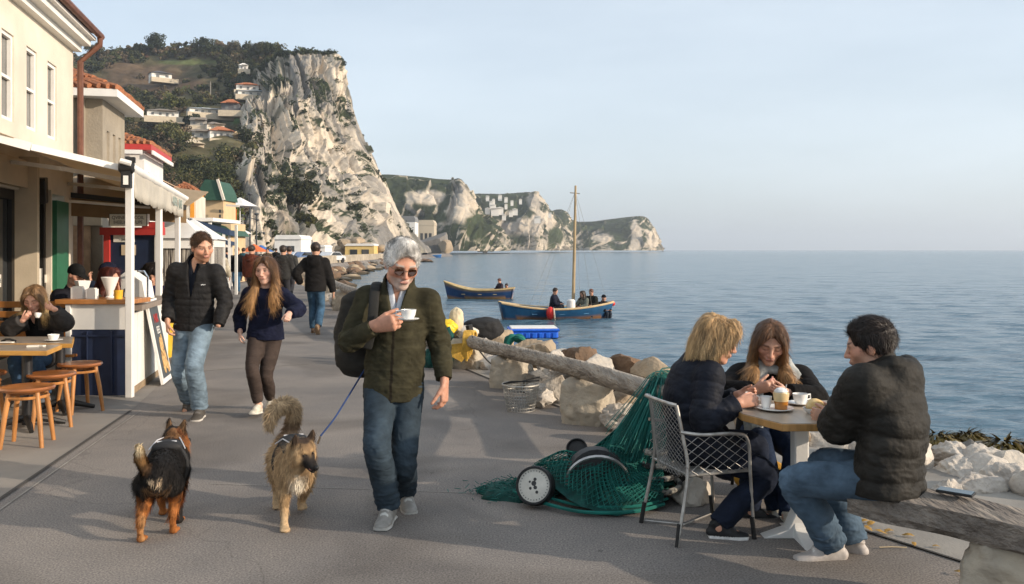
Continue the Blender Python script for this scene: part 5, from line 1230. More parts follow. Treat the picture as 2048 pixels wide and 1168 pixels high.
# buildings at the cliff foot
def block(name, lab, px0, px1, pt, pb, Y, wm, rm, win=0, cat='building', d=6, group=None):
    a_, b_ = P(px0, pb, Y), P(px1, pb, Y); top = P(px0, pt, Y)[2]; z0 = min(a_[2], 0.0); w = b_[0]-a_[0]; h = top-z0; t = thing(name, lab, cat, ((a_[0]+b_[0])/2, Y, z0), 0, group)
    mb = MB(); mb.box((0, d/2, h*.42), (w, d, h*.84)); mb.build('wall', wm, t); mb = MB(); mb.extr([(-w*.52, -.2, h*.842), (w*.52, -.2, h*.842), (w*.52, -.2, h*.92), (w*.42, -.2, h), (-w*.42, -.2, h)], (0, d+.4, 0)); mb.build('roof', rm, t)
    for k in range(win):
        mb = MB(); x = -w*.4+w*.8*(k+.5)/win; mb.box((x, -.02, h*.4), (w*.5/win, .1, h*.4)); mb.build('window', m_glass, t)
    return t
m_yel = mat('yellow_render', (.68, .48, .18), .85, .1, 1)
block('white_shed', 'white flat shed with dark green front at the foot of the pale lower cliff', 549, 602, 470, 505, 118, m_wplast, m_wplast, 1)
block('yellow_building', 'yellow building with blue windows by the shore below the cliff', 690, 748, 487, 512, 172, m_yel, m_wplast, 2)
block('boat_shed', 'long cream shed on the shore right of the yellow building', 755, 812, 490, 511, 190, m_cream, m_wplast, 3)
block('small_white_hut', 'small white hut on the quay behind the walking man in black', 612, 650, 490, 506, 150, m_wplast, m_wplast, 2)
block('white_block_building', 'white building with rows of windows at the foot of the far headland', 800, 830, 432, 506, 560, m_wplast, mat('grey_roof', (.2, .2, .2), .8), 4, d=20)
block('stone_building', 'beige stone building beside the white block at the headland foot', 836, 868, 440, 506, 590, m_beige, m_beige, 3, d=20)
# villas on the hillside
def villa(lab, px, py, w, h, Y, wm, rm, group=None, gable=0):
    sc = Y/FP; W, H = w*sc, h*sc; q = P(px, py, Y); t = thing('hillside_villa', lab, 'villa', q+np.array([0, -7, 1.2]), R(24+(px*7 % 31)-15), group)
    mb = MB(); mb.box((0, W*.3, H*.3-1), (W, W*.6, H*.6+2)); mb.build('wall', wm, t)
    mb = MB(); e = W*.56; f_ = W*.12 if not gable else W*.5
    mb.add([(-e, -.8, H*.6), (e, -.8, H*.6), (e, W*.7, H*.6), (-e, W*.7, H*.6), (-f_, W*.3, H), (f_, W*.3, H)], [[0, 1, 5, 4], [1, 2, 5], [2, 3, 4, 5], [3, 0, 4], [0, 3, 2, 1]]); mb.build('roof', rm, t)
    n_ = max(2, int(w/13)); MB().box((W*.08, -1.6, -1.3), (W*1.35, 3.2, 2.0)).build('terrace', m_beige, t)
    MB().box((W*.12, -1.1, H*.62), (W*.6, 2.2, .2)).build('veranda', rm, t)
    for k in range(n_): mb = MB(); mb.box((-W*.42+W*.84*(k+.5+.12*math.sin(k*5+px))/n_, -.03, H*(.3 if (k+int(px)) % 3 else .2)), (W*.32/n_, .12, H*(.26 if (k+int(px)) % 3 else .4))); mb.build('window', m_glass2, t)
g_roof = mat('grey_tiles', (.2, .17, .14), .85, .2, 1); o_roof = mat('orange_tiles', (.4, .14, .06), .85, .2, 1); p_roof = mat('pale_metal_roof', (.38, .43, .48), .5, .1, 1)
villa('white villa with grey hip roof below the light green tree', 343, 247, 58, 18, 292, m_wplast, g_roof)
villa('low villa with pale blue metal roof and lawn', 428, 240, 64, 13, 295, m_wplast, p_roof)
villa('dark glazed villa with red roof standing above the pale blue roof', 474, 235, 34, 24, 294, mat('dark_cladding', (.1, .1, .11), .6), o_roof)
villa('white terrace villa with red tiles at the top of the cliff edge', 506, 194, 42, 18, 333, m_wplast, o_roof)
villa('white terrace with dark veranda below the red tiled villa', 520, 204, 62, 13, 328, m_wplast, p_roof)
villa('white house with grey roof on a stone terrace', 418, 290, 50, 20, 262, m_wplast, g_roof)
villa('white two storey house with orange tiled roof', 459, 292, 44, 26, 260, m_wplast, o_roof)
villa('cream house with brown roof behind the orange tiled house', 447, 273, 34, 16, 268, m_cream, g_roof)
villa('grey gabled house beside the egg shaped tree', 413, 266, 30, 18, 270, mat('grey_wall', (.35, .33, .3), .85), g_roof, gable=1)
villa('modern white framed house on the brown slope', 336, 168, 38, 16, 395, m_wplast, mat('dark_roof', (.08, .08, .09), .7))
villa('tiny white house among trees near the cliff top', 497, 152, 17, 14, 370, m_wplast, m_wplast)
villa('square stone ruin below the white houses', 406, 318, 38, 26, 245, m_beige, m_beige)
villa('ochre stone tower at the cliff edge beside the orange tiled house', 489, 300, 18, 24, 262, mat('ochre_stone', (.5, .36, .2), .9), mat('ochre_stone', (.5, .36, .2), .9))
mb = MB(); q = P(421, 208, 330); mb.tube([(0, 0, 0), (0, 0, 8.5)], [.25, .12], 6); o_ = mb.build('utility_pole', mat('pole_grey', (.3, .27, .23), .8)); o_.location = q; tag(o_, 'pale utility pole on the wooded slope', 'pole')
# white houses scattered on the far headland
hv = [(975, 392, 7), (987, 398, 6), (1000, 391, 8), (1012, 395, 7), (1024, 401, 6), (983, 404, 9), (986, 412, 12), (975, 418, 10), (990, 421, 16), (1000, 419, 14), (1012, 408, 6), (1030, 420, 11), (1022, 423, 8), (960, 425, 9), (966, 432, 8), (955, 420, 6), (1041, 398, 6), (1008, 430, 8), (1100, 425, 6), (1075, 436, 12)]
for k, (px, py, w) in enumerate(hv):
    s_ = 900/FP; q = P(px, py+3, 930-6*(py-390)/10); W = w*s_; t = MB(); H = W*.45
    t.box((0, 1.5, H/2-2), (W, W*.8, H+4)); t.extr([(-W*.55, -W*.45, H), (W*.55, -W*.45, H), (0, -W*.45, H+W*.14)], (0, W*.9, 0)); o_ = t.build('distant_house', m_wplast); o_.location = q
    tag(o_, 'tiny white house in the village on the far headland', 'house', 'white village houses on the far headland')
# fallen sea rock by the headland and a pale lower rock spur
# ------------------------------------------------------------ the people of the place
def LC(root, rz):
    c, s = math.cos(-rz), math.sin(-rz)
    def f(px, py, Y):
        p = P(px, py, Y)-np.array(root); return np.array([c*p[0]-s*p[1], s*p[0]+c*p[1], p[2]])
    return f
def DC(rz):                             # world direction -> the person's frame
    c, s = math.cos(-rz), math.sin(-rz)
    return lambda d: np.array([c*d[0]-s*d[1], s*d[0]+c*d[1], d[2]])
JEAN = (.05, .075, .1)

# white-haired man walking with a cup
r = G(787, 1018); r = np.array([r[0], 5.45, 0]); q = LC(r, 0)
OLD, oj = person('white haired man in olive jacket and sunglasses walking with a coffee cup', r, 0, 1.78,
    pelvis=q(788, 770, 5.47), neck=q(797, 577, 5.47), head=q(803, 528, 5.40), look=(22, 23, -4), sw=.19, hs=1.19,
    wr=[q(752, 652, 5.24), q(889, 764, 5.42)], el=[(-.6, .25, -.6), (.1, .9, 0)],
    hd=[dict(D=(.9, -.35, .2), T=(.1, -.2, 1), curl=52, thumb=35, size=1.18), dict(D=(.0, -.12, -1), T=(-.3, -1, 0), curl=38, size=1.12, thumb=12)],
    an=[q(777, 1012, 5.33), q(811, 985, 5.66)], kn=[(.0, -1, 0), (.05, -1, 0)], toe=[(-.1, -1, 0), (.3, -1, -.0)],
    top=dict(col=(.04, .036, .021), bulk=1.02, hem=.085, front=1.15, sl=(.074, .068, .065, .05), collar=.075, collar_r=.088, vee=.2, vw=.09, shirt=(.5, .52, .56), vest=(.02, .023, .03), lining=(.016, .013, .01), cuff=True, wrk=1.25, zip=(.016, .013, .009), band=(.03, .026, .014)),
    bot=dict(col=(.024, .036, .048), r=(.102, .078, .069), wrk=1.4, fade=.8), shoe=dict(col=(.25, .24, .22), sole=(.42, .41, .38), outsole=(.05, .05, .05), lace=(.5, .5, .47), s=1.08),
    hair=dict(style='short', col=(.55, .53, .5), tip=(.42, .4, .38), puff=.01, sl=.026, n=11000, lift=.4, wild=.4, sw=.0022), face=dict(skin=(.5, .25, .165), brow=(.4, .36, .32), beard=((.52, .45, .4), .6)), vox=.005, seed=3)
# sunglasses
def sunglasses(T, h):
    lens = MB(); fr = MB(); k = h.s
    for sg in (-1, 1):
        pts = [h.p(sg*.034+.026*math.cos(a)*(1 if abs(math.cos(a)) < .9 else .95), .103-.012*abs(math.cos(a)), .0+.019*math.sin(a)-.003) for a in np.linspace(0, 2*math.pi, 18)[:-1]]
        lens.extr(pts, h.F*.003)
        fr.tube(pts+[pts[0], pts[1]], .0016, 6, False)
        fr.tube([h.p(sg*.058, .095, .006), h.p(sg*.08, .05, .006), h.p(sg*.082, -.01, .004)], .002, 6)
    fr.tube([h.p(-.01, .108, .006), h.p(0, .113, .01), h.p(.01, .108, .006)], .002, 6)
    o = fr.build('sunglasses', mat('spectacle_frame', (.2, .16, .1), .3, .1, metal=.8), T, True)
    lens.build('lens', mat('dark_lens', (.05, .018, .008), .08, .1, spec=.7), o)
sunglasses(OLD, oj['h'])
# couple
r = np.array([P(392, 0, 8.72)[0], 8.72, 0]); q = LC(r, 0)
MAN2, j2 = person('bearded man in black quilted jacket and faded jeans strolling beside the long haired woman', r, 0, 1.86,
    pelvis=q(388, 648, 8.75), neck=q(393, 529, 8.75), head=q(404, 494, 8.69), look=(42, 14, 6), sw=.2, hs=1.17,
    wr=[q(335, 643, 8.62), q(437, 650, 8.6)], el=[(-.4, .8, -.2), (.5, .9, .1)],
    hd=[dict(D=(.1, -.15, -1), T=(.5, -1, 0), curl=40), dict(D=(-.5, -.6, -.6), T=(-.3, -.3, 1), hide=True, cuff=.0)],
    an=[q(377, 800, 9.02), q(400, 817, 8.62)], toe=[(-.12, -.75, -.62), (.12, -1, 0)],
    top=dict(col=(.013, .0125, .013), nylon=True, bulk=1.06, hem=.06, quilt=(.01, .062), sl=(.08, .073, .068, .052), collar=.07, collar_r=.09, vee=.3, vw=.075, shirt=(.012, .014, .022), lining=(.012, .012, .014), cuff=True, zip=(.006, .006, .006)),
    bot=dict(col=(.125, .17, .21), r=(.11, .085, .075), fade=.9, wrk=1.5), shoe=dict(col=(.07, .06, .05), sole=(.5, .47, .42), lace=(.12, .11, .1), s=1.08),
    hair=dict(style='short', col=(.075, .04, .022), tip=(.045, .025, .015), puff=.0, sl=.03, n=6000, lift=.6, wild=.6), face=dict(skin=(.55, .3, .2), brow=(.09, .04, .02), beard=((.22, .1, .055), .7)), vox=.007, seed=5)
lg = MB()
for i in range(4): lg.box((.0+i*.011, 0, (.002 if i % 2 else -.001)), (.008, .002, .008 if i != 3 else .006))
lo_ = lg.build('chest_logo', mat('logo_white', (.7, .7, .7), .7), MAN2); lo_.location = (.115, -.172, 1.31); lo_.rotation_euler = (R(-12), 0, R(20))
r = np.array([P(533, 0, 8.9)[0], 8.9, 0]); q = LC(r, 0)
WOM2, jw = person('long haired woman in navy sweatshirt and brown jeans strolling beside the bearded man', r, 0, 1.66,
    pelvis=q(531, 668, 8.92), neck=q(533, 577, 8.92), head=q(531, 540, 8.86), look=(-6, 8, 3), sw=.165, hs=1.14, fem=True,
    wr=[q(480, 664, 8.85), q(578, 628, 8.55)], el=[(-.5, .8, -.1), (.8, .5, -.3)],
    hd=[dict(D=(.05, -.15, -1), T=(.4, -1, 0), curl=35), dict(D=(.1, -.8, -.35), T=(-.8, -.2, .5), curl=55)],
    an=[q(517, 812, 8.72), q(541, 800, 9.08)], toe=[(-.1, -1, .12), (.15, -1, -.1)],
    top=dict(name='sweatshirt', col=(.009, .011, .026), bulk=1.1, hem=.05, sl=(.072, .066, .062, .048), collar=.02, collar_r=.078, cuff=True, wrk=1.3, front=1.05),
    bot=dict(col=(.045, .033, .028), r=(.095, .064, .048), cut=.1, denim=False, wrk=.8, fade=.4), shoe=dict(col=(.55, .5, .4), sole=(.62, .58, .5), lace=(.65, .62, .55), s=1.0),
    hair=dict(style='long', col=(.1, .05, .024), tip=(.42, .23, .09), len=.36, fore=.085, fadeu=.4, n=3500, sl=.1), face=dict(skin=(.6, .36, .27), brow=(.12, .06, .035)), vox=.007, seed=8)
# man in black walking away
r = np.array([P(631, 0, 17.3)[0], 17.3, 0])
person('man in black hooded coat and jeans walking away along the stone rail', r, R(180), 1.78,
    wr=[(-.33, -.12, .8), (.3, -.02, .98)], el=[(-.5, .6, -.2), (.6, .6, -.2)], hd=[dict(D=(0, -.3, -1), curl=40), dict(D=(-.3, -.8, 0), T=(0, 0, 1), hide=True)],
    an=[(-.1, .22, .16), (.07, -.12, .09)], toe=[(-.05, -.45, -.9), (0, -1, 0)],
    top=dict(col=(.014, .013, .013), bulk=1.13, hem=.12, sl=(.085, .08, .074, .058), hood=True, collar=.07), bot=dict(col=(.04, .085, .14), r=(.1, .08, .07)),
    shoe=dict(col=(.12, .07, .04), sole=(.3, .2, .12)), hair=dict(style='short', col=(.03, .02, .015), puff=.008), vox=.014, seed=11)

# blonde woman in the wire chair
rz = R(97); r = np.array([1.07, 5.27, 0]); q = LC(r, rz); dd = DC(rz)
person('blonde woman in black quilted coat sitting in the wire chair holding a white cup', r, rz, 1.68,
    pelvis=q(1388, 880, 5.27), neck=q(1398, 722, 5.3), head=q(1431, 678, 5.26), look=(-24, 18, 4), sw=.18, hs=1.14, fem=True, mid=q(1366, 800, 5.28),
    wr=[q(1478, 806, 5.07), q(1478, 790, 5.32)], el=[dd((-.6, -.35, -.8)), dd((-.5, .5, -.8))],
    hd=[dict(D=dd((.9, .1, .18)), T=dd((.1, .4, .8)), curl=48, size=1.0), dict(D=dd((.9, -.35, .2)), T=dd((.2, .1, 1)), curl=45)],
    an=[q(1437, 1050, 5.02), q(1500, 1018, 5.42)], kn=[dd((1, 0, .3)), dd((1, 0, .3))], toe=[dd((1, -.12, 0)), dd((1, -.05, 0))],
    top=dict(name='quilted_coat', col=(.008, .01, .017), nylon=True, bulk=1.1, hem=.1, quilt=(.011, .058), sl=(.08, .072, .066, .052), collar=.075, collar_r=.085, skirt=.55, cuff=True),
    bot=dict(col=(.009, .013, .025), r=(.1, .07, .06), fade=.5), shoe=dict(col=(.012, .012, .013), sole=(.6, .58, .55), lace=(.03, .03, .03)),
    hair=dict(style='bob', col=(.33, .21, .1), tip=(.52, .37, .19), len=.12, n=5200, sl=.055, wild=.4, lift=.12), face=dict(skin=(.58, .3, .2), brow=(.25, .15, .07)), vox=.0052, seed=21)
# woman with the grey scarf
rz = R(-3); r = np.array([1.72, 5.95, 0]); q = LC(r, rz); dd = DC(rz)
SCW, js = person('brown haired woman with a grey scarf looking down at the cafe table', r, rz, 1.66,
    pelvis=(0, 0, .44), neck=q(1543, 731, 5.83), head=q(1540, 684, 5.71), look=(-8, 27, -6), sw=.19, hs=1.12, fem=True, mid=(0, .05, .66),
    wr=[q(1510, 780, 5.5), q(1572, 785, 5.48)], el=[dd((-.9, .1, -.35)), dd((.9, .1, -.35))],
    hd=[dict(D=dd((.75, -.35, .3)), T=dd((.1, -.4, 1)), curl=40, size=1.0), dict(D=dd((-.75, -.35, .2)), T=dd((.1, -.4, 1)), curl=45)],
    an=[q(1553, 1020, 5.5), q(1576, 1030, 5.33)], kn=[dd((-.2, -1, .25)), dd((.1, -1, .25))], toe=[dd((-.15, -1, 0)), dd((.05, -1, 0))],
    top=dict(name='sweater', col=(.011, .01, .01), bulk=1.14, hem=.06, sl=(.085, .08, .076, .05), collar=.05, collar_r=.074, drop=.02),
    bot=dict(col=(.012, .021, .045), r=(.098, .068, .058), fade=.6), shoe=dict(col=(.55, .5, .42), sole=(.6, .56, .5), outsole=(.3, .18, .07), lace=(.6, .57, .5)),
    hair=dict(style='long', col=(.1, .05, .025), tip=(.42, .24, .1), len=.25, fore=.07, fadeu=.35, n=4500, sl=.07, wild=.25), face=dict(skin=(.55, .31, .22), brow=(.1, .05, .03), shut=True), vox=.0052, seed=23)
def scarf(T, j):
    n, U, F, L = j['neck'], j['up'], j['FW'], j['LX']; v = Vol(*bbox([n+U*.08, n-U*.36+F*.2, n+L*.2, n-L*.2], .1), .006)
    a = [n+U*.03+L*.1*math.cos(t)+F*.1*math.sin(t)-U*.02*math.sin(t) for t in np.linspace(0, 6.28, 13)]; v.tube(a, [.032]*13, k=.01, up=2)
    for sg in (-1, 1): v.tube([n+L*sg*.08+F*.08+U*.03, n+L*sg*.145+F*.155-U*.08, n+L*sg*.15+F*.205-U*.22, n+L*sg*.135+F*.235-U*.36], [(.045, .03), (.066, .024), (.068, .02), (.06, .018)], u=L, k=.012, flat=(0, 1))
    V, F_ = v.mesh(); N = normals(V, F_); V = V+N*(fbm(V*np.array([40, 40, 14]), 3, 2)*.005)[:, None]; link_mesh('scarf', V, F_, mat('grey_wool', (.4, .41, .39), .95, .3, 18, .8, 220, cloth=True), T, True)
scarf(SCW, js)
# man on the beam
rz = R(228); r = np.array([1.87, 4.36, 0]); q = LC(r, rz); dd = DC(rz)
person('dark haired man in brown black hooded quilted jacket sitting on the wooden beam', r, rz, 1.8,
    pelvis=q(1775, 945, 4.38), neck=q(1762, 742, 4.44), head=q(1741, 692, 4.46), look=(16, 12, 0), sw=.205, hs=1.12, mid=q(1790, 845, 4.36),
    wr=[q(1668, 826, 4.97), q(1668, 838, 4.72)], el=[dd((.3, .7, -.7)), dd((-.5, -.6, -.7))],
    hd=[dict(D=dd((-.6, .5, .1)), T=dd((0, 0, 1)), curl=50), dict(D=dd((-.75, .35, .12)), T=dd((-.2, .1, 1)), curl=55)],
    an=[q(1704, 1082, 4.8), q(1664, 1090, 4.69)], kn=[dd((-.5, .5, .6)), dd((-1, .3, .6))], toe=[dd((-.8, .5, 0)), dd((-1, -.05, 0))],
    top=dict(col=(.02, .018, .015), nylon=True, bulk=1.2, hem=.1, quilt=(.012, .078), sl=(.095, .088, .08, .06), collar=.07, collar_r=.092, hood=True, cuff=True, flare=1.02, wrk=1.2),
    bot=dict(col=(.065, .1, .14), r=(.112, .084, .078), wrk=1.5), shoe=dict(col=(.42, .38, .35), sole=(.58, .54, .48), lace=(.6, .57, .53), s=1.05),
    hair=dict(style='short', col=(.02, .013, .01), tip=(.02, .013, .01), puff=.008, sl=.03, n=7000, lift=.55, wild=.6), face=dict(skin=(.5, .27, .18), brow=(.02, .012, .01), beard=((.3, .16, .11), .5)), vox=.0055, seed=25)
# woman drinking at the cafe table
r = np.array([P(68, 0, 9.75)[0]+.12, 9.75, 0]); q = LC(r, 0)
person('woman in grey jacket drinking from a small cup behind the cafe tables', r, 0, 1.66,
    pelvis=(0, 0, .5), neck=q(72, 632, 9.6), head=q(68, 597, 9.48), look=(8, 26, 0), sw=.2, hs=1.15, fem=True, mid=(0, .05, .75),
    wr=[q(46, 640, 9.25), q(108, 618, 9.25)], el=[(-.9, 0, -.6), (.9, 0, -.6)],
    hd=[dict(D=(.7, -.2, .55), T=(.3, -.5, .8), curl=40), dict(D=(-.85, -.1, .3), T=(-.1, -.3, 1), curl=40)],
    an=[q(45, 795, 9.35), (.14, -.25, .09)], kn=[(-.1, -1, .2), (.1, -1, .2)],
    top=dict(col=(.04, .037, .036), bulk=1.18, hem=.06, sl=(.085, .082, .078, .055), collar=.06, vee=.34, vw=.08, shirt=(.008, .008, .009), skirt=.3, collar_r=.085),
    bot=dict(col=(.03, .06, .11)), shoe=dict(col=(.5, .48, .45)),
    hair=dict(style='long', col=(.17, .1, .05), tip=(.45, .3, .13), len=.22, fore=.03, fadeu=.2, n=2500, sl=.08), face=dict(skin=(.6, .34, .25), brow=(.14, .08, .05), shut=True), vox=.0075, seed=27)
# four guests behind the counter
def guest(label, px, py, Y, rz, col, hair, look, fem, pel=.62, hand=None, **kw):
    r = np.array([P(px, 0, Y)[0], Y, 0]); z = P(px, py, Y)[2]; hs = 1.12; nk = (0, -.03, z-.17*hs)
    person(label, r, rz, 1.72, pelvis=(0, .08, z-.78), neck=nk, head=(0, -.1, z), look=look, sw=.18, hs=hs, fem=fem,
        wr=[(-.12, -.36, z-.38), (.1, -.3, z-.12) if hand else (.14, -.36, z-.38)], el=[(-.8, .3, -.6), (.8, .2, -.8)],
        hd=[dict(D=(.6, -.8, .1), T=(0, 0, 1)), dict(D=(-.5, -.2, .8) if hand else (-.6, -.8, .1), T=(0, -.5, 1))],
        an=[(-.12, -.3, z-1.2), (.12, -.3, z-1.2)], top=dict(col=col, bulk=1.12, hem=.08, collar=.06, sl=(.085, .08, .072, .052)), bot=dict(col=(.02, .03, .05)), shoe=dict(col=(.03, .03, .03)), hair=hair, vox=.012, **kw)
guest('man in black cap and dark coat leaning over the counter end', 142, 550, 10.75, R(62), (.012, .012, .017), dict(style='cap', col=(.01, .01, .01)), (5, 22, 0), False, seed=31, face=dict(beard=((.05, .03, .02), .8)))
guest('red haired woman in olive top sitting at the counter', 205, 556, 11.0, R(75), (.03, .028, .018), dict(style='long', col=(.07, .018, .014), tip=(.1, .025, .015), len=.26, fore=.0), (0, 12, 0), True, seed=33)
guest('person in navy knitted hat facing the red haired woman', 231, 545, 11.7, R(-60), (.012, .018, .035), dict(style='beanie', col=(.012, .014, .03)), (0, 10, 0), False, seed=35, hand=True)
guest('person with big dark curly hair behind the white counter posts', 305, 548, 12.6, R(20), (.02, .018, .05), dict(style='curly', col=(.012, .009, .008)), (0, 25, 0), True, seed=37)

# strollers further down the promenade
def stroller(label, px, py, H, away, top, bot, hair, seed, Y=None, bag=False, fem=False):
    g = G(px, py); Y = g[1] if Y is None else Y; r = np.array([(px-1024)/FP*Y, Y, 0]); st = (.16 if seed % 2 else -.16)
    person(label, r, R(180 if away else 0)+R((seed*37 % 30)-15), H, wr=[(-.3, -.05+st*.6, .84*H/1.75), (.3, -.05-st*.6, .84*H/1.75)], el=[(-.5, .6, 0), (.5, .6, 0)],
        hd=[dict(D=(0, -.2, -1)), dict(D=(0, -.2, -1))], an=[(-.09, st, .09+max(0, st)*.4), (.09, -st, .09+max(0, -st)*.4)],
        top=dict(col=top, bulk=1.14, hem=.1, sl=(.085, .078, .07, .055), collar=.07, **({'hood': True} if away else {})), bot=dict(col=bot), shoe=dict(col=(.03, .025, .02), sole=(.06, .05, .05)),
        hair=hair, vox=.02, seed=seed, fem=fem, hs=1.12)
DKH = dict(style='short', col=(.03, .02, .015), puff=.01)
stroller('person in black padded coat and blue jeans walking towards the cafe', 474, 588, 1.72, False, (.014, .014, .016), (.03, .075, .13), dict(style='short', col=(.2, .1, .05), puff=.01), 41)
stroller('person in pale beige coat walking away behind the bearded man', 437, 590, 1.68, True, (.36, .32, .25), (.05, .05, .06), dict(style='beanie', col=(.3, .26, .2)), 42, Y=26.5)
stroller('person in rust and black jacket walking away behind the long haired woman', 503, 590, 1.76, True, (.1, .028, .016), (.02, .02, .024), DKH, 43, Y=26.0)
stroller('person in dark grey coat walking away near the stone rail', 566, 590, 1.74, True, (.03, .029, .028), (.03, .03, .035), DKH, 44, Y=24.0)
stroller('person in charcoal hooded coat beside the walker in dark grey', 578, 575, 1.74, True, (.04, .04, .038), (.03, .03, .035), DKH, 45, Y=29.0)
stroller('person in dark blue coat walking under the blue awnings', 453, 580, 1.7, True, (.014, .018, .035), (.02, .025, .04), DKH, 46, Y=34)
stroller('person in red coat near the far market stalls', 425, 560, 1.7, False, (.2, .025, .02), (.02, .02, .03), DKH, 47, Y=43)
stroller('person in teal jacket among the distant walkers', 487, 560, 1.72, True, (.02, .07, .1), (.02, .02, .03), DKH, 48, Y=45)
stroller('person in dark maroon coat among the distant walkers', 462, 558, 1.7, False, (.07, .015, .018), (.03, .04, .06), DKH, 49, Y=49)
stroller('person in brown coat far along the promenade', 535, 552, 1.72, False, (.09, .06, .04), (.03, .03, .04), DKH, 50, Y=52)
stroller('person in black jacket far along the promenade beside the wall', 552, 548, 1.74, True, (.014, .014, .015), (.02, .03, .05), DKH, 51, Y=60)
stroller('person in grey jacket far along the promenade under the awning end', 478, 545, 1.7, False, (.12, .12, .13), (.03, .04, .07), DKH, 52, Y=64)
# ------------------------------------------------------------ stone posts, logs, boulders
m_stone = mat('rough_stone', (.5, .43, .33), .92, .3, 2.6, 1.0, 16, col2=(.27, .235, .19), detail=9, bdetail=9)
def tone_rock(nm, c, c2, sc=2.2):                        # the band near the water stays wet and grown with algae
    m = mat(nm, c, .9, .3, sc, 1.3, 14, col2=c2, detail=10, bdetail=9); n, l, b = nodes(m); g = n.new('ShaderNodeNewGeometry'); sp = n.new('ShaderNodeSeparateXYZ'); mr = n.new('ShaderNodeMapRange'); mx = n.new('ShaderNodeMix'); mx.data_type = 'RGBA'
    l.new(g.outputs['Position'], sp.inputs[0]); l.new(sp.outputs['Z'], mr.inputs['Value']); mr.inputs['From Min'].default_value = -.78; mr.inputs['From Max'].default_value = -.98; l.new(mr.outputs['Result'], mx.inputs['Factor'])
    l.new(b.inputs['Base Color'].links[0].from_socket, mx.inputs['A']); mx.inputs['B'].default_value = (.045, .036, .022, 1); l.new(mx.outputs['Result'], b.inputs['Base Color']); return m
ROCKM = {'pale': tone_rock('pale_rock', (.56, .5, .42), (.36, .32, .27)), 'white': tone_rock('white_rock', (.6, .54, .46), (.36, .32, .28), 3.5), 'tan': tone_rock('tan_rock', (.42, .32, .21), (.27, .21, .15)),
         'brown': tone_rock('brown_rock', (.2, .12, .07), (.11, .075, .05)), 'grey': tone_rock('grey_rock', (.25, .23, .2), (.14, .13, .12))}
_ico = {}
def ico(n):
    if n not in _ico:
        bm = bmesh.new(); bmesh.ops.create_icosphere(bm, subdivisions=n, radius=1); bm.verts.ensure_lookup_table()
        _ico[n] = (np.array([v.co[:] for v in bm.verts]), np.array([[v.index for v in f.verts] for f in bm.faces], np.int32)); bm.free()
    return _ico[n]
def rock_mesh(seed, size, n=4, cuts=16, rough=.05):
    V, F = ico(n); r = np.random.default_rng(seed); N = r.normal(size=(cuts, 3)); N /= np.linalg.norm(N, axis=1)[:, None]; h = r.uniform(.55, .95, cuts)
    rad = np.ones(len(V))*1.1; dn = V@N.T
    for k in range(cuts): rad = np.minimum(rad, np.where(dn[:, k] > .05, h[k]/np.maximum(dn[:, k], .05), 9))
    rad = rad*(1+rough*fbm(V*2.2+seed, 4, seed)+rough*.35*ridged(V*6+seed, 3, seed+4)); return V*rad[:, None]*np.array(size), F
def rock(name, lab, loc, size, tone, seed, group=None, n=4, rz=None, cuts=16, rough=.05):
    if rough > .1: n = 5
    V, F = rock_mesh(seed, size, n, cuts, rough)
    if rough > .1: V = V*(1+.055*ridged(V/np.mean(size)*2.6+seed, 4, seed+8)+.03*fbm(V/np.mean(size)*9, 3, seed))[:, None]
    o = link_mesh(name, V, F, ROCKM[tone], smooth=True); o.data.set_sharp_from_angle(angle=R(32 if rough < .1 else 70))
    o.location = tuple(loc); o.rotation_euler = (0, 0, rz if rz is not None else (seed*1.7) % 6.28); tag(o, lab, 'rock', group); return o
def rough_block(name, lab, c, d, rz, seed):
    n = 22; g = np.linspace(-1, 1, n); Vs = []; Fs = []; b_ = 0
    for ax in range(3):
        for sg in (-1, 1):
            U, W = np.meshgrid(g, g, indexing='ij'); p = np.zeros((n, n, 3)); p[..., ax] = sg; p[..., (ax+1) % 3] = U*sg; p[..., (ax+2) % 3] = W
            i = np.arange(n-1)[:, None]*n+np.arange(n-1)[None]; Fs.append(np.stack([i, i+n, i+n+1, i+1], -1).reshape(-1, 4)+b_); Vs.append(p.reshape(-1, 3)); b_ += n*n
    V = np.concatenate(Vs); F = np.concatenate(Fs); L = np.linalg.norm(V*np.array([1, 1, 1]), ord=8, axis=1)
    V = V/L[:, None]*1.0; q = V*np.array(d)/2; rd = V/np.linalg.norm(V, axis=1)[:, None]
    q = q+rd*(fbm(q*4+seed, 4, seed)*.035+ridged(q*7+seed, 4, seed+3)*.014+fbm(q*30, 2, seed)*.004)[:, None]
    o = link_mesh(name, q, F, m_stone, smooth=True); o.data.set_sharp_from_angle(angle=R(50)); o.location = tuple(c); o.rotation_euler = (0, 0, rz); tag(o, lab, 'stone post', 'stone posts of the log rail'); return o
rough_block('stone_post', 'nearest rough stone post under the log rail behind the green net', (.72, 8.4, .18), (.46, .38, .44), R(-24), 3)
rough_block('stone_post', 'stone post behind the wire basket under the log rail', (0.0, 10.55, .14), (.42, .34, .4), R(-24), 5)
rough_block('stone_post', 'stone post below the hanging yellow bag', (-.62, 12.25, .13), (.4, .32, .38), R(-22), 7)
rough_block('stone_post', 'stone post between the white haired man and the walker in black', (-4.55, 24.0, .26), (.6, .5, .56), R(-18), 9)
for k, (x, y) in enumerate(((-1.55, 15.2), (-2.55, 18), (-3.55, 21))): rough_block('stone_post', ['stone post hidden past the elbow of the white haired man', 'stone post two along from the yellow bag', 'stone post just before the walker in black'][k], (x, y, .24), (.5, .45, .5), R(-20), 11+k)
for k, (x, y) in enumerate(((-5.9, 28.5), (-7.2, 33), (-8.7, 38))): rough_block('stone_post', ['pale stone post left of the walker in black', 'far pale stone post further along the rail', 'farthest pale stone post of the rail'][k], (x, y, .28), (.5, .45, .6), R(-18), 21+k)
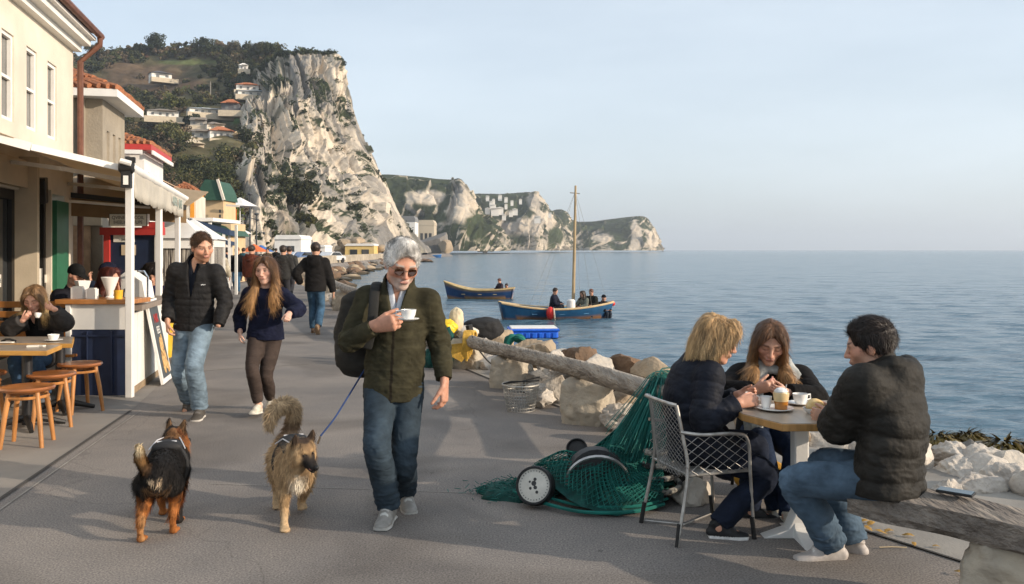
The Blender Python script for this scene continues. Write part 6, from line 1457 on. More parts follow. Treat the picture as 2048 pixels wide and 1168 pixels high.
def log(name, lab, pts, r, seed, flat=1.0, cat='log', m=None, group='weathered logs of the rail'):
    pts = cat_rom(np.array(pts, float), 8); n = 20; m_ = len(pts); V = []
    loc = pts[0].copy(); s = 0
    for i, p in enumerate(pts):
        t_ = nrm(pts[min(i+1, m_-1)]-pts[max(i-1, 0)]); side = nrm(np.cross(t_, [0, 0, 1])); up2 = np.cross(side, t_)
        if i: s += np.linalg.norm(pts[i]-pts[i-1])
        for k in range(n):
            a = 2*math.pi*k/n; V.append((*(p-loc), math.cos(a), math.sin(a), s, *side, *up2))
    V = np.array(V); c, sn = V[:, 3], V[:, 4]; q = np.stack([c*1.3, sn*1.3, V[:, 5]*1.1], 1)
    rr = r*(1+.13*fbm(q+seed, 3, seed)+.05*ridged(np.stack([c*4, sn*4, V[:, 5]*.5], 1)+seed, 3, seed+5))
    W = V[:, :3]+V[:, 6:9]*(c*rr)[:, None]+V[:, 9:12]*(sn*rr*flat)[:, None]
    F = [[i*n+k, i*n+(k+1) % n, (i+1)*n+(k+1) % n, (i+1)*n+k] for i in range(m_-1) for k in range(n)]+[list(range(n)), [(m_-1)*n+k for k in range(n)][::-1]]
    t = thing(name, lab, cat, loc, 0, group); me = link_mesh('log_body', W, F, m or m_log, t, True); me.data.set_sharp_from_angle(angle=R(60)); return t
m_log = mat('weathered_log', (.4, .345, .28), .9, .4, 4.5, 1.6, 9, stretch=(3.2, .35, 3.2), col2=(.19, .16, .13), detail=10, bdetail=9, fac=(.36, .62))
n, l, b = nodes(m_log)
log('rail_log', 'near weathered log rail running from the green net past the wire basket', [(1.14, 5.95, .63), (1.0, 6.4, .62), (.68, 8.2, .52), (.0, 10.3, .45)], .08, 3)
log('rail_log', 'split grey log lying beside the near rail log on its sea side', [(1.42, 6.5, .47), (1.02, 8.3, .41), (.42, 10.1, .36)], .12, 5, .5)
log('rail_log', 'middle weathered log rail carrying the yellow bag', [(.03, 10.25, .44), (-.62, 12.0, .42), (-1.6, 15.2, .47)], .08, 7)
log('rail_log', 'log rail just beyond the elbow of the white haired man', [(-1.6, 15.25, .56), (-2.6, 18, .56), (-3.6, 21, .57)], .1, 9)
log('rail_log', 'log rail between the white haired man and the walker in black', [(-3.62, 21.1, .58), (-4.6, 24, .6), (-5.95, 28.4, .64)], .11, 11)
log('rail_log', 'far pale log rail left of the walker in black', [(-5.98, 28.6, .66), (-7.2, 33, .68), (-8.8, 38, .7)], .12, 13)
# beam bench with its stone foot
A_ = np.array([1.6, 4.72, .4]); B_ = np.array([2.95, 3.13, .4])
def beam(name, lab, a, b, w, h, seed):
    nl, nw = 90, 9; ax = nrm(b-a); sd_ = nrm(np.cross(ax, [0, 0, 1])); L_ = np.linalg.norm(b-a); sec = []
    for j in range(nw): sec.append((-1+2*j/(nw-1), 1))
    for j in range(1, 5): sec.append((1, 1-2*j/5))
    for j in range(nw): sec.append((1-2*j/(nw-1), -1))
    for j in range(1, 5): sec.append((-1, -1+2*j/5))
    sec = np.array(sec); n = len(sec); V = []
    for i in range(nl+1):
        s_ = i/nl*L_; q = np.c_[sec*[w, h]*5, np.full(n, s_*1.2)]; wob = fbm(np.c_[sec*1.2, np.full(n, s_*1.5)]+seed, 3, seed)*.02+ridged(np.c_[sec[:, 0]*9, sec[:, 1]*3, np.full(n, s_*.7)]+seed, 3, seed+2)*.0055
        chip = .012*(1-np.abs(sec).min(1))**0
        for k in range(n):
            x, z = sec[k]; f = 1-.03*(abs(x) > .95)*(abs(z) > .9); V.append(a-A0_+ax*s_+sd_*(x*w/2*f+wob[k]*np.sign(x)*abs(x)**3)+np.array([0, 0, 1])*(z*h/2*f+wob[k]*np.sign(z)*.6))
    F = [[i*n+k, i*n+(k+1) % n, (i+1)*n+(k+1) % n, (i+1)*n+k] for i in range(nl) for k in range(n)]+[list(range(n)), [nl*n+k for k in range(n)][::-1]]
    t = thing(name, lab, 'bench', A0_, 0); o_ = link_mesh('beam', np.array(V), F, mat('shaded_timber', (.27, .23, .19), .92, .4, 5, 1.4, 9, stretch=(3, .6, 3), col2=(.12, .1, .085), detail=10, bdetail=9), t, True); o_.data.set_sharp_from_angle(angle=R(45)); return t  # weathered timber toned darker than the logs, shade on the beam in its colour
A0_ = np.array([1.6, 4.72, 0])
A_ = np.array([1.8, 4.47, .4])
A0_ = np.array([1.8, 4.47, 0])
bt = beam('beam_bench', 'thick weathered timber beam bench with stone foot where the dark haired man sits', A_, B_, .34, .12, 17)
o_ = rough_block('stone_foot', None, (2.27-1.8, 3.95-4.47, .16), (.34, .3, .36), R(-40), 31); o_.parent = bt
del o_['group']; del o_['category']

# boulders between the rail and the water
r = np.random.default_rng(17)
key = [(968, 700, 12.8, .3, 'white', 'white rounded boulder in front of the black jacket'), (1060, 700, 12.5, .28, 'tan', 'tan boulder just below the green rope'), (1085, 700, 12.0, .34, 'tan', 'pointed tan boulder at the waterline right of the green rope'), (998, 672, 15, .38, 'tan', 'tan flat faced boulder left of the blue raft'),
       (1165, 720, 11.3, .38, 'brown', 'brown triangular boulder at the waterline behind the log rail'), (1245, 740, 10.6, .4, 'brown', 'large rust brown boulder at the waterline near the blonde woman'), (1318, 752, 10.2, .36, 'tan', 'broad brown tan boulder just behind the blonde woman'), (1200, 738, 10.3, .3, 'pale', 'pale smooth boulder between the two brown ones'), (1130, 715, 11.6, .24, 'pale', 'low pale boulder left of the triangular one'),
       (1110, 728, 10.5, .3, 'white', 'white boulder beside the split log'), (1265, 772, 9.2, .2, 'white', 'small white stone behind the end of the rail log'), (1078, 790, 9.3, .22, 'white', 'white boulder right of the wire basket'), (1120, 780, 9.6, .24, 'pale', 'pale boulder between the two near stone posts'), (1075, 765, 10.2, .25, 'grey', 'grey angular stone behind the wire basket'),
       (1240, 830, 8.0, .24, 'white', 'white stone right of the nearest stone post'), (1275, 858, 7.5, .26, 'pale', 'pale flat stone behind the green net'), (1255, 800, 8.7, .26, 'tan', 'tan stone under the rail log end'), (1305, 900, 6.9, .24, 'white', 'white stone behind the wire chair'), (1388, 985, 5.75, .15, 'pale', 'single pale stone lying under the wire chair'),
       (1400, 850, 8.2, .3, 'pale', 'pale boulder hidden behind the blonde woman'), (1480, 860, 8.0, .28, 'white', 'white boulder behind the two seated women'), (1640, 890, 7.6, .3, 'pale', 'pale boulder seen under the cafe table'), (1600, 880, 7.9, .25, 'white', 'white boulder seen beside the table column'),
       (1900, 905, 7.1, .22, 'white', 'white pointed boulder beside the dark haired man'), (1920, 945, 6.5, .26, 'white', 'knobbly white boulder beyond the beam bench'), (1960, 930, 6.9, .26, 'white', 'big smooth white boulder between the two seaweed tufts'), (2010, 960, 6.3, .3, 'white', 'crumbly white boulder at the far end of the white rocks'), (1955, 968, 6.05, .2, 'white', 'small broken white rock in front of the smooth boulder'), (1890, 985, 5.95, .18, 'white', 'low white rock beside the phone'), (2040, 945, 6.6, .26, 'pale', 'rounded pale rock under the large seaweed tuft'), (1935, 905, 7.2, .2, 'grey', 'dark grey rock below the upper seaweed tuft'), (1985, 905, 7.3, .22, 'grey', 'grey rock beside the upper seaweed tuft')]
for k, (px, py, Y, s, tone, lab) in enumerate(key):
    q = P(px, py, Y); s *= .84; z = q[2]-s*.15; rock('boulder', lab, (q[0], q[1], z), (s*1.1, s*.95, s*(.85 if 'flat' not in lab else .6)), tone, 300+k, None, 4, None, 12 if tone != 'white' else 34, .07 if tone != 'white' else .13)
# many smaller stones that nothing tells apart, by zone
zones = [('pale boulder in the rock bank between log rail and water', 7.5, 15, 95), ('stone of the rock bank beyond the beam bench', 3.6, 7.4, 42), ('boulder in the bank beside the farther rail logs', 15, 45, 90)]
for lab, y0, y1, cnt in zones:
    for k in range(cnt):
        y = y0+(y1-y0)*r.random(); off = r.random(); x = shore_x(y)+(-.12+2.1*off); s = .1+.24*r.random()**1.6+(.12 if y > 15 else 0); z = -.02-1.2*max(0, off*1.05-.1)+s*.35
        tone = r.choice(['pale', 'white', 'tan', 'grey', 'brown'], p=[.42, .26, .14, .12, .06] if off < .7 else [.15, .1, .25, .2, .3])
        if y < 7.4: tone = r.choice(['white', 'pale', 'grey'], p=[.66, .28, .06]); z = min(z, .12)
        rock('boulder', lab, (x, y, z), (s*(.9+.5*r.random()), s*(.8+.4*r.random()), s*(.6+.35*r.random())), str(tone), 500+int(y0*100)+k, 'small boulders of the shore bank: '+lab, 3, None, 13, .08)
for k in range(120):                                     # brown shore rocks under the distant sea wall
    y = 46+130*r.random()**1.2; x = shore_x(y)+r.random()*4.0-.3; s = .3+.75*r.random()**1.5; rock('shore_rock', 'brown rock of the low bank under the distant sea wall', (x, y, -.35-.25*(x-shore_x(y))), (s*1.2, s, s*.6), str(r.choice(['brown', 'tan', 'grey'], p=[.55, .3, .15])), 900+k, 'brown rocks under the distant sea wall', 2, None, 10, .08)
for k in range(22): q = P(770+k*4.3, 522, 215-k*.6); s = .5+.7*r.random(); rock('shore_rock', 'dark rock of the low spit reaching into the water', (q[0], q[1], SEA+.1), (s*1.5, s, s*.6), 'brown', 1100+k, 'dark rocks of the low spit', 2)
# sea wall along the far promenade
V = []; ys_ = np.linspace(50, 205, 60)
mb = MB()
for i in range(len(ys_)-1):
    x0, x1 = shore_x(ys_[i])-.6, shore_x(ys_[i+1])-.6; mb.add([(x0, ys_[i], -.3), (x1, ys_[i+1], -.3), (x1, ys_[i+1], .98), (x0, ys_[i], .98)], [[0, 1, 2, 3]]); mb.add([(x0, ys_[i], .98), (x1, ys_[i+1], .98), (x1-.5, ys_[i+1], .98), (x0-.5, ys_[i], .98)], [[0, 1, 2, 3]]); mb.add([(x0-.5, ys_[i], 0), (x1-.5, ys_[i+1], 0), (x1-.5, ys_[i+1], .98), (x0-.5, ys_[i], .98)], [[0, 1, 2, 3]])
o_ = mb.build('sea_wall', mat('sea_wall_stone', (.4, .34, .26), .92, .3, .8, .6, 8)); tag(o_, 'low stone parapet wall curving along the distant promenade', 'wall')
# headland stack: grey block, its sunlit flank put in as a tan rock, and pale boulders by the yellow building
rock('sea_stack', 'large rock block standing in the sea below the far headlands', P(872, 492, 480), (9, 7, 8.5), 'grey', 1201, None, 5, .4, 9, .03)
rock('sea_stack', 'tan rock coloured as the sunlit flank of the large rock block', P(893, 496, 470), (5, 4, 4), 'tan', 1203, None, 4)
for k, (px, py, s) in enumerate(((697, 488, 1.8), (712, 485, 1.9), (735, 492, 1.4), (680, 498, 1.6), (640, 500, 1.4), (760, 498, 1.2))): rock('fallen_rock', ['pale fallen rock above the yellow building', 'rounded fallen rock behind the yellow building', 'small fallen rock at the side of the yellow building', 'fallen rock on the quay left of the yellow building', 'fallen rock beside the small white hut', 'fallen rock left of the cream shed'][k], P(px, py, 178), (s*1.2, s, s*.8), 'tan', 1210+k, None, 3)
# parked cars on the distant quay
def car(px, Y, c, lab):
    q = P(px, 500, Y); q[2] = .0; t = thing('parked_car', lab, 'car', q, R(70), 'cars on the distant quay'); m_ = mat('car_%d' % px, c, .35, .1, 3, coat=.5)
    mb = MB(); pr = [(-2, .35), (2, .35), (2.05, .8), (1.2, .95), (.6, 1.4), (-1.1, 1.42), (-1.9, .95), (-2.05, .8)]; mb.extr([(x, -.85, z) for x, z in pr], (0, 1.7, 0)); mb.build('body', m_, t, bevel=.06)
    mb = MB(); mb.extr([(x, -.87, z) for x, z in ((1.0, .95), (.52, 1.34), (-1.0, 1.36), (-1.6, .95))], (0, 1.74, 0)); mb.build('window', m_glass, t)
    for x in (-1.25, 1.25):
        for y in (-.8, .8): mb = MB(); mb.lathe([(.33, -.1), (.33, .1)], 14, (x, y, .33), (0, 1, 0)); mb.build('wheel', m_black, t)
for px, c, lab in ((590, (.5, .52, .55), 'silver car parked on the distant quay left of the black walker'), (606, (.1, .16, .3), 'blue car parked on the distant quay beside the silver one'), (664, (.6, .6, .6), 'white car on the quay beyond the walker in black')): car(px, 112, c, lab)

# ------------------------------------------------------------ fishing net and gear
m_net = mat('net_twine', (.004, .13, .105), .7, .3, 5, attr=False); m_netd = mat('net_dark', (.004, .06, .05), .85, .35, 14, 1., 90)
m_rub = mat('black_rubber', (.012, .012, .012), .6, .2, 10, .3, 60); m_metal = mat('grey_metal', (.45, .44, .42), .4, .2, 20, metal=.9)
def twine(A_, B_, th):
    A_, B_ = np.asarray(A_, float), np.asarray(B_, float); t_ = B_-A_; t_ /= np.maximum(1e-9, np.linalg.norm(t_, axis=1))[:, None]
    ref = np.where(np.abs(t_[:, 2:3]) > .8, np.array([[1., 0, 0]]), np.array([[0, 0, 1.]])); u_ = np.cross(t_, ref); u_ /= np.linalg.norm(u_, axis=1)[:, None]; w_ = np.cross(t_, u_); n = len(A_); V = []
    for E in (A_, B_):
        for k in range(3): a = k*2.0944; V.append(E+(u_*math.cos(a)+w_*math.sin(a))*th)
    V = np.stack(V, 1).reshape(-1, 3); b_ = np.arange(n)[:, None]*6
    return V, np.concatenate([b_+np.array([[k, (k+1) % 3, 3+(k+1) % 3, 3+k]]) for k in range(3)])
def lattice(Gd, th):                                     # diamond mesh over a grid of points
    A_, B_ = [], []
    a = Gd[:-1, :-1].reshape(-1, 3); d = Gd[1:, 1:].reshape(-1, 3); b_ = Gd[:-1, 1:].reshape(-1, 3); c = Gd[1:, :-1].reshape(-1, 3)
    i, j = np.meshgrid(np.arange(Gd.shape[0]-1), np.arange(Gd.shape[1]-1), indexing='ij'); ev = ((i+j) % 2 == 0).ravel()
    return twine(np.concatenate([a[ev], b_[~ev]]), np.concatenate([d[ev], c[~ev]]), th)
rim = np.array([(.12, 6.02), (.2, 5.8), (.3, 5.56), (.46, 5.42), (.66, 5.4), (.88, 5.5), (1.02, 5.72), (1.1, 6.0), (1.12, 6.25), (.98, 6.42), (.72, 6.35), (.42, 6.22), (.12, 6.12)]); rim = np.vstack([rim, rim[:1]])
apex = np.array([1.05, 6.22, .7])
def drape(na, nt, seed, off):
    ra = cat_rom(np.c_[rim, rim[:, :1]*0], 40)[:, :2]; k = np.linspace(0, len(ra)-1, na); ra = np.stack([np.interp(k, np.arange(len(ra)), ra[:, c]) for c in (0, 1)], 1)
    t_ = np.linspace(.03, 1, nt); T_, A_ = np.meshgrid(t_, np.linspace(0, 1, na), indexing='ij'); Rm = ra[None].repeat(nt, 0)
    p = apex[None, None, :2]*(1-T_[..., None]**1.05)+Rm*T_[..., None]**1.05
    fold = vnoise(np.stack([np.cos(A_*6.283)*6, np.sin(A_*6.283)*6, T_*1.2], -1).reshape(-1, 3)+seed, seed).reshape(T_.shape)
    c = np.array([.52, 5.78]); dd_ = np.hypot((p[..., 0]-c[0])/.62, (p[..., 1]-c[1])/.44); heap = .3*np.clip(1-dd_**2, 0, 1)**.7*(1+.25*vnoise(np.stack([p[..., 0]*6, p[..., 1]*6, p[..., 0]*0], -1).reshape(-1, 3), seed+1).reshape(T_.shape))
    z = np.maximum(apex[2]*(1-T_)**1.35, heap)+off; z = z+fold*.035*np.sin(T_*3.1); z = np.maximum(z, .012+.02*(fold > 0))
    p = p+(p-c)*(fold*.09*T_*1.0)[..., None]; return np.concatenate([p, z[..., None]], -1)
t = thing('fishing_net', 'big green fishing net draped from the rail log into a heap on the ground', 'fishing net', (.5, 5.8, 0))
for k in range(3):
    Gd = drape(150, 46, 3+k*5, -.012*k); V, F = lattice(Gd, .0022 if k else .0027); o_ = link_mesh('net_mesh', V, F, m_net, t, False, world=True)
Gd = drape(90, 40, 3, -.06); sel = Gd[14:]; Fg = grid_faces(*sel.shape[:2]); zc = sel.copy(); zc[..., 2] = np.maximum(zc[..., 2]-.02, .004)
link_mesh('net_folds', zc.reshape(-1, 3), Fg, m_netd, t, True, world=True)
A2, B2 = [], []                                          # gathered neck over the log
for k in range(260):
    a = r.normal(0, .045, 3); ps = cat_rom([apex+np.array([-.2, -.3, -.42])+a*2.6, apex+np.array([-.06, -.13, -.1])+a*1.3, apex+a*.8+[0, 0, .01], apex+np.array([.14, .06, -.03])+a, apex+np.array([.2, .04, -.2])+a*1.3], 3); A2 += list(ps[:-1]); B2 += list(ps[1:])
V, F = twine(A2, B2, .0028); link_mesh('gathered_net', V, F, m_net, t, False, world=True)
ll = [(-.1, 5.93, .03), (.05, 5.75, .05), (.22, 5.55, .04), (.45, 5.41, .03), (.75, 5.42, .03), (.97, 5.58, .03)]
mb = MB(); mb.tube(cat_rom(ll, 8), .012, 6); mb.tube(cat_rom(np.array(ll)+[[.03, .05, .02]]*6, 8), .01, 6); mb.build('foot_rope', m_net, t, True, world=True)
t = thing('loose_net', 'small flat heap of green netting left of the round white faced float', 'fishing net', (.05, 5.92, 0)); V, F = ico(3); V = V*np.array([.3, .2, .075]); V = V*(1+.25*fbm(V*9, 3, 4))[:, None]; V[:, 2] = np.maximum(V[:, 2], 0); link_mesh('net_folds', V, F, m_netd, t, True)
A_ = r.normal(0, 1, (900, 3))*np.array([.13, .09, .02]); A_[:, 2] = np.abs(A_[:, 2])+.05*np.clip(1-np.hypot(A_[:, 0]/.3, A_[:, 1]/.2), 0, 1)+.012; d_ = r.normal(0, 1, (900, 3))*np.array([1, 1, .25]); B_ = A_+d_/np.linalg.norm(d_, axis=1)[:, None]*.05; V, F = twine(A_, B_, .0025); link_mesh('net_mesh', V, F, m_net, t, False)
def disc(name, lab, c, rad, ax, face, cat, marks=False):
    t = thing(name, lab, cat, c); ax = Vector(ax).normalized(); mb = MB(); mb.lathe([(rad*.8, -.05), (rad*.97, -.045), (rad, -.02), (rad, .02), (rad*.95, .045), (rad*.86, .045), (rad*.84, .03)], 32, (0, 0, 0), ax); mb.build('rim', m_rub, t, True)
    mb = MB(); mb.lathe([(rad*.85, .03), (rad*.5, .036), (0, .04)], 32, (0, 0, 0), ax); f = mb.build('face', face, t, True)
    if marks:
        mq = ax.to_track_quat('Z', 'Y').to_matrix(); mb = MB()
        for x, y, s in ((.0, .012, .018), (.012, -.012, .013), (-.02, -.02, .01), (.005, .038, .011), (-.028, .02, .008), (.025, -.04, .01)): mb.lathe([(s, .0), (s*.9, .003), (0, .004)], 10, mq @ Vector((x, y, .037)), ax)
        mb.build('float_emblem', m_ink, t); mb = MB()
        for k in range(30): a = k*.2094; mb.beam(mq @ Vector((rad*.7*math.cos(a), rad*.7*math.sin(a), .0345)), mq @ Vector((rad*.76*math.cos(a), rad*.76*math.sin(a), .034)), .003, .003)
        mb.build('dial_print', m_ink, t)
disc('round_float', 'round white faced float with black rim leaning on the net heap', (.15, 5.62, .135), .125, (-.35, -1, .38), mat('float_face', (.6, .57, .5), .6, .12, 14), 'float', True)
disc('spare_wheel', 'small black wheel lying behind the net heap', (.45, 6.02, .27), .075, (-.3, -1, .9), m_rub, 'wheel')
t = thing('crab_pot', 'round black crab pot with pale hoop under the green net', 'crab pot', (.55, 5.72, .0))
mb = MB(); mb.tube([(math.cos(a)*.2, -.1-.03*math.sin(a), .16+.17*math.sin(a)) for a in np.linspace(-.6, 3.7, 24)], .012, 6); mb.build('hoop', m_metal, t, True); mb = MB(); mb.lathe([(.19, -.12), (.21, 0), (.19, .12), (0, .13)], 24, (0, .02, .15), (0, -1, .2)); mb.build('pot_body', m_rub, t, True)
t = thing('rope_coil', 'coil of dark striped rope on the ground behind the wire chair', 'rope', (.98, 5.78, 0)); mb = MB(); mb.tube([(math.cos(a)*(.14-.002*a), math.sin(a)*(.16-.002*a), .03+.013*a) for a in np.linspace(0, 25, 130)], .019, 7); mb.build('rope', mat('striped_rope', (.3, .28, .24), .9, .8, 18, col2=(.02, .02, .02), fac=(.45, .55)), t, True)
t = thing('gear_bag', 'black gear bag half hidden behind the wire chair', 'bag', (1.1, 6.05, 0)); V, F = ico(4); V = V*np.array([.22, .2, .17]); V = V*(1+.12*fbm(V*7, 4, 6))[:, None]+[0, 0, .15]; link_mesh('bag', V, F, m_rub, t, True)
t = thing('yellow_net_bag', 'yellow net bag on the ground behind the feet at the table', 'bag', (1.72, 5.95, 0)); V, F = ico(4); V = V*np.array([.2, .16, .12]); V = V*(1+.1*fbm(V*8, 3, 9))[:, None]+[0, 0, .1]; link_mesh('bag', V, F, mat('yellow_net', (.5, .26, .03), .8, .3, 20), t, True)
# chicken wire crate at the bench foot
t = thing('wire_mesh_roll', 'roll of rusty wire mesh standing beside the stone foot of the bench', 'wire mesh', (2.36, 3.86, 0)); a_ = np.linspace(0, 6.283, 42); z_ = np.linspace(.01, .3, 14); Aa, Zz = np.meshgrid(a_, z_, indexing='ij'); Gd = np.stack([np.cos(Aa)*.14, np.sin(Aa)*.14, Zz], -1); V, F = lattice(Gd, .0022); link_mesh('wire_lattice', V, F, mat('rusty_wire', (.35, .26, .17), .6, .3, 20, metal=.3), t, False)
# wire basket
t = thing('wire_basket', 'empty grey wire basket standing beside the stone post', 'basket', (.09, 9.0, 0)); mb = MB(); R0, R1, hb = .14, .19, .27
for k in range(34): a = k*2*math.pi/34; mb.tube([(R0*math.cos(a), R0*math.sin(a), .005), (R1*math.cos(a), R1*math.sin(a), hb)], .0032, 4)
for z in np.linspace(.006, hb, 9): rr_ = R0+(R1-R0)*z/hb; mb.tube([(rr_*math.cos(a), rr_*math.sin(a), z) for a in np.linspace(0, 6.284, 30)], .003 if z < hb-.01 else .009, 5, False)
for k in range(-4, 5): mb.tube([(k*.03, -math.sqrt(max(0, R0**2-(k*.03)**2)), .006), (k*.03, math.sqrt(max(0, R0**2-(k*.03)**2)), .006)], .003, 4)
mb.build('wire_lattice', mat('basket_wire', (.4, .38, .34), .5, .2, 20, metal=.6), t, True)
mb = MB(); mb.tube([(-.19, 0, hb), (-.1, -.02, hb+.03), (.08, -.04, hb+.035), (.19, -.02, hb+.04)], .008, 6); mb.tube([(-.19, .02, hb), (0, .08, hb+.015), (.2, .1, hb+.06)], .007, 6); mb.build('handle', m_black, t, True)
# things hung on the rail
m_ycl = mat('yellow_oilskin', (.72, .5, .02), .45, .25, 5, .5, 14); m_ocl = mat('ochre_cloth', (.6, .36, .06), .8, .3, 9, .6, 20)
def blob(name, lab, cat, c, size, m_, seed, amp=.2, fr=3., n=4):
    V, F = ico(n); V = V*(1+amp*fbm(V*fr*.5+seed, 4, seed)+amp*.4*ridged(V*fr+seed, 3, seed+2))[:, None]*np.array(size); t = thing(name, lab, cat, c); link_mesh(cat.split()[-1], V, F, m_, t, True); return t
blob('yellow_oilskin', 'yellow oilskin bundle on the rail beside the elbow of the white haired man', 'bundle', P(893, 655, 12.3), (.16, .12, .1), m_ycl, 3)
blob('hanging_net', 'green net bundle hanging under the yellow oilskin', 'net bundle', P(888, 690, 12.1), (.13, .1, .27), m_netd, 5, .25)
blob('hanging_net', 'green net on the ground below the hand of the white haired man', 'net bundle', P(862, 728, 12.4), (.16, .14, .2), m_netd, 8, .25)
blob('cream_sack', 'cream sack leaning on the rail beside the yellow oilskin', 'sack', P(913, 640, 12.6), (.1, .1, .17), mat('cream_sack', (.6, .5, .34), .85, .15, 6, .4, 30), 9, .12)
blob('pale_sack', 'pale flat sack on the rocks left of the black jacket', 'sack', P(930, 664, 13.0), (.2, .15, .1), mat('pale_sack', (.58, .53, .45), .85, .15, 6, .4, 30), 11, .1)
t = blob('black_jacket', 'black jacket draped over a pale boulder near the raft', 'jacket', P(966, 658, 13.2), (.3, .2, .19), mat('black_cloth', (.015, .015, .016), .85, .2, 6, .5, 12), 13, .16, 2.2)
mb = MB(); q = P(952, 700, 12.3); mb.tube(cat_rom([q+[-.1, 0, .35], q+[-.05, 0, .1], q, q+[.12, 0, -.02]], 6), .05, 8); o_ = mb.build('black_bag', m_rub, None, True); tag(o_, 'black strap bag hanging behind the rail below the yellow cloth', 'bag')
t = thing('yellow_cloth', 'ochre cloth tied over the rail log', 'cloth', P(938, 680, 11.85)); mb = MB()
for k in range(7): a = (k-3)*.02; mb.tube(cat_rom([(a-.03, -.1, -.27+.03*abs(k-3)), (a-.01, -.13, -.05), (a, -.05, .11), (a+.03, .1, .08), (a+.02, .13, -.1)], 5), .017, 6)
mb.build('cloth', m_ocl, t, True)
t = thing('yellow_box', 'open ochre cardboard box hanging at the stone post', 'box', P(915, 700, 11.9)); mb = MB(); mb.extr([(-.12, -.05, .07), (.13, -.05, .1), (.13, -.05, -.06), (.06, -.05, -.16), (-.12, -.05, -.06)], (0, .16, 0)); mb.build('box', m_ocl, t); mb = MB(); mb.extr([(-.12, -.06, .08), (.13, -.06, .11), (.1, -.06, .16), (-.06, -.06, .16)], (0, .02, 0)); mb.build('box_flap', mat('pale_card', (.62, .54, .4), .8), t)
t = thing('black_rope', 'black rope hanging in a loop from the rail log', 'rope', P(945, 680, 11.6)); mb = MB(); mb.tube(cat_rom([(0, 0, .05), (.08, 0, -.12), (.22, .05, -.3), (.34, .1, -.36)], 6), .012, 6); mb.build('rope', m_rub, t, True)
t = thing('hand_tool', 'red handled tool sticking up behind the yellow oilskin', 'tool', P(907, 640, 12.9)); mb = MB(); mb.tube([(0, 0, -.15), (0, 0, .04)], .015, 6); mb.build('shaft', m_metal, t, True); mb = MB(); mb.tube([(0, 0, .03), (0, 0, .15)], .03, 8); mb.build('handle', mat('red_plastic', (.5, .03, .03), .4), t, True)
t = thing('green_rope', 'thick green rope lying over the boulders in front of the blue raft', 'rope', P(1030, 680, 12.8)); mb = MB()
for k in range(4): mb.tube(cat_rom([np.array(P(px, py, 12.8))-P(1030, 680, 12.8)+r.normal(0, .025, 3) for px, py in ((1010, 695), (1020, 676), (1038, 676), (1052, 686), (1058, 702))], 6), .034, 7)
mb.build('rope', m_net, t, True)
# seaweed tufts on the white rocks
m_weed = mat('brown_seaweed', (.09, .065, .012), .45, .4, 12, attr=True)
def weed(lab, px, py, Y, s, seed):
    t = thing('seaweed_tuft', lab, 'seaweed', P(px, py, Y)); V, F = ico(3); V = V*np.array([s, s*.8, s*.6]); N = V/np.linalg.norm(V, axis=1)[:, None]
    A_, Fs, Cs = strands(V, N, 1500, lambda p, n_: p*.5+np.array([0, -.2, -.6])*s*3, s*.6, .022, np.array([.12, .085, .016]), .5, .5, seed); link_mesh('fronds', A_, Fs, m_weed, t, True, Cs)
weed('brown seaweed tuft just beside the back of the dark haired man', 1880, 895, 7.4, .2, 1); weed('brown seaweed tuft on the middle rock by the water', 1937, 890, 7.6, .19, 2); weed('large brown seaweed tuft on the farthest white rock', 2015, 915, 7.1, .24, 3)

# ------------------------------------------------------------ cafe table group
ztop = .725; t = thing('cafe_table', 'square light wood cafe table on a white column between the three seated people', 'table', (1.64, 5.05, 0))
poly = [(-.34, -.1), (-.2, -.39), (.36, -.39), (.36, .34), (-.26, .34), (-.34, .2)]
mb = MB(); mb.prism(poly, ztop-.042, ztop-.004); mb.build('tabletop', mat('table_oak', (.45, .24, .08), .45, .3, 3, .15, 40, stretch=(8, 1, 1)), t, bevel=.004)
mb = MB(); mb.prism([(x*.985, y*.985) for x, y in poly], ztop-.004, ztop); mb.build('table_surface', mat('table_laminate', (.36, .29, .22), .35, .15, 3, .05, 60, stretch=(6, 1, 1)), t)
mb = MB(); mb.box((.02, 0, .35), (.085, .085, .66)); mb.build('column', m_white, t, bevel=.01)
mb = MB(); mb.box((.02, 0, .015), (.1, .1, .03)); mb.extr([(-.2, -.05, .0), (.24, -.05, .0), (.1, -.05, .05), (.06, -.05, .14), (-.02, -.05, .14), (-.06, -.05, .05)], (0, .1, 0)); mb.extr([(-.03, -.26, .0), (-.03, .24, .0), (-.03, .06, .06), (-.03, .04, .12), (-.03, -.04, .12), (-.03, -.06, .06)], (.1, 0, 0)); mb.build('foot', m_white, t, bevel=.006)
m_china = mat('white_china', (.8, .79, .76), .18, .03, 5, spec=.5); m_coffee = mat('coffee', (.06, .025, .01), .2, .2, 10)
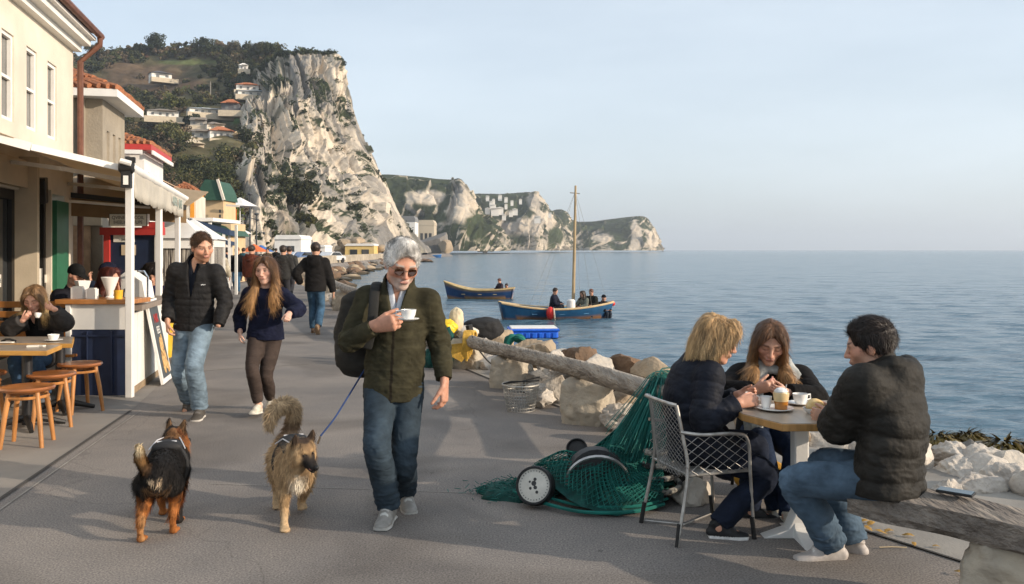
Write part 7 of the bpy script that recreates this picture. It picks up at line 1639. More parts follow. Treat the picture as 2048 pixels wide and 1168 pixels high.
def cup(lab, c, rad=.04, h=.055, saucer=.0, handle=None, name='coffee_cup', tilt=None, fill=True):
    if saucer: st_ = thing('saucer', 'saucer under the '+' '.join(lab.split()[:9]), 'saucer', (c[0], c[1], c[2])); MB().lathe([(0, .002), (saucer*.55, .002), (saucer, .014), (saucer, .017), (saucer*.55, .007), (0, .006)], 32).build('dish', m_china, st_, True)
    z0 = c[2]+(.0075 if saucer else 0.0); t = thing(name, lab, 'cup', (c[0], c[1], z0))
    if tilt: t.rotation_euler = tilt
    MB().lathe([(0, 0), (rad*.55, 0), (rad*.62, .006), (rad*.88, h*.5), (rad, h), (rad*.95, h), (rad*.83, h*.5), (rad*.55, .01), (0, .009)], 32).build('bowl', m_china, t, True)
    if fill: MB().lathe([(0, h*.78), (rad*.88, h*.78)], 24).build('coffee', m_coffee, t)
    if handle is not None:
        a = R(handle); d_ = Vector((math.cos(a), math.sin(a), 0)); MB().tube([d_*(rad*.93)+Vector((0, 0, h*.85)), d_*(rad*1.55)+Vector((0, 0, h*.88)), d_*(rad*1.6)+Vector((0, 0, h*.45)), d_*(rad*.75)+Vector((0, 0, h*.3))], .0045, 7).build('handle', m_china, t, True)
    return t
zt = ztop+.001
t = thing('plate', 'oval white plate under the layered coffee glass', 'plate', (P(1553, 820, 5.02)[0], 5.05, zt)); MB().lathe([(0, .002), (.07, .002), (.105, .014), (.105, .018), (.07, .007), (0, .006)], 32).build('dish', m_china, t, True)
t = thing('coffee_glass', 'glass of layered coffee with cream foam on the white plate', 'glass', (1.553, 5.05, zt+.0075)); MB().lathe([(0, 0), (.036, 0), (.04, .045), (.0385, .045), (.0, .044)], 24).build('coffee_layer', mat('amber_coffee', (.4, .15, .02), .15, .2, 10, coat=.5), t, True); MB().lathe([(.0405, .0455), (.046, .09), (.044, .095), (0, .096)], 24).build('milk_layer', mat('milk_layer', (.68, .5, .26), .3, .15, 20), t, True)
V, F = ico(3); V = V*np.array([.036, .036, .022])*(1+.15*fbm(V*3, 3, 3))[:, None]+[0, 0, .1]; link_mesh('foam', V, F, m_china, t, True)
MB().tube([(.02, .0, .09), (.035, .01, .14)], .003, 6).build('spoon', m_metal, t, True)
cup('small tall white cup beside the coffee glass', (1.475, 5.08, zt), .034, .075, 0, None)
cup('white cup on the far side of the table in front of the scarfed woman', (1.72, 5.22, zt), .046, .06, .075, 20)
cup('low white dish cup near the bread on the table edge', (1.7, 4.96, zt), .05, .03, 0, None, 'small_dish')
q = P(1497, 800, 5.2); cup('white cup held in both hands of the blonde woman', (1.4, 5.16, .735), .047, .065, 0, 90, tilt=(R(8), R(18), 0))
m_bread = mat('bread_crust', (.62, .36, .1), .7, .35, 14, .4, 40, col2=(.72, .56, .3))
for k, (px, py, Y, lab) in enumerate(((1630, 812, 4.95, 'golden bread roll held over the table edge by the man on the beam'), (1668, 818, 4.98, 'second bread roll against the dark sleeve'))):
    t = thing('bread_roll', lab, 'bread', P(px, py, Y)); V, F = ico(4); V = V*np.array([.05, .042, .042])*(1+.06*fbm(V*2+k, 3, 5))[:, None]; link_mesh('crust', V, F, m_bread, t, True)
t = thing('paper_napkin', 'folded pale napkin near the bread on the cafe table', 'napkin', (1.78, 4.95, zt)); MB().box((0, 0, .004), (.09, .07, .008), .3).build('paper', m_paper, t)
t = thing('smartphone', 'black phone lying on the timber beam beside the seated man', 'phone', (2.13, 4.2, .482)); MB().box((0, 0, .006), (.08, .16, .012), R(50)).build('phone_case', m_black, t, bevel=.003); MB().box((0, 0, .0132), (.072, .15, .002), R(50)).build('screen', mat('phone_screen', (.03, .06, .08), .08, spec=.7), t)
# wire chair
m_chrome = mat('worn_chrome', (.46, .44, .41), .4, .3, 12, metal=.85); t = thing('wire_chair', 'metal armchair with wire mesh back where the blonde woman sits', 'chair', (1.1, 5.15, 0), R(107)); t.scale = (.88, .94, .97)
W_ = .255
for sg in (-1, 1):
    MB().tube(cat_rom([(sg*.265, .28, .0), (sg*.24, .2, .4), (sg*.215, .215, .6), (sg*.19, .25, .8)], 5), .0115, 8).build('back_leg', m_chrome, t, True); MB().tube(cat_rom([(sg*.26, -.24, 0), (sg*.25, -.22, .38), (sg*.255, -.2, .58), (sg*.255, -.12, .625), (sg*.245, .1, .63), (sg*.225, .24, .65)], 5), .0105, 8).build('arm_leg', m_chrome, t, True)
    for y in (.28, -.24): MB().tube([(sg*.262, y, 0), (sg*(.262-.01*(y > 0)), y*.93, .13)], .0145, 8).build('foot_sleeve', m_black, t, True)
    a = np.linspace(0, 1, 9); b_ = np.linspace(0, 1, 11); Aa, Bb = np.meshgrid(a, b_, indexing='ij'); Gd = np.stack([sg*(.25+0*Aa), -.2+.42*Bb, .4+.22*Aa], -1); V, F = lattice(Gd, .0022); link_mesh('arm_lattice', V, F, m_chrome, t, False)
a = np.linspace(0, 1, 27); b_ = np.linspace(-1, 1, 27); Aa, Bb = np.meshgrid(a, b_, indexing='ij'); Gd = np.stack([Bb*.2, .19+.06*Aa+.05*(1-Bb**2), .38+.42*Aa], -1); V, F = lattice(Gd, .0018); link_mesh('back_lattice', V, F, m_chrome, t, False)
Gd = np.stack([Bb*.24, .2-.42*Aa, .405-.02*(1-Bb**2)], -1); V, F = lattice(Gd, .0024); link_mesh('seat_lattice', V, F, m_chrome, t, False)
MB().tube(cat_rom([(-.19, .25, .8), (-.14, .295, .81), (.14, .295, .81), (.19, .25, .8)], 5), .0115, 8).build('top_rail', m_chrome, t, True)
MB().tube([(-.24, -.22, .4), (.24, -.22, .4), (.24, .2, .4), (-.24, .2, .4), (-.24, -.22, .4)], .009, 6).build('seat_frame', m_chrome, t, True)
MB().tube([(.262, .26, .012), (.1, .05, .012), (.255, -.22, .014)], .006, 6).build('floor_wire', m_chrome, t, True)
t = thing('folding_chair', 'black folding chair hidden under the scarfed woman', 'chair', (1.74, 5.98, 0)); MB().box((0, -.02, .34), (.42, .42, .035)).build('seat', m_black, t, bevel=.01)
for sx in (-.19, .19):
    for sy in (-.2, .18): MB().tube([(sx, sy, 0), (sx*.95, sy*.9, .33)], .012, 6).build('leg', m_black, t, True)
MB().box((0, .2, .62), (.42, .025, .2)).build('backrest', m_black, t); MB().beam((.23, -.22, .52), (.25, .2, .5), .04, .03).build('armrest', m_black, t)
# dead leaves and litter on the apron
for k, (px, py) in enumerate(((1727, 1047), (1735, 1062), (1778, 1068), (1815, 1076), (1828, 1093), (1873, 1098), (1918, 1150), (1742, 1052), (1760, 1070), (1893, 1068))):
    q = G(px, py); V = np.array([(-.03, 0, 0), (-.012, .015, .008), (.015, .013, .012), (.034, 0, .004), (.014, -.014, .01), (-.012, -.013, .004), (0, 0, .016)])*(1.1+.3*math.sin(k)); F = [[0, 1, 6], [1, 2, 6], [2, 3, 6], [3, 4, 6], [4, 5, 6], [5, 0, 6]]
    o_ = link_mesh('dead_leaf', V, F, mat('dead_leaf', (.42, .24, .05), .8, .4, 30)); o_.location = (q[0], q[1], .012); o_.rotation_euler = (0, 0, k*1.9); tag(o_, 'curled yellow brown leaf on the ground near the beam bench', 'leaf', 'dead leaves by the beam bench')
o_ = MB().tube([(-.07, 0, .012), (.0, .004, .014), (.08, -.003, .012)], .004, 5).build('dry_twig', mat('dry_twig', (.5, .4, .26), .8), None, True); o_.location = tuple(G(1784, 1099)); tag(o_, 'pale dry twig on the ground among the leaves', 'twig')

# ------------------------------------------------------------ terrace furniture
def stool(lab, x, y, z=.5, rz=0.):
    t = thing('wooden_stool', lab, 'stool', (x, y, 0), rz, 'round wooden stools of the terrace'); MB().lathe([(0, z-.042), (.17, z-.042), (.205, z-.03), (.215, z-.014), (.205, z), (.17, z-.004), (0, z-.008)], 36).build('seat', m_stool, t, True)
    for k in range(4):
        a = R(45+90*k); MB().tube([(math.cos(a)*.225, math.sin(a)*.225, 0), (math.cos(a)*.19, math.sin(a)*.19, z*.5), (math.cos(a)*.15, math.sin(a)*.15, z-.04)], [.017, .021, .021], 10).build('leg', m_stool_leg, t, True)
    MB().tube([(math.cos(a)*.155, math.sin(a)*.155, z-.085) for a in np.linspace(0, 6.284, 26)], .014, 7, False).build('ring', m_stool_leg, t, True)
m_stool_leg = mat('stool_leg_wood', (.46, .2, .06), .4, .4, 2, .15, 40, stretch=(6, 6, 1), coat=.2)
stool('nearest round wooden stool in front of the cafe table', *G(55, 890)[:2], .5, .2); stool('middle round wooden stool between the two others', *G(103, 852)[:2], .5, .5); stool('round wooden stool farthest back beside the navy counter', *G(160, 823)[:2], .5, .9); stool('round wooden stool cut by the picture edge behind the nearest one', *G(-38, 850)[:2], .5, .3)
m_ttop = mat('grey_tabletop', (.3, .25, .2), .3, .3, 2.5, .1, 40, stretch=(1, 7, 1)); m_tedge = mat('yellow_wood_edge', (.52, .27, .06), .45, .25, 4)
def ctable(lab, poly, pole):
    c = np.array([pole[0], pole[1], 0]); t = thing('cafe_table', lab, 'table', c, 0, 'wooden terrace tables'); pl = [(x-c[0], y-c[1]) for x, y in poly]; MB().prism(pl, .695, .737).build('tabletop', m_tedge, t, bevel=.004); mx, my = np.mean(pl, 0); MB().prism([(mx+(x-mx)*.98, my+(y-my)*.97) for x, y in pl], .737, .741).build('table_surface', m_ttop, t)
    MB().tube([(0, 0, .03), (0, 0, .7)], .045, 14).build('pole', mat('dark_steel', (.03, .03, .032), .45, .2, 6, metal=.5), t, True); mb = MB()
    for k in range(4): a = R(35+90*k); mb.tube([(0, 0, .1), (math.cos(a)*.15, math.sin(a)*.15, .07), (math.cos(a)*.32, math.sin(a)*.32, .018)], [.04, .03, .02], 8)
    mb.build('foot', m_black, t, True)
ctable('near cafe table with grey top and yellow edge before the drinking woman', [(-5.3, 7.95), (-4.2, 7.9), (-4.33, 8.42), (-5.45, 8.42)], (-4.5, 8.12)); ctable('second cafe table beneath the elbows of the drinking woman', [(-5.5, 8.55), (-4.28, 8.52), (-4.6, 9.2), (-5.7, 9.2)], (-4.62, 8.95))
cup('white cup on the second terrace table beside the elbow', (P(105, 675, 8.7)[0], 8.72, .742), .055, .06, .085, None); t = thing('sugar_packets', 'white sugar packets on the near terrace table', 'packet', (P(66, 690, 8.2)[0], 8.2, .742)); MB().box((0, 0, .008), (.1, .05, .016), .3).box((.07, .02, .008), (.06, .04, .014), -.2).build('packet', m_paper, t); t = thing('sunglasses_case', 'dark folded sunglasses on the near terrace table', 'glasses', (P(10, 680, 8.55)[0], 8.6, .742)); MB().tube([(-.06, 0, .01), (-.02, .0, .03), (.02, 0, .03), (.07, .02, .01)], .012, 6).build('frame', m_black, t, True); MB().box((.02, -.05, .006), (.12, .05, .01)).build('receipt', m_paper, t)
cup('small cup at the lips of the drinking woman', P(75, 632, 9.22)+[0, 0, -.02], .036, .05, 0, None, 'espresso_cup', (R(-18), 0, 0)); 
t = thing('slat_bench', 'varnished wooden slat bench behind the drinking woman', 'bench', (P(60, 0, 10.3)[0], 10.3, 0))
for k in range(4): MB().box((-.25, .02*k, .66+.115*k), (2.0, .03, .075)).build('back_slat', m_wood, t, bevel=.006)
for k in range(3): MB().box((-.25, -.42+.13*k, .46), (2.0, .1, .03)).build('seat_slat', m_wood, t, bevel=.006)
for x in (-1.1, .6): MB().box((x, .05, .52), (.05, .05, 1.04)).box((x, -.4, .22), (.05, .05, .44)).box((x, -.17, .425), (.05, .42, .04)).build('frame', m_black, t)
for k, (px, Y) in enumerate(((146, 11.0), (203, 11.4), (228, 12.0), (305, 12.7))):
    q = P(px, 0, Y); t = thing('bar_stool', ['bar stool under the man in the black cap', 'bar stool under the red haired woman', 'bar stool under the person in the navy hat', 'bar stool under the curly haired person'][k], 'stool', (q[0], Y+.02, 0)); MB().lathe([(0, .3), (.17, .3), (.18, .33), (0, .35)], 20).build('seat', m_stool, t, True); MB().tube([(0, 0, 0), (0, 0, .3)], .03, 8).build('stem', m_black, t, True); MB().lathe([(.18, 0), (.17, .02), (0, .03)], 20).build('foot', m_black, t, True)

# ------------------------------------------------------------ backpack, leash, cup in hand
t = thing('backpack', 'dark brown backpack on the shoulder of the white haired man', 'backpack', (-.98, 5.66, 1.12)); v = Vol((-.25, -.2, -.35), (.25, .2, .35), .009); v.tube([(0, 0, -.19), (0, 0, 0), (.01, -.01, .19)], [(.165, .1), (.17, .115), (.135, .09)], u=np.array([1., 0, 0]), k=0); v.tube([(-.02, .09, -.12), (-.02, .09, .02)], [(.12, .05), (.11, .045)], u=np.array([1., 0, 0]), k=.02)
V, F = v.mesh(); N = normals(V, F); V = V+N*(fbm(V*14, 3, 2)*.008)[:, None]; link_mesh('pack', V, F, mat('backpack_cloth', (.02, .017, .013), .8, .25, 8, .5, 150), t, True); v = Vol((-.1, -.5, -.25), (.35, .15, .5), .008)
h_ = np.array(t.location); sh_r = oj['sh'][0]+np.array([-.741, 5.45, 0])-h_; 
st0 = np.array(OLD.location)+oj['sh'][0]-h_; fr_ = np.array([.075, -.135, -.08]); v.tube([(.1, -.02, .2), st0+[.055, .05, .085], st0+[.06, -.07, .06], st0+[.06, -.135, -.05], st0+[.045, -.15, -.2], st0+[.02, -.13, -.3]], [(.033, .01)]*6, u=np.array([1., .2, 0]), k=0); V, F = v.mesh(); link_mesh('strap', V, F, mat('strap_cloth', (.012, .012, .011), .8, .2, 8, .5, 200), t, True)
wr_ = np.array(OLD.location)+oj['wr'][0]
CUPP = P(817, 640, 5.08); cup('white cup on a saucer in the hand of the white haired man', (CUPP[0], 5.08, CUPP[2]-.006), .046, .06, .062, 180)

# ------------------------------------------------------------ boats
def boat(name, lab, x0, x1, Y, rz, fb, cols, bow=1, B=.8, draft=.25, prow=.25, mast=None):
    """fb: freeboard (stern, mid, bow); long axis local X, bow at +X*bow"""
    L_ = (x1-x0)/math.cos(rz); t = thing(name, lab, 'boat', ((x0+x1)/2, Y, SEA), rz); ns, nc = 41, 15; Vo = []; top = []
    for i in range(ns):
        s_ = -1+2*i/(ns-1); sb = s_*bow; wd = B*(1-max(0, sb)**2.4*1.0)**.75*(1-.35*max(0, -sb)**3) if sb < 1 else 0.02; wd = max(wd, .03)
        sh_ = fb[1]+(fb[2]-fb[1])*max(0, sb)**2+(fb[0]-fb[1])*max(0, -sb)**2; x = s_*L_/2+bow*prow*max(0, sb)**4*0
        for j in range(nc):
            a = -1+2*j/(nc-1); z = -draft+(sh_+draft)*abs(a)**1.6; y = wd*np.sign(a)*abs(a)**.62; xx = x+bow*.22*max(0, sb)**3*(z/max(.1, sh_))-bow*.12*max(0, -sb)**3*(z/max(.1, sh_)); Vo.append((xx, y, z))
    Vo = np.array(Vo); F = grid_faces(ns, nc).tolist(); e0 = [j for j in range(nc)] if bow > 0 else [(ns-1)*nc+j for j in range(nc)]; F.append(e0)
    zr = Vo[:, 2]; shv = np.repeat([Vo[i*nc][2] for i in range(ns)], nc); C = np.where((zr < .09)[:, None], np.array(cols['bottom']), np.array(cols['hull'])); C = np.where((zr > shv-.1)[:, None] & (zr > .1)[:, None], np.array(cols['strake']), C)
    link_mesh('hull', Vo, F, m_boat, t, True, C); o_ = link_mesh('lining', Vo*np.array([.985, .95, 1])+[0, 0, .02], F, None, t, True); o_.data.materials.append(mat('lining_'+name, cols['inside'], .6, .25, 4)); 
    for sg in (0, nc-1): MB().tube([Vo[i*nc+sg]+[0, 0, .01] for i in range(ns)], .045, 6).build('gunwale', mat('gunwale_'+name, cols['rail'], .6, .15, 5), t, True)
    MB().tube([Vo[i*nc+nc//2]+[0, 0, -.01] for i in range(ns)], .04, 6).build('keel', mat('gunwale_'+name, cols['rail']), t, True)
    for f in (-.45, .05, .5): i = int((f+1)/2*(ns-1)); w_ = abs(Vo[i*nc][1]); MB().box((Vo[i*nc][0], 0, fb[1]*.55), (.22, w_*1.75, .04)).build('thwart', mat('thwart_'+name, cols['seat'], .6, .2, 5), t)
    return t
m_boat = mat('boat_paint', (.1, .2, .4), .45, .18, 3, .2, 20, attr=True)
b1 = boat('sailing_boat', 'blue open boat with a tall bare mast carrying several people', -.38, 4.05, 36.4, R(9), (.68, .42, .66), dict(hull=(.012, .07, .16), strake=(.02, .11, .23), bottom=(.2, .1, .045), inside=(.06, .2, .34), rail=(.55, .4, .22), seat=(.08, .22, .38)), 1, .74)
mx = P(1148, 0, 36.4)[0]-b1.location.x; MB().tube([(mx, .15, -.1), (mx+.07, .15, 2.8), (mx+.12, .15, 5.55)], [.075, .065, .045], 10).build('mast', mat('mast_wood', (.4, .29, .16), .6, .25, 3, stretch=(3, 3, .6)), b1, True)
mb = MB(); top_ = (mx+.11, .15, 5.3)
for q in ((-1.0, .7, .5), (-.9, -.6, .5), (2.2, .1, .7), (1.4, -.5, .5), (1.2, .7, .5)): mb.tube([top_, q], .006, 4)
mb.tube([(mx-.12, .15, 5.25), (mx+.3, .15, 5.22)], .02, 5); mb.build('rigging', mat('rigging_line', (.25, .23, .2), .7), b1, True)
o_ = MB().lathe([(0, 0), (.17, 0), (.18, .3), (.17, .5), (.12, .55), (0, .56)], 20).build('white_drum', m_white, None, True); o_.location = (b1.location.x+mx-.14, 36.2, SEA+.26); tag(o_, 'white plastic drum standing at the mast foot in the blue boat', 'drum')
m_redb = mat('red_buoy', (.6, .02, .015), .4, .12, 6)
t = thing('red_fender', 'big red fender hanging on the near side of the masted boat', 'fender', (P(1101, 0, 35.4)[0], 35.52, P(0, 627, 35.4)[2])); MB().ball((0, 0, 0), (.17, .2, .27), 18).build('ball', m_redb, t, True); MB().lathe([(.2, 0), (.24, .03), (.2, .05)], 18, (.13, -.02, 0), (1, 0, .1)).build('collar', m_awhite, t, True); MB().tube([(.17, 0, -.2), (.3, -.2, -.55)], .012, 5).build('line', m_awhite, t, True)
t = thing('red_fender', 'small red ball fender at the bow tip of the masted boat', 'fender', P(1224, 607, 36.9)); MB().ball((0, 0, 0), (.14, .12, .12), 14).build('ball', m_redb, t, True)
b2 = boat('fishing_boat', 'blue and ochre fishing boat with raised prow further out', -3.8, .0, 51.4, R(-6), (.62, .5, 1.0), dict(hull=(.015, .05, .14), strake=(.3, .2, .09), bottom=(.3, .17, .07), inside=(.5, .42, .25), rail=(.5, .36, .17), seat=(.45, .36, .2)), -1, .75)
b3 = boat('motor_boat', 'small blue motor boat far off below the headland', P(842, 0, 330)[0], P(882, 0, 330)[0], 330, 0, (1.0, .9, 1.2), dict(hull=(.02, .12, .35), strake=(.04, .2, .45), bottom=(.02, .08, .2), inside=(.2, .25, .3), rail=(.1, .3, .6), seat=(.2, .25, .3)), 1, 1.2); MB().extr([(-3.2, -.9, .8), (-1.2, -.9, .8), (-1.6, -.9, 2.4), (-3, -.9, 2.6)], (0, 1.8, 0)).build('cabin', mat('boat_cabin', (.04, .07, .12), .5), b3)
t = thing('blue_raft', 'bright blue plastic raft with white deck floating near the rocks', 'raft', ((P(1017, 0, 28.5)[0]+P(1115, 0, 28.5)[0])/2, 28.6, SEA), R(4)); m_bp = mat('blue_plastic', (.015, .12, .62), .4, .15, 4); mb = MB(); mb.box((0, 0, .16), (1.56, .95, .3))
mb.build('hull', m_bp, t, bevel=.04); mb = MB()
for k in range(7): mb.box((-.66+k*.22, -.49, .1), (.15, .05, .16))
for k in range(4): mb.box((-.79, -.33+k*.22, .1), (.05, .15, .16))
mb.build('rib', m_bp, t, bevel=.02); MB().box((0, 0, .33), (1.5, .9, .05)).build('deck', m_white, t, bevel=.02); MB().tube([(-.8, -.5, .27), (.8, -.5, .27), (.8, .5, .27), (-.8, .5, .27), (-.8, -.5, .27)], .04, 8).build('collar', m_bp, t, True)
def sailor(lab, px, py, Y, rz, col, hair, seed, hsz=1.72, fem=False, legcol=(.02, .025, .035)):
    z = P(px, py, Y)[2]; r_ = np.array([P(px, 0, Y)[0], Y, z-1.12])
    person(lab, r_, rz, hsz, pelvis=(0, .05, .42), neck=(0, -.03, .95), head=(0, -.08, 1.13), look=(0, 15, 0), sw=.18, hs=1.1, fem=fem, wr=[(-.12, -.34, .62), (.12, -.34, .6)], el=[(-.8, .3, -.6), (.8, .3, -.6)], hd=[dict(D=(.5, -.8, 0)), dict(D=(-.5, -.8, 0))],
        an=[(-.1, -.32, .09), (.12, -.3, .09)], kn=[(0, -1, .3)]*2, top=dict(col=col, bulk=1.15, hem=.08, sl=(.085, .08, .07, .055), collar=.07), bot=dict(col=legcol), shoe=dict(col=(.04, .04, .04)), hair=hair, vox=.022, seed=seed)
sailor('man in dark navy coat sitting in the middle of the masted boat', 1107, 583, 36.4, R(70), (.014, .016, .028), DKH, 61); sailor('woman in grey jacket sitting near the white drum in the masted boat', 1168, 588, 36.5, R(-50), (.12, .13, .11), dict(style='long', col=(.03, .02, .015), len=.25), 62, fem=True); sailor('man in black jacket beside the woman in the masted boat', 1184, 585, 36.6, R(-30), (.02, .022, .02), dict(style='short', col=(.12, .05, .03), puff=.01), 63); sailor('person in dark hooded top bent over at the bow of the masted boat', 1205, 596, 36.8, R(40), (.012, .012, .014), dict(style='beanie', col=(.01, .01, .012)), 64)
sailor('man in dark jacket sitting at the stern of the ochre fishing boat', 1001, 562, 51.3, R(-60), (.03, .022, .03), dict(style='short', col=(.1, .04, .03), puff=.01), 65); sailor('person in red and black jacket behind the man in the ochre boat', 1014, 572, 51.5, R(-20), (.16, .03, .025), DKH, 66)
# ------------------------------------------------------------ dogs
m_fur = mat('fur', (.3, .2, .1), .75, .2, 30, attr=True, spec=.2)
def dog(name, lab, loc, rz, g, legs, head, look, tail, tailr, colf, furn, hcol, seed, harness=True, tfur=.055, chest=(0, -.2, .43), rump=(0, .24, .44), mouth=False):
    t = thing(name, lab, 'dog', loc, rz); A = lambda v: np.array(v, float)*g; chest, rump, head = A(chest), A(rump), A(head); tail = [A(p) for p in tail]
    h = Head(head, *look, g*1.0); v = Vol((-.35*g, -.75*g, -.02), (.35*g, .65*g, .85*g), .007)
    mid = (chest+rump)/2; up = np.array([0, 0, 1.]); X = np.array([1., 0, 0])
    v.tube([rump+A((0, .06, .0)), rump, mid+A((0, 0, -.0)), chest, chest+A((0, -.1, .03))], [(.085*g, .1*g), (.125*g, .135*g), (.128*g, .14*g), (.135*g, .165*g), (.1*g, .12*g)], u=X, k=0)
    nb = chest+A((0, -.08, .07)); v.tube([nb-A((0, -.06, .04)), (nb+head)/2+A((0, -.0, .0)), head-h.F*.02*g], [(.115*g, .13*g), (.098*g, .105*g), (.085*g, .085*g)], u=X, k=.05)
    v.ell(chest+A((0, -.1, -.03)), A((.1, .085, .13)), None, .05)
    e = lambda l, f, u, r_, k_, sub=False: v.ell(h.p(l, f, u), A(r_), h.ax, k_*g, sub)
    e(0, 0, .02, (.078, .08, .07), .03)
    for sg in (-1, 1): e(sg*.05, .01, -.035, (.045, .05, .045), .03)
    v.tube([h.p(0, .05, -.012), h.p(0, .12, -.03), h.p(0, .165, -.036)], [(.05*g, .045*g), (.034*g, .03*g), (.024*g, .02*g)], u=h.L, k=.02); v.ell(h.p(0, .178, -.024), A((.017, .013, .013)), h.ax, .006)
    v.tube([h.p(0, .05, -.055), h.p(0, .11, -.07), h.p(0, .145, -.078)], [(.036*g, .016*g), (.026*g, .011*g), (.016*g, .008*g)], u=h.L, k=.012)
    for sg in (-1, 1):
        e(sg*.034, .068, .022, (.016, .012, .012), .008, True); e(sg*.034, .062, .02, (.013, .011, .011), .002)
        v.tube([h.p(sg*.05, -.01, .07), h.p(sg*.064, -.012, .115), h.p(sg*.068, -.01, .152)], [(.036*g, .017*g), (.026*g, .011*g), (.006*g, .005*g)], u=h.L, k=.014); v.tube([h.p(sg*.056, .02, .085), h.p(sg*.066, .008, .13)], [(.018*g, .01*g), (.01*g, .006*g)], u=h.L, k=.006, sub=True)
    J = []
    for k, (hp, kn_, hk, pw, front) in enumerate(legs):
        hp, kn_, hk, pw = A(hp), A(kn_), A(hk), A(pw); J.append((hp, kn_, hk, pw))
        if front: v.tube([hp, kn_, hk, pw+A((0, .01, .03))], [.075*g, .048*g, .031*g, .026*g], k=.03*g, up=2)
        else: v.tube([hp, kn_, hk, pw+A((0, .02, .035))], [(.09*g), .052*g, .027*g, .023*g], k=.035*g, up=2)
        v.tube([pw+A((0, .02, .022)), pw+A((0, -.045, .016))], [(.03*g, .022*g), (.034*g, .017*g)], u=X, k=.012)
        for o in (-.024, -.008, .008, .024): v.ell(pw+A((o, -.065+abs(o)*.4, .014)), A((.0105, .02, .013)), None, .004)
    v.tube([rump+A((0, .07, .06))]+tail, [.045*g]+[r_*g for r_ in tailr], k=.03)
    v.half((0, 0, .002), (0, 0, -1)); V, F = v.mesh(); V, F = islands_keep(V, F); N = normals(V, F)
    V = V+N*(fbm(V*24, 3, seed)*.004)[:, None]; C = colf(V/g, h, V, tail, g, J); link_mesh('body', V, F, m_fur, t, True, C)
    # fur
    l, f, u = h.loc(V); onf = (f > .03) & (np.hypot(l, u) < .16) & (np.linalg.norm(V-head, axis=1) < .24*g); low = V[:, 2] < .13*g
    tl = np.min([np.linalg.norm(V-p, axis=1) for p in tail], axis=0) < .1*g
    def flow(p, n_):
        d = np.tile(np.array([0, .8, -.75]), (len(p), 1)); d[p[:, 1] < chest[1]-.02] = [0, .1, -1]; return d
    body = ~onf & ~low & ~tl & (np.linalg.norm(V-h.p(0, -.01, .12), axis=1) > .06*g)
    ob = None
    for m_, n_, ln, wd, lf in ((body, furn, .05*g, .0032, .28), (tl, furn//3, tfur*g, .0042, .75), (low, furn//14, .014*g, .003, .1), (onf, furn//14, .011*g, .0028, .1)):
        if m_.sum() < 20: continue
        A_, Fs, Cs = strands(V, N, n_, flow, ln, wd, C, lf, .4, seed, 2, m_); o_ = link_mesh('fur', A_, Fs, m_fur, t, True, Cs)
    for sg in (-1, 1): MB().ball(h.p(sg*.034, .066, .02), .0095*g, 10).build('eye', mat('dog_eye', (.012, .006, .004), .08, spec=.6), t, True)
    MB().ball(h.p(0, .183, -.022), .0155*g, 10).build('nose', mat('dog_nose', (.01, .01, .01), .3), t, True)
    if mouth: MB().ball(h.p(0, .125, -.062), (.02*g, .035*g, .01*g), 12).build('tongue', mat('tongue', (.5, .18, .17), .4), t, True)
    if harness:
        v = Vol((-.3*g, -.45*g, .1*g), (.3*g, .3*g, .75*g), .008); v.tube([chest+A((0, .09, 0)), chest+A((0, .13, 0))], [(.158*g, .178*g)]*2, u=X, k=0, flat=(1, 1)); v.tube([chest+A((0, -.13, .12)), chest+A((0, .12, .145))], [(.1*g, .05*g), (.11*g, .05*g)], u=X, k=.01)
        V2, F2 = v.mesh(); V2, F2 = islands_keep(V2, F2); link_mesh('harness', V2, F2, mat('harness_web', (.014, .014, .015), .7, .2, 10), t, True)
        q = MB()
        for sg in (-1, 1): q.tube([chest+A((sg*.05, -.1, .178)), chest+A((sg*.085, .03, .182)), chest+A((sg*.13, .12, .13))], .004, 5)
        q.tube([chest+A((-.07, .12, .187)), chest+A((.07, .12, .187))], .005, 5); q.build('reflective_trim', mat('reflective_trim', (.6, .6, .62), .4), t, True)
    return t, h
def sm(x, a, b): return np.clip((x-a)/(b-a), 0, 1)
def mixc(C, m, c): C[:] = C*(1-m[:, None])+np.array(c)*m[:, None]
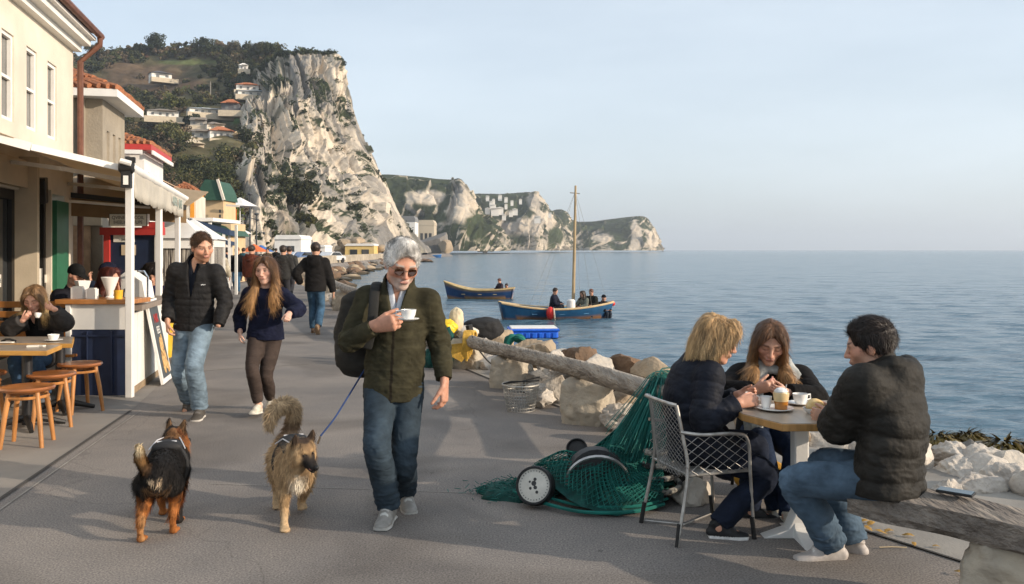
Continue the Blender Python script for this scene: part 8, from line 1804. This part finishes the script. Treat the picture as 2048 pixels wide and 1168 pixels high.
def col_tan(p, h, V, tail, g, J):
    n = fbm(p*22, 3, 4); C = np.tile(np.array([.42, .28, .15]), (len(p), 1))*(1+.18*n[:, None]); l, f, u = h.loc(V); nh = np.linalg.norm(V-h.o, axis=1)/g
    mixc(C, sm(p[:, 2]+.06*n, .5, .56)*(p[:, 1] > -.25)*.85, (.14, .08, .045)); mixc(C, sm(-p[:, 1], .2, .3)*sm(.42-p[:, 2]+.03*n, 0, .05)*sm(.08-np.abs(p[:, 0]), 0, .05)*sm(p[:, 2], .24, .3), (.75, .66, .52))
    hd = nh < .2; mixc(C, hd*sm(f, .02, .06)*sm(.06-np.abs(l), 0, .02)*sm(.06-u, 0, .03)*.6, (.07, .04, .02)); mixc(C, hd*sm(f, .055, .085)*sm(.075-np.abs(l), 0, .02)*sm(.035-u, 0, .03), (.02, .016, .014)); mixc(C, hd*sm(.026-np.hypot(np.abs(l)-.03, u-.015), 0, .012)*.9*(f > .03), (.03, .022, .018)); mixc(C, hd*sm(u, .02, .04)*sm(.06-np.abs(l), 0, .02)*(f > -.05)*.65, (.11, .07, .04)); mixc(C, hd*sm(u, .07, .09)*.95, (.03, .02, .016)); mixc(C, hd*sm(.02-np.hypot(np.abs(l)-.026, u-.045), 0, .012)*(f > .03)*.7, (.55, .36, .18))
    mixc(C, hd*sm(.05-np.abs(l), 0, .03)*(u > .03)*(u < .085)*.5, (.2, .12, .06)); mixc(C, sm(.12-p[:, 2], 0, .06)*.45, (.62, .45, .27))
    dt = np.min([np.linalg.norm(V-q, axis=1) for q in tail[2:]], axis=0)/g; mixc(C, sm(.12-dt, 0, .05)*.6, (.6, .43, .25)); return np.clip(C, .005, 1)
def col_black(p, h, V, tail, g, J):
    n = fbm(p*20, 3, 9); C = np.tile(np.array([.013, .011, .01]), (len(p), 1)); l, f, u = h.loc(V); nh = np.linalg.norm(V-h.o, axis=1)/g; hd = nh < .16
    tan = np.array([.36, .13, .035]); legz = sm(.3+.05*n-p[:, 2], 0, .06)*((p[:, 1] > .1) | (p[:, 1] < -.12)); mixc(C, legz, tan)
    mixc(C, sm(p[:, 1], .32, .35)*sm(.41-p[:, 2]+.05*n, 0, .05)*sm(.06-np.abs(np.abs(p[:, 0])-.06), 0, .04), (.36, .19, .08)); mixc(C, sm(p[:, 1], .31, .34)*sm(.028-np.hypot(np.abs(p[:, 0])-.03, (p[:, 2]-.44)), 0, .014), (.6, .45, .3))
    mixc(C, hd*.8*sm(n+.35+(f*3), 0, .5), (.17, .06, .02)); mixc(C, hd*sm(np.abs(l), .05, .08)*sm(.03-u, 0, .04), tan); mixc(C, hd*sm(u, .08, .1)*.9, (.02, .014, .01)); mixc(C, (nh > .1)*(nh < .24)*sm(p[:, 2], .52, .6)*.6*(n > -.1), (.2, .11, .05))
    d0 = np.linalg.norm(V-tail[-1], axis=1)/g; d1 = np.linalg.norm(V-tail[-2], axis=1)/g; d2 = np.linalg.norm(V-tail[0], axis=1)/g; mixc(C, sm(.06-d2, 0, .04)*.7, (.2, .1, .04)); mixc(C, sm(.07-d1, 0, .05), (.3, .16, .06)); mixc(C, sm(.07-d0, 0, .05), (.62, .5, .32)); return np.clip(C, .004, 1)
DT, dth = dog('fluffy_dog', 'fluffy tan dog with black mask and curled tail walking on a blue leash', (-1.36, 5.42, 0), R(20), .84,
    [((-.075, -.22, .36), (-.08, -.24, .25), (-.08, -.22, .14), (-.085, -.3, .0), True), ((.075, -.2, .36), (.08, -.13, .25), (.075, -.02, .17), (.07, .03, .05), True),
     ((-.08, .24, .38), (-.1, .2, .26), (-.09, .33, .16), (-.09, .27, 0), False), ((.08, .24, .38), (.09, .14, .26), (.08, .2, .15), (.08, .12, .02), False)],
    (.03, -.4, .56), (26, 20, 6), [(.01, .36, .54), (.05, .4, .64), (.04, .39, .735), (-.04, .35, .765), (-.12, .31, .71), (-.14, .28, .62)], [.04, .045, .05, .05, .042, .022], col_tan, 15000, None, 3, True, mouth=True, tfur=.055)
dog('black_dog', 'black and tan dog with pale tail tip seen from behind', (-2.07, 5.22, 0), R(192), .8,
    [((-.075, -.22, .36), (-.08, -.17, .25), (-.08, -.1, .15), (-.085, -.08, .0), True), ((.075, -.2, .36), (.08, -.26, .25), (.075, -.27, .14), (.07, -.33, .0), True),
     ((-.085, .24, .38), (-.1, .16, .25), (-.095, .25, .16), (-.09, .17, 0), False), ((.085, .24, .38), (.1, .22, .25), (.1, .37, .15), (.105, .32, .0), False)],
    (-.02, -.36, .58), (-25, 8, 0), [(.07, .34, .52), (.1, .37, .6), (.11, .37, .68)], [.032, .034, .018], col_black, 16000, None, 5, True, tfur=.028)
# blue leash from the harness to the hand side of the man
ring = np.array(DT.location)+np.array(Matrix.Rotation(R(20), 3, 'Z') @ Vector((.02, -.24, .57)))
pts = [P(641, 872, 5.2), P(668, 838, 5.26), P(692, 800, 5.36), P(714, 764, 5.5), P(735, 730, 5.6)]
t = thing('dog_leash', 'blue leash running from the tan dog to the man with the cup', 'leash', pts[0]); MB().tube(cat_rom(pts, 4), .0055, 7).build('strap', mat('leash_blue', (.02, .05, .16), .7), t, True, world=True); MB().tube([pts[0], pts[0]+np.array([-.02, .02, -.05])], .007, 6).build('clip', m_metal, t, True, world=True)
# ------------------------------------------------------------ the air
hz = MB().box((0, 4000, 90), (16000, 12400, 190)).build('haze', None, kind='stuff')
hm = bpy.data.materials.new('haze_air'); hm.use_nodes = True; n, l = hm.node_tree.nodes, hm.node_tree.links
n.remove(n['Principled BSDF']); pv = n.new('ShaderNodeVolumePrincipled'); pv.inputs['Color'].default_value = (.82, .9, 1.0, 1); pv.inputs['Density'].default_value = .0002; pv.inputs['Anisotropy'].default_value = .2
l.new(pv.outputs['Volume'], n['Material Output'].inputs['Volume']); hz.data.materials.append(hm)
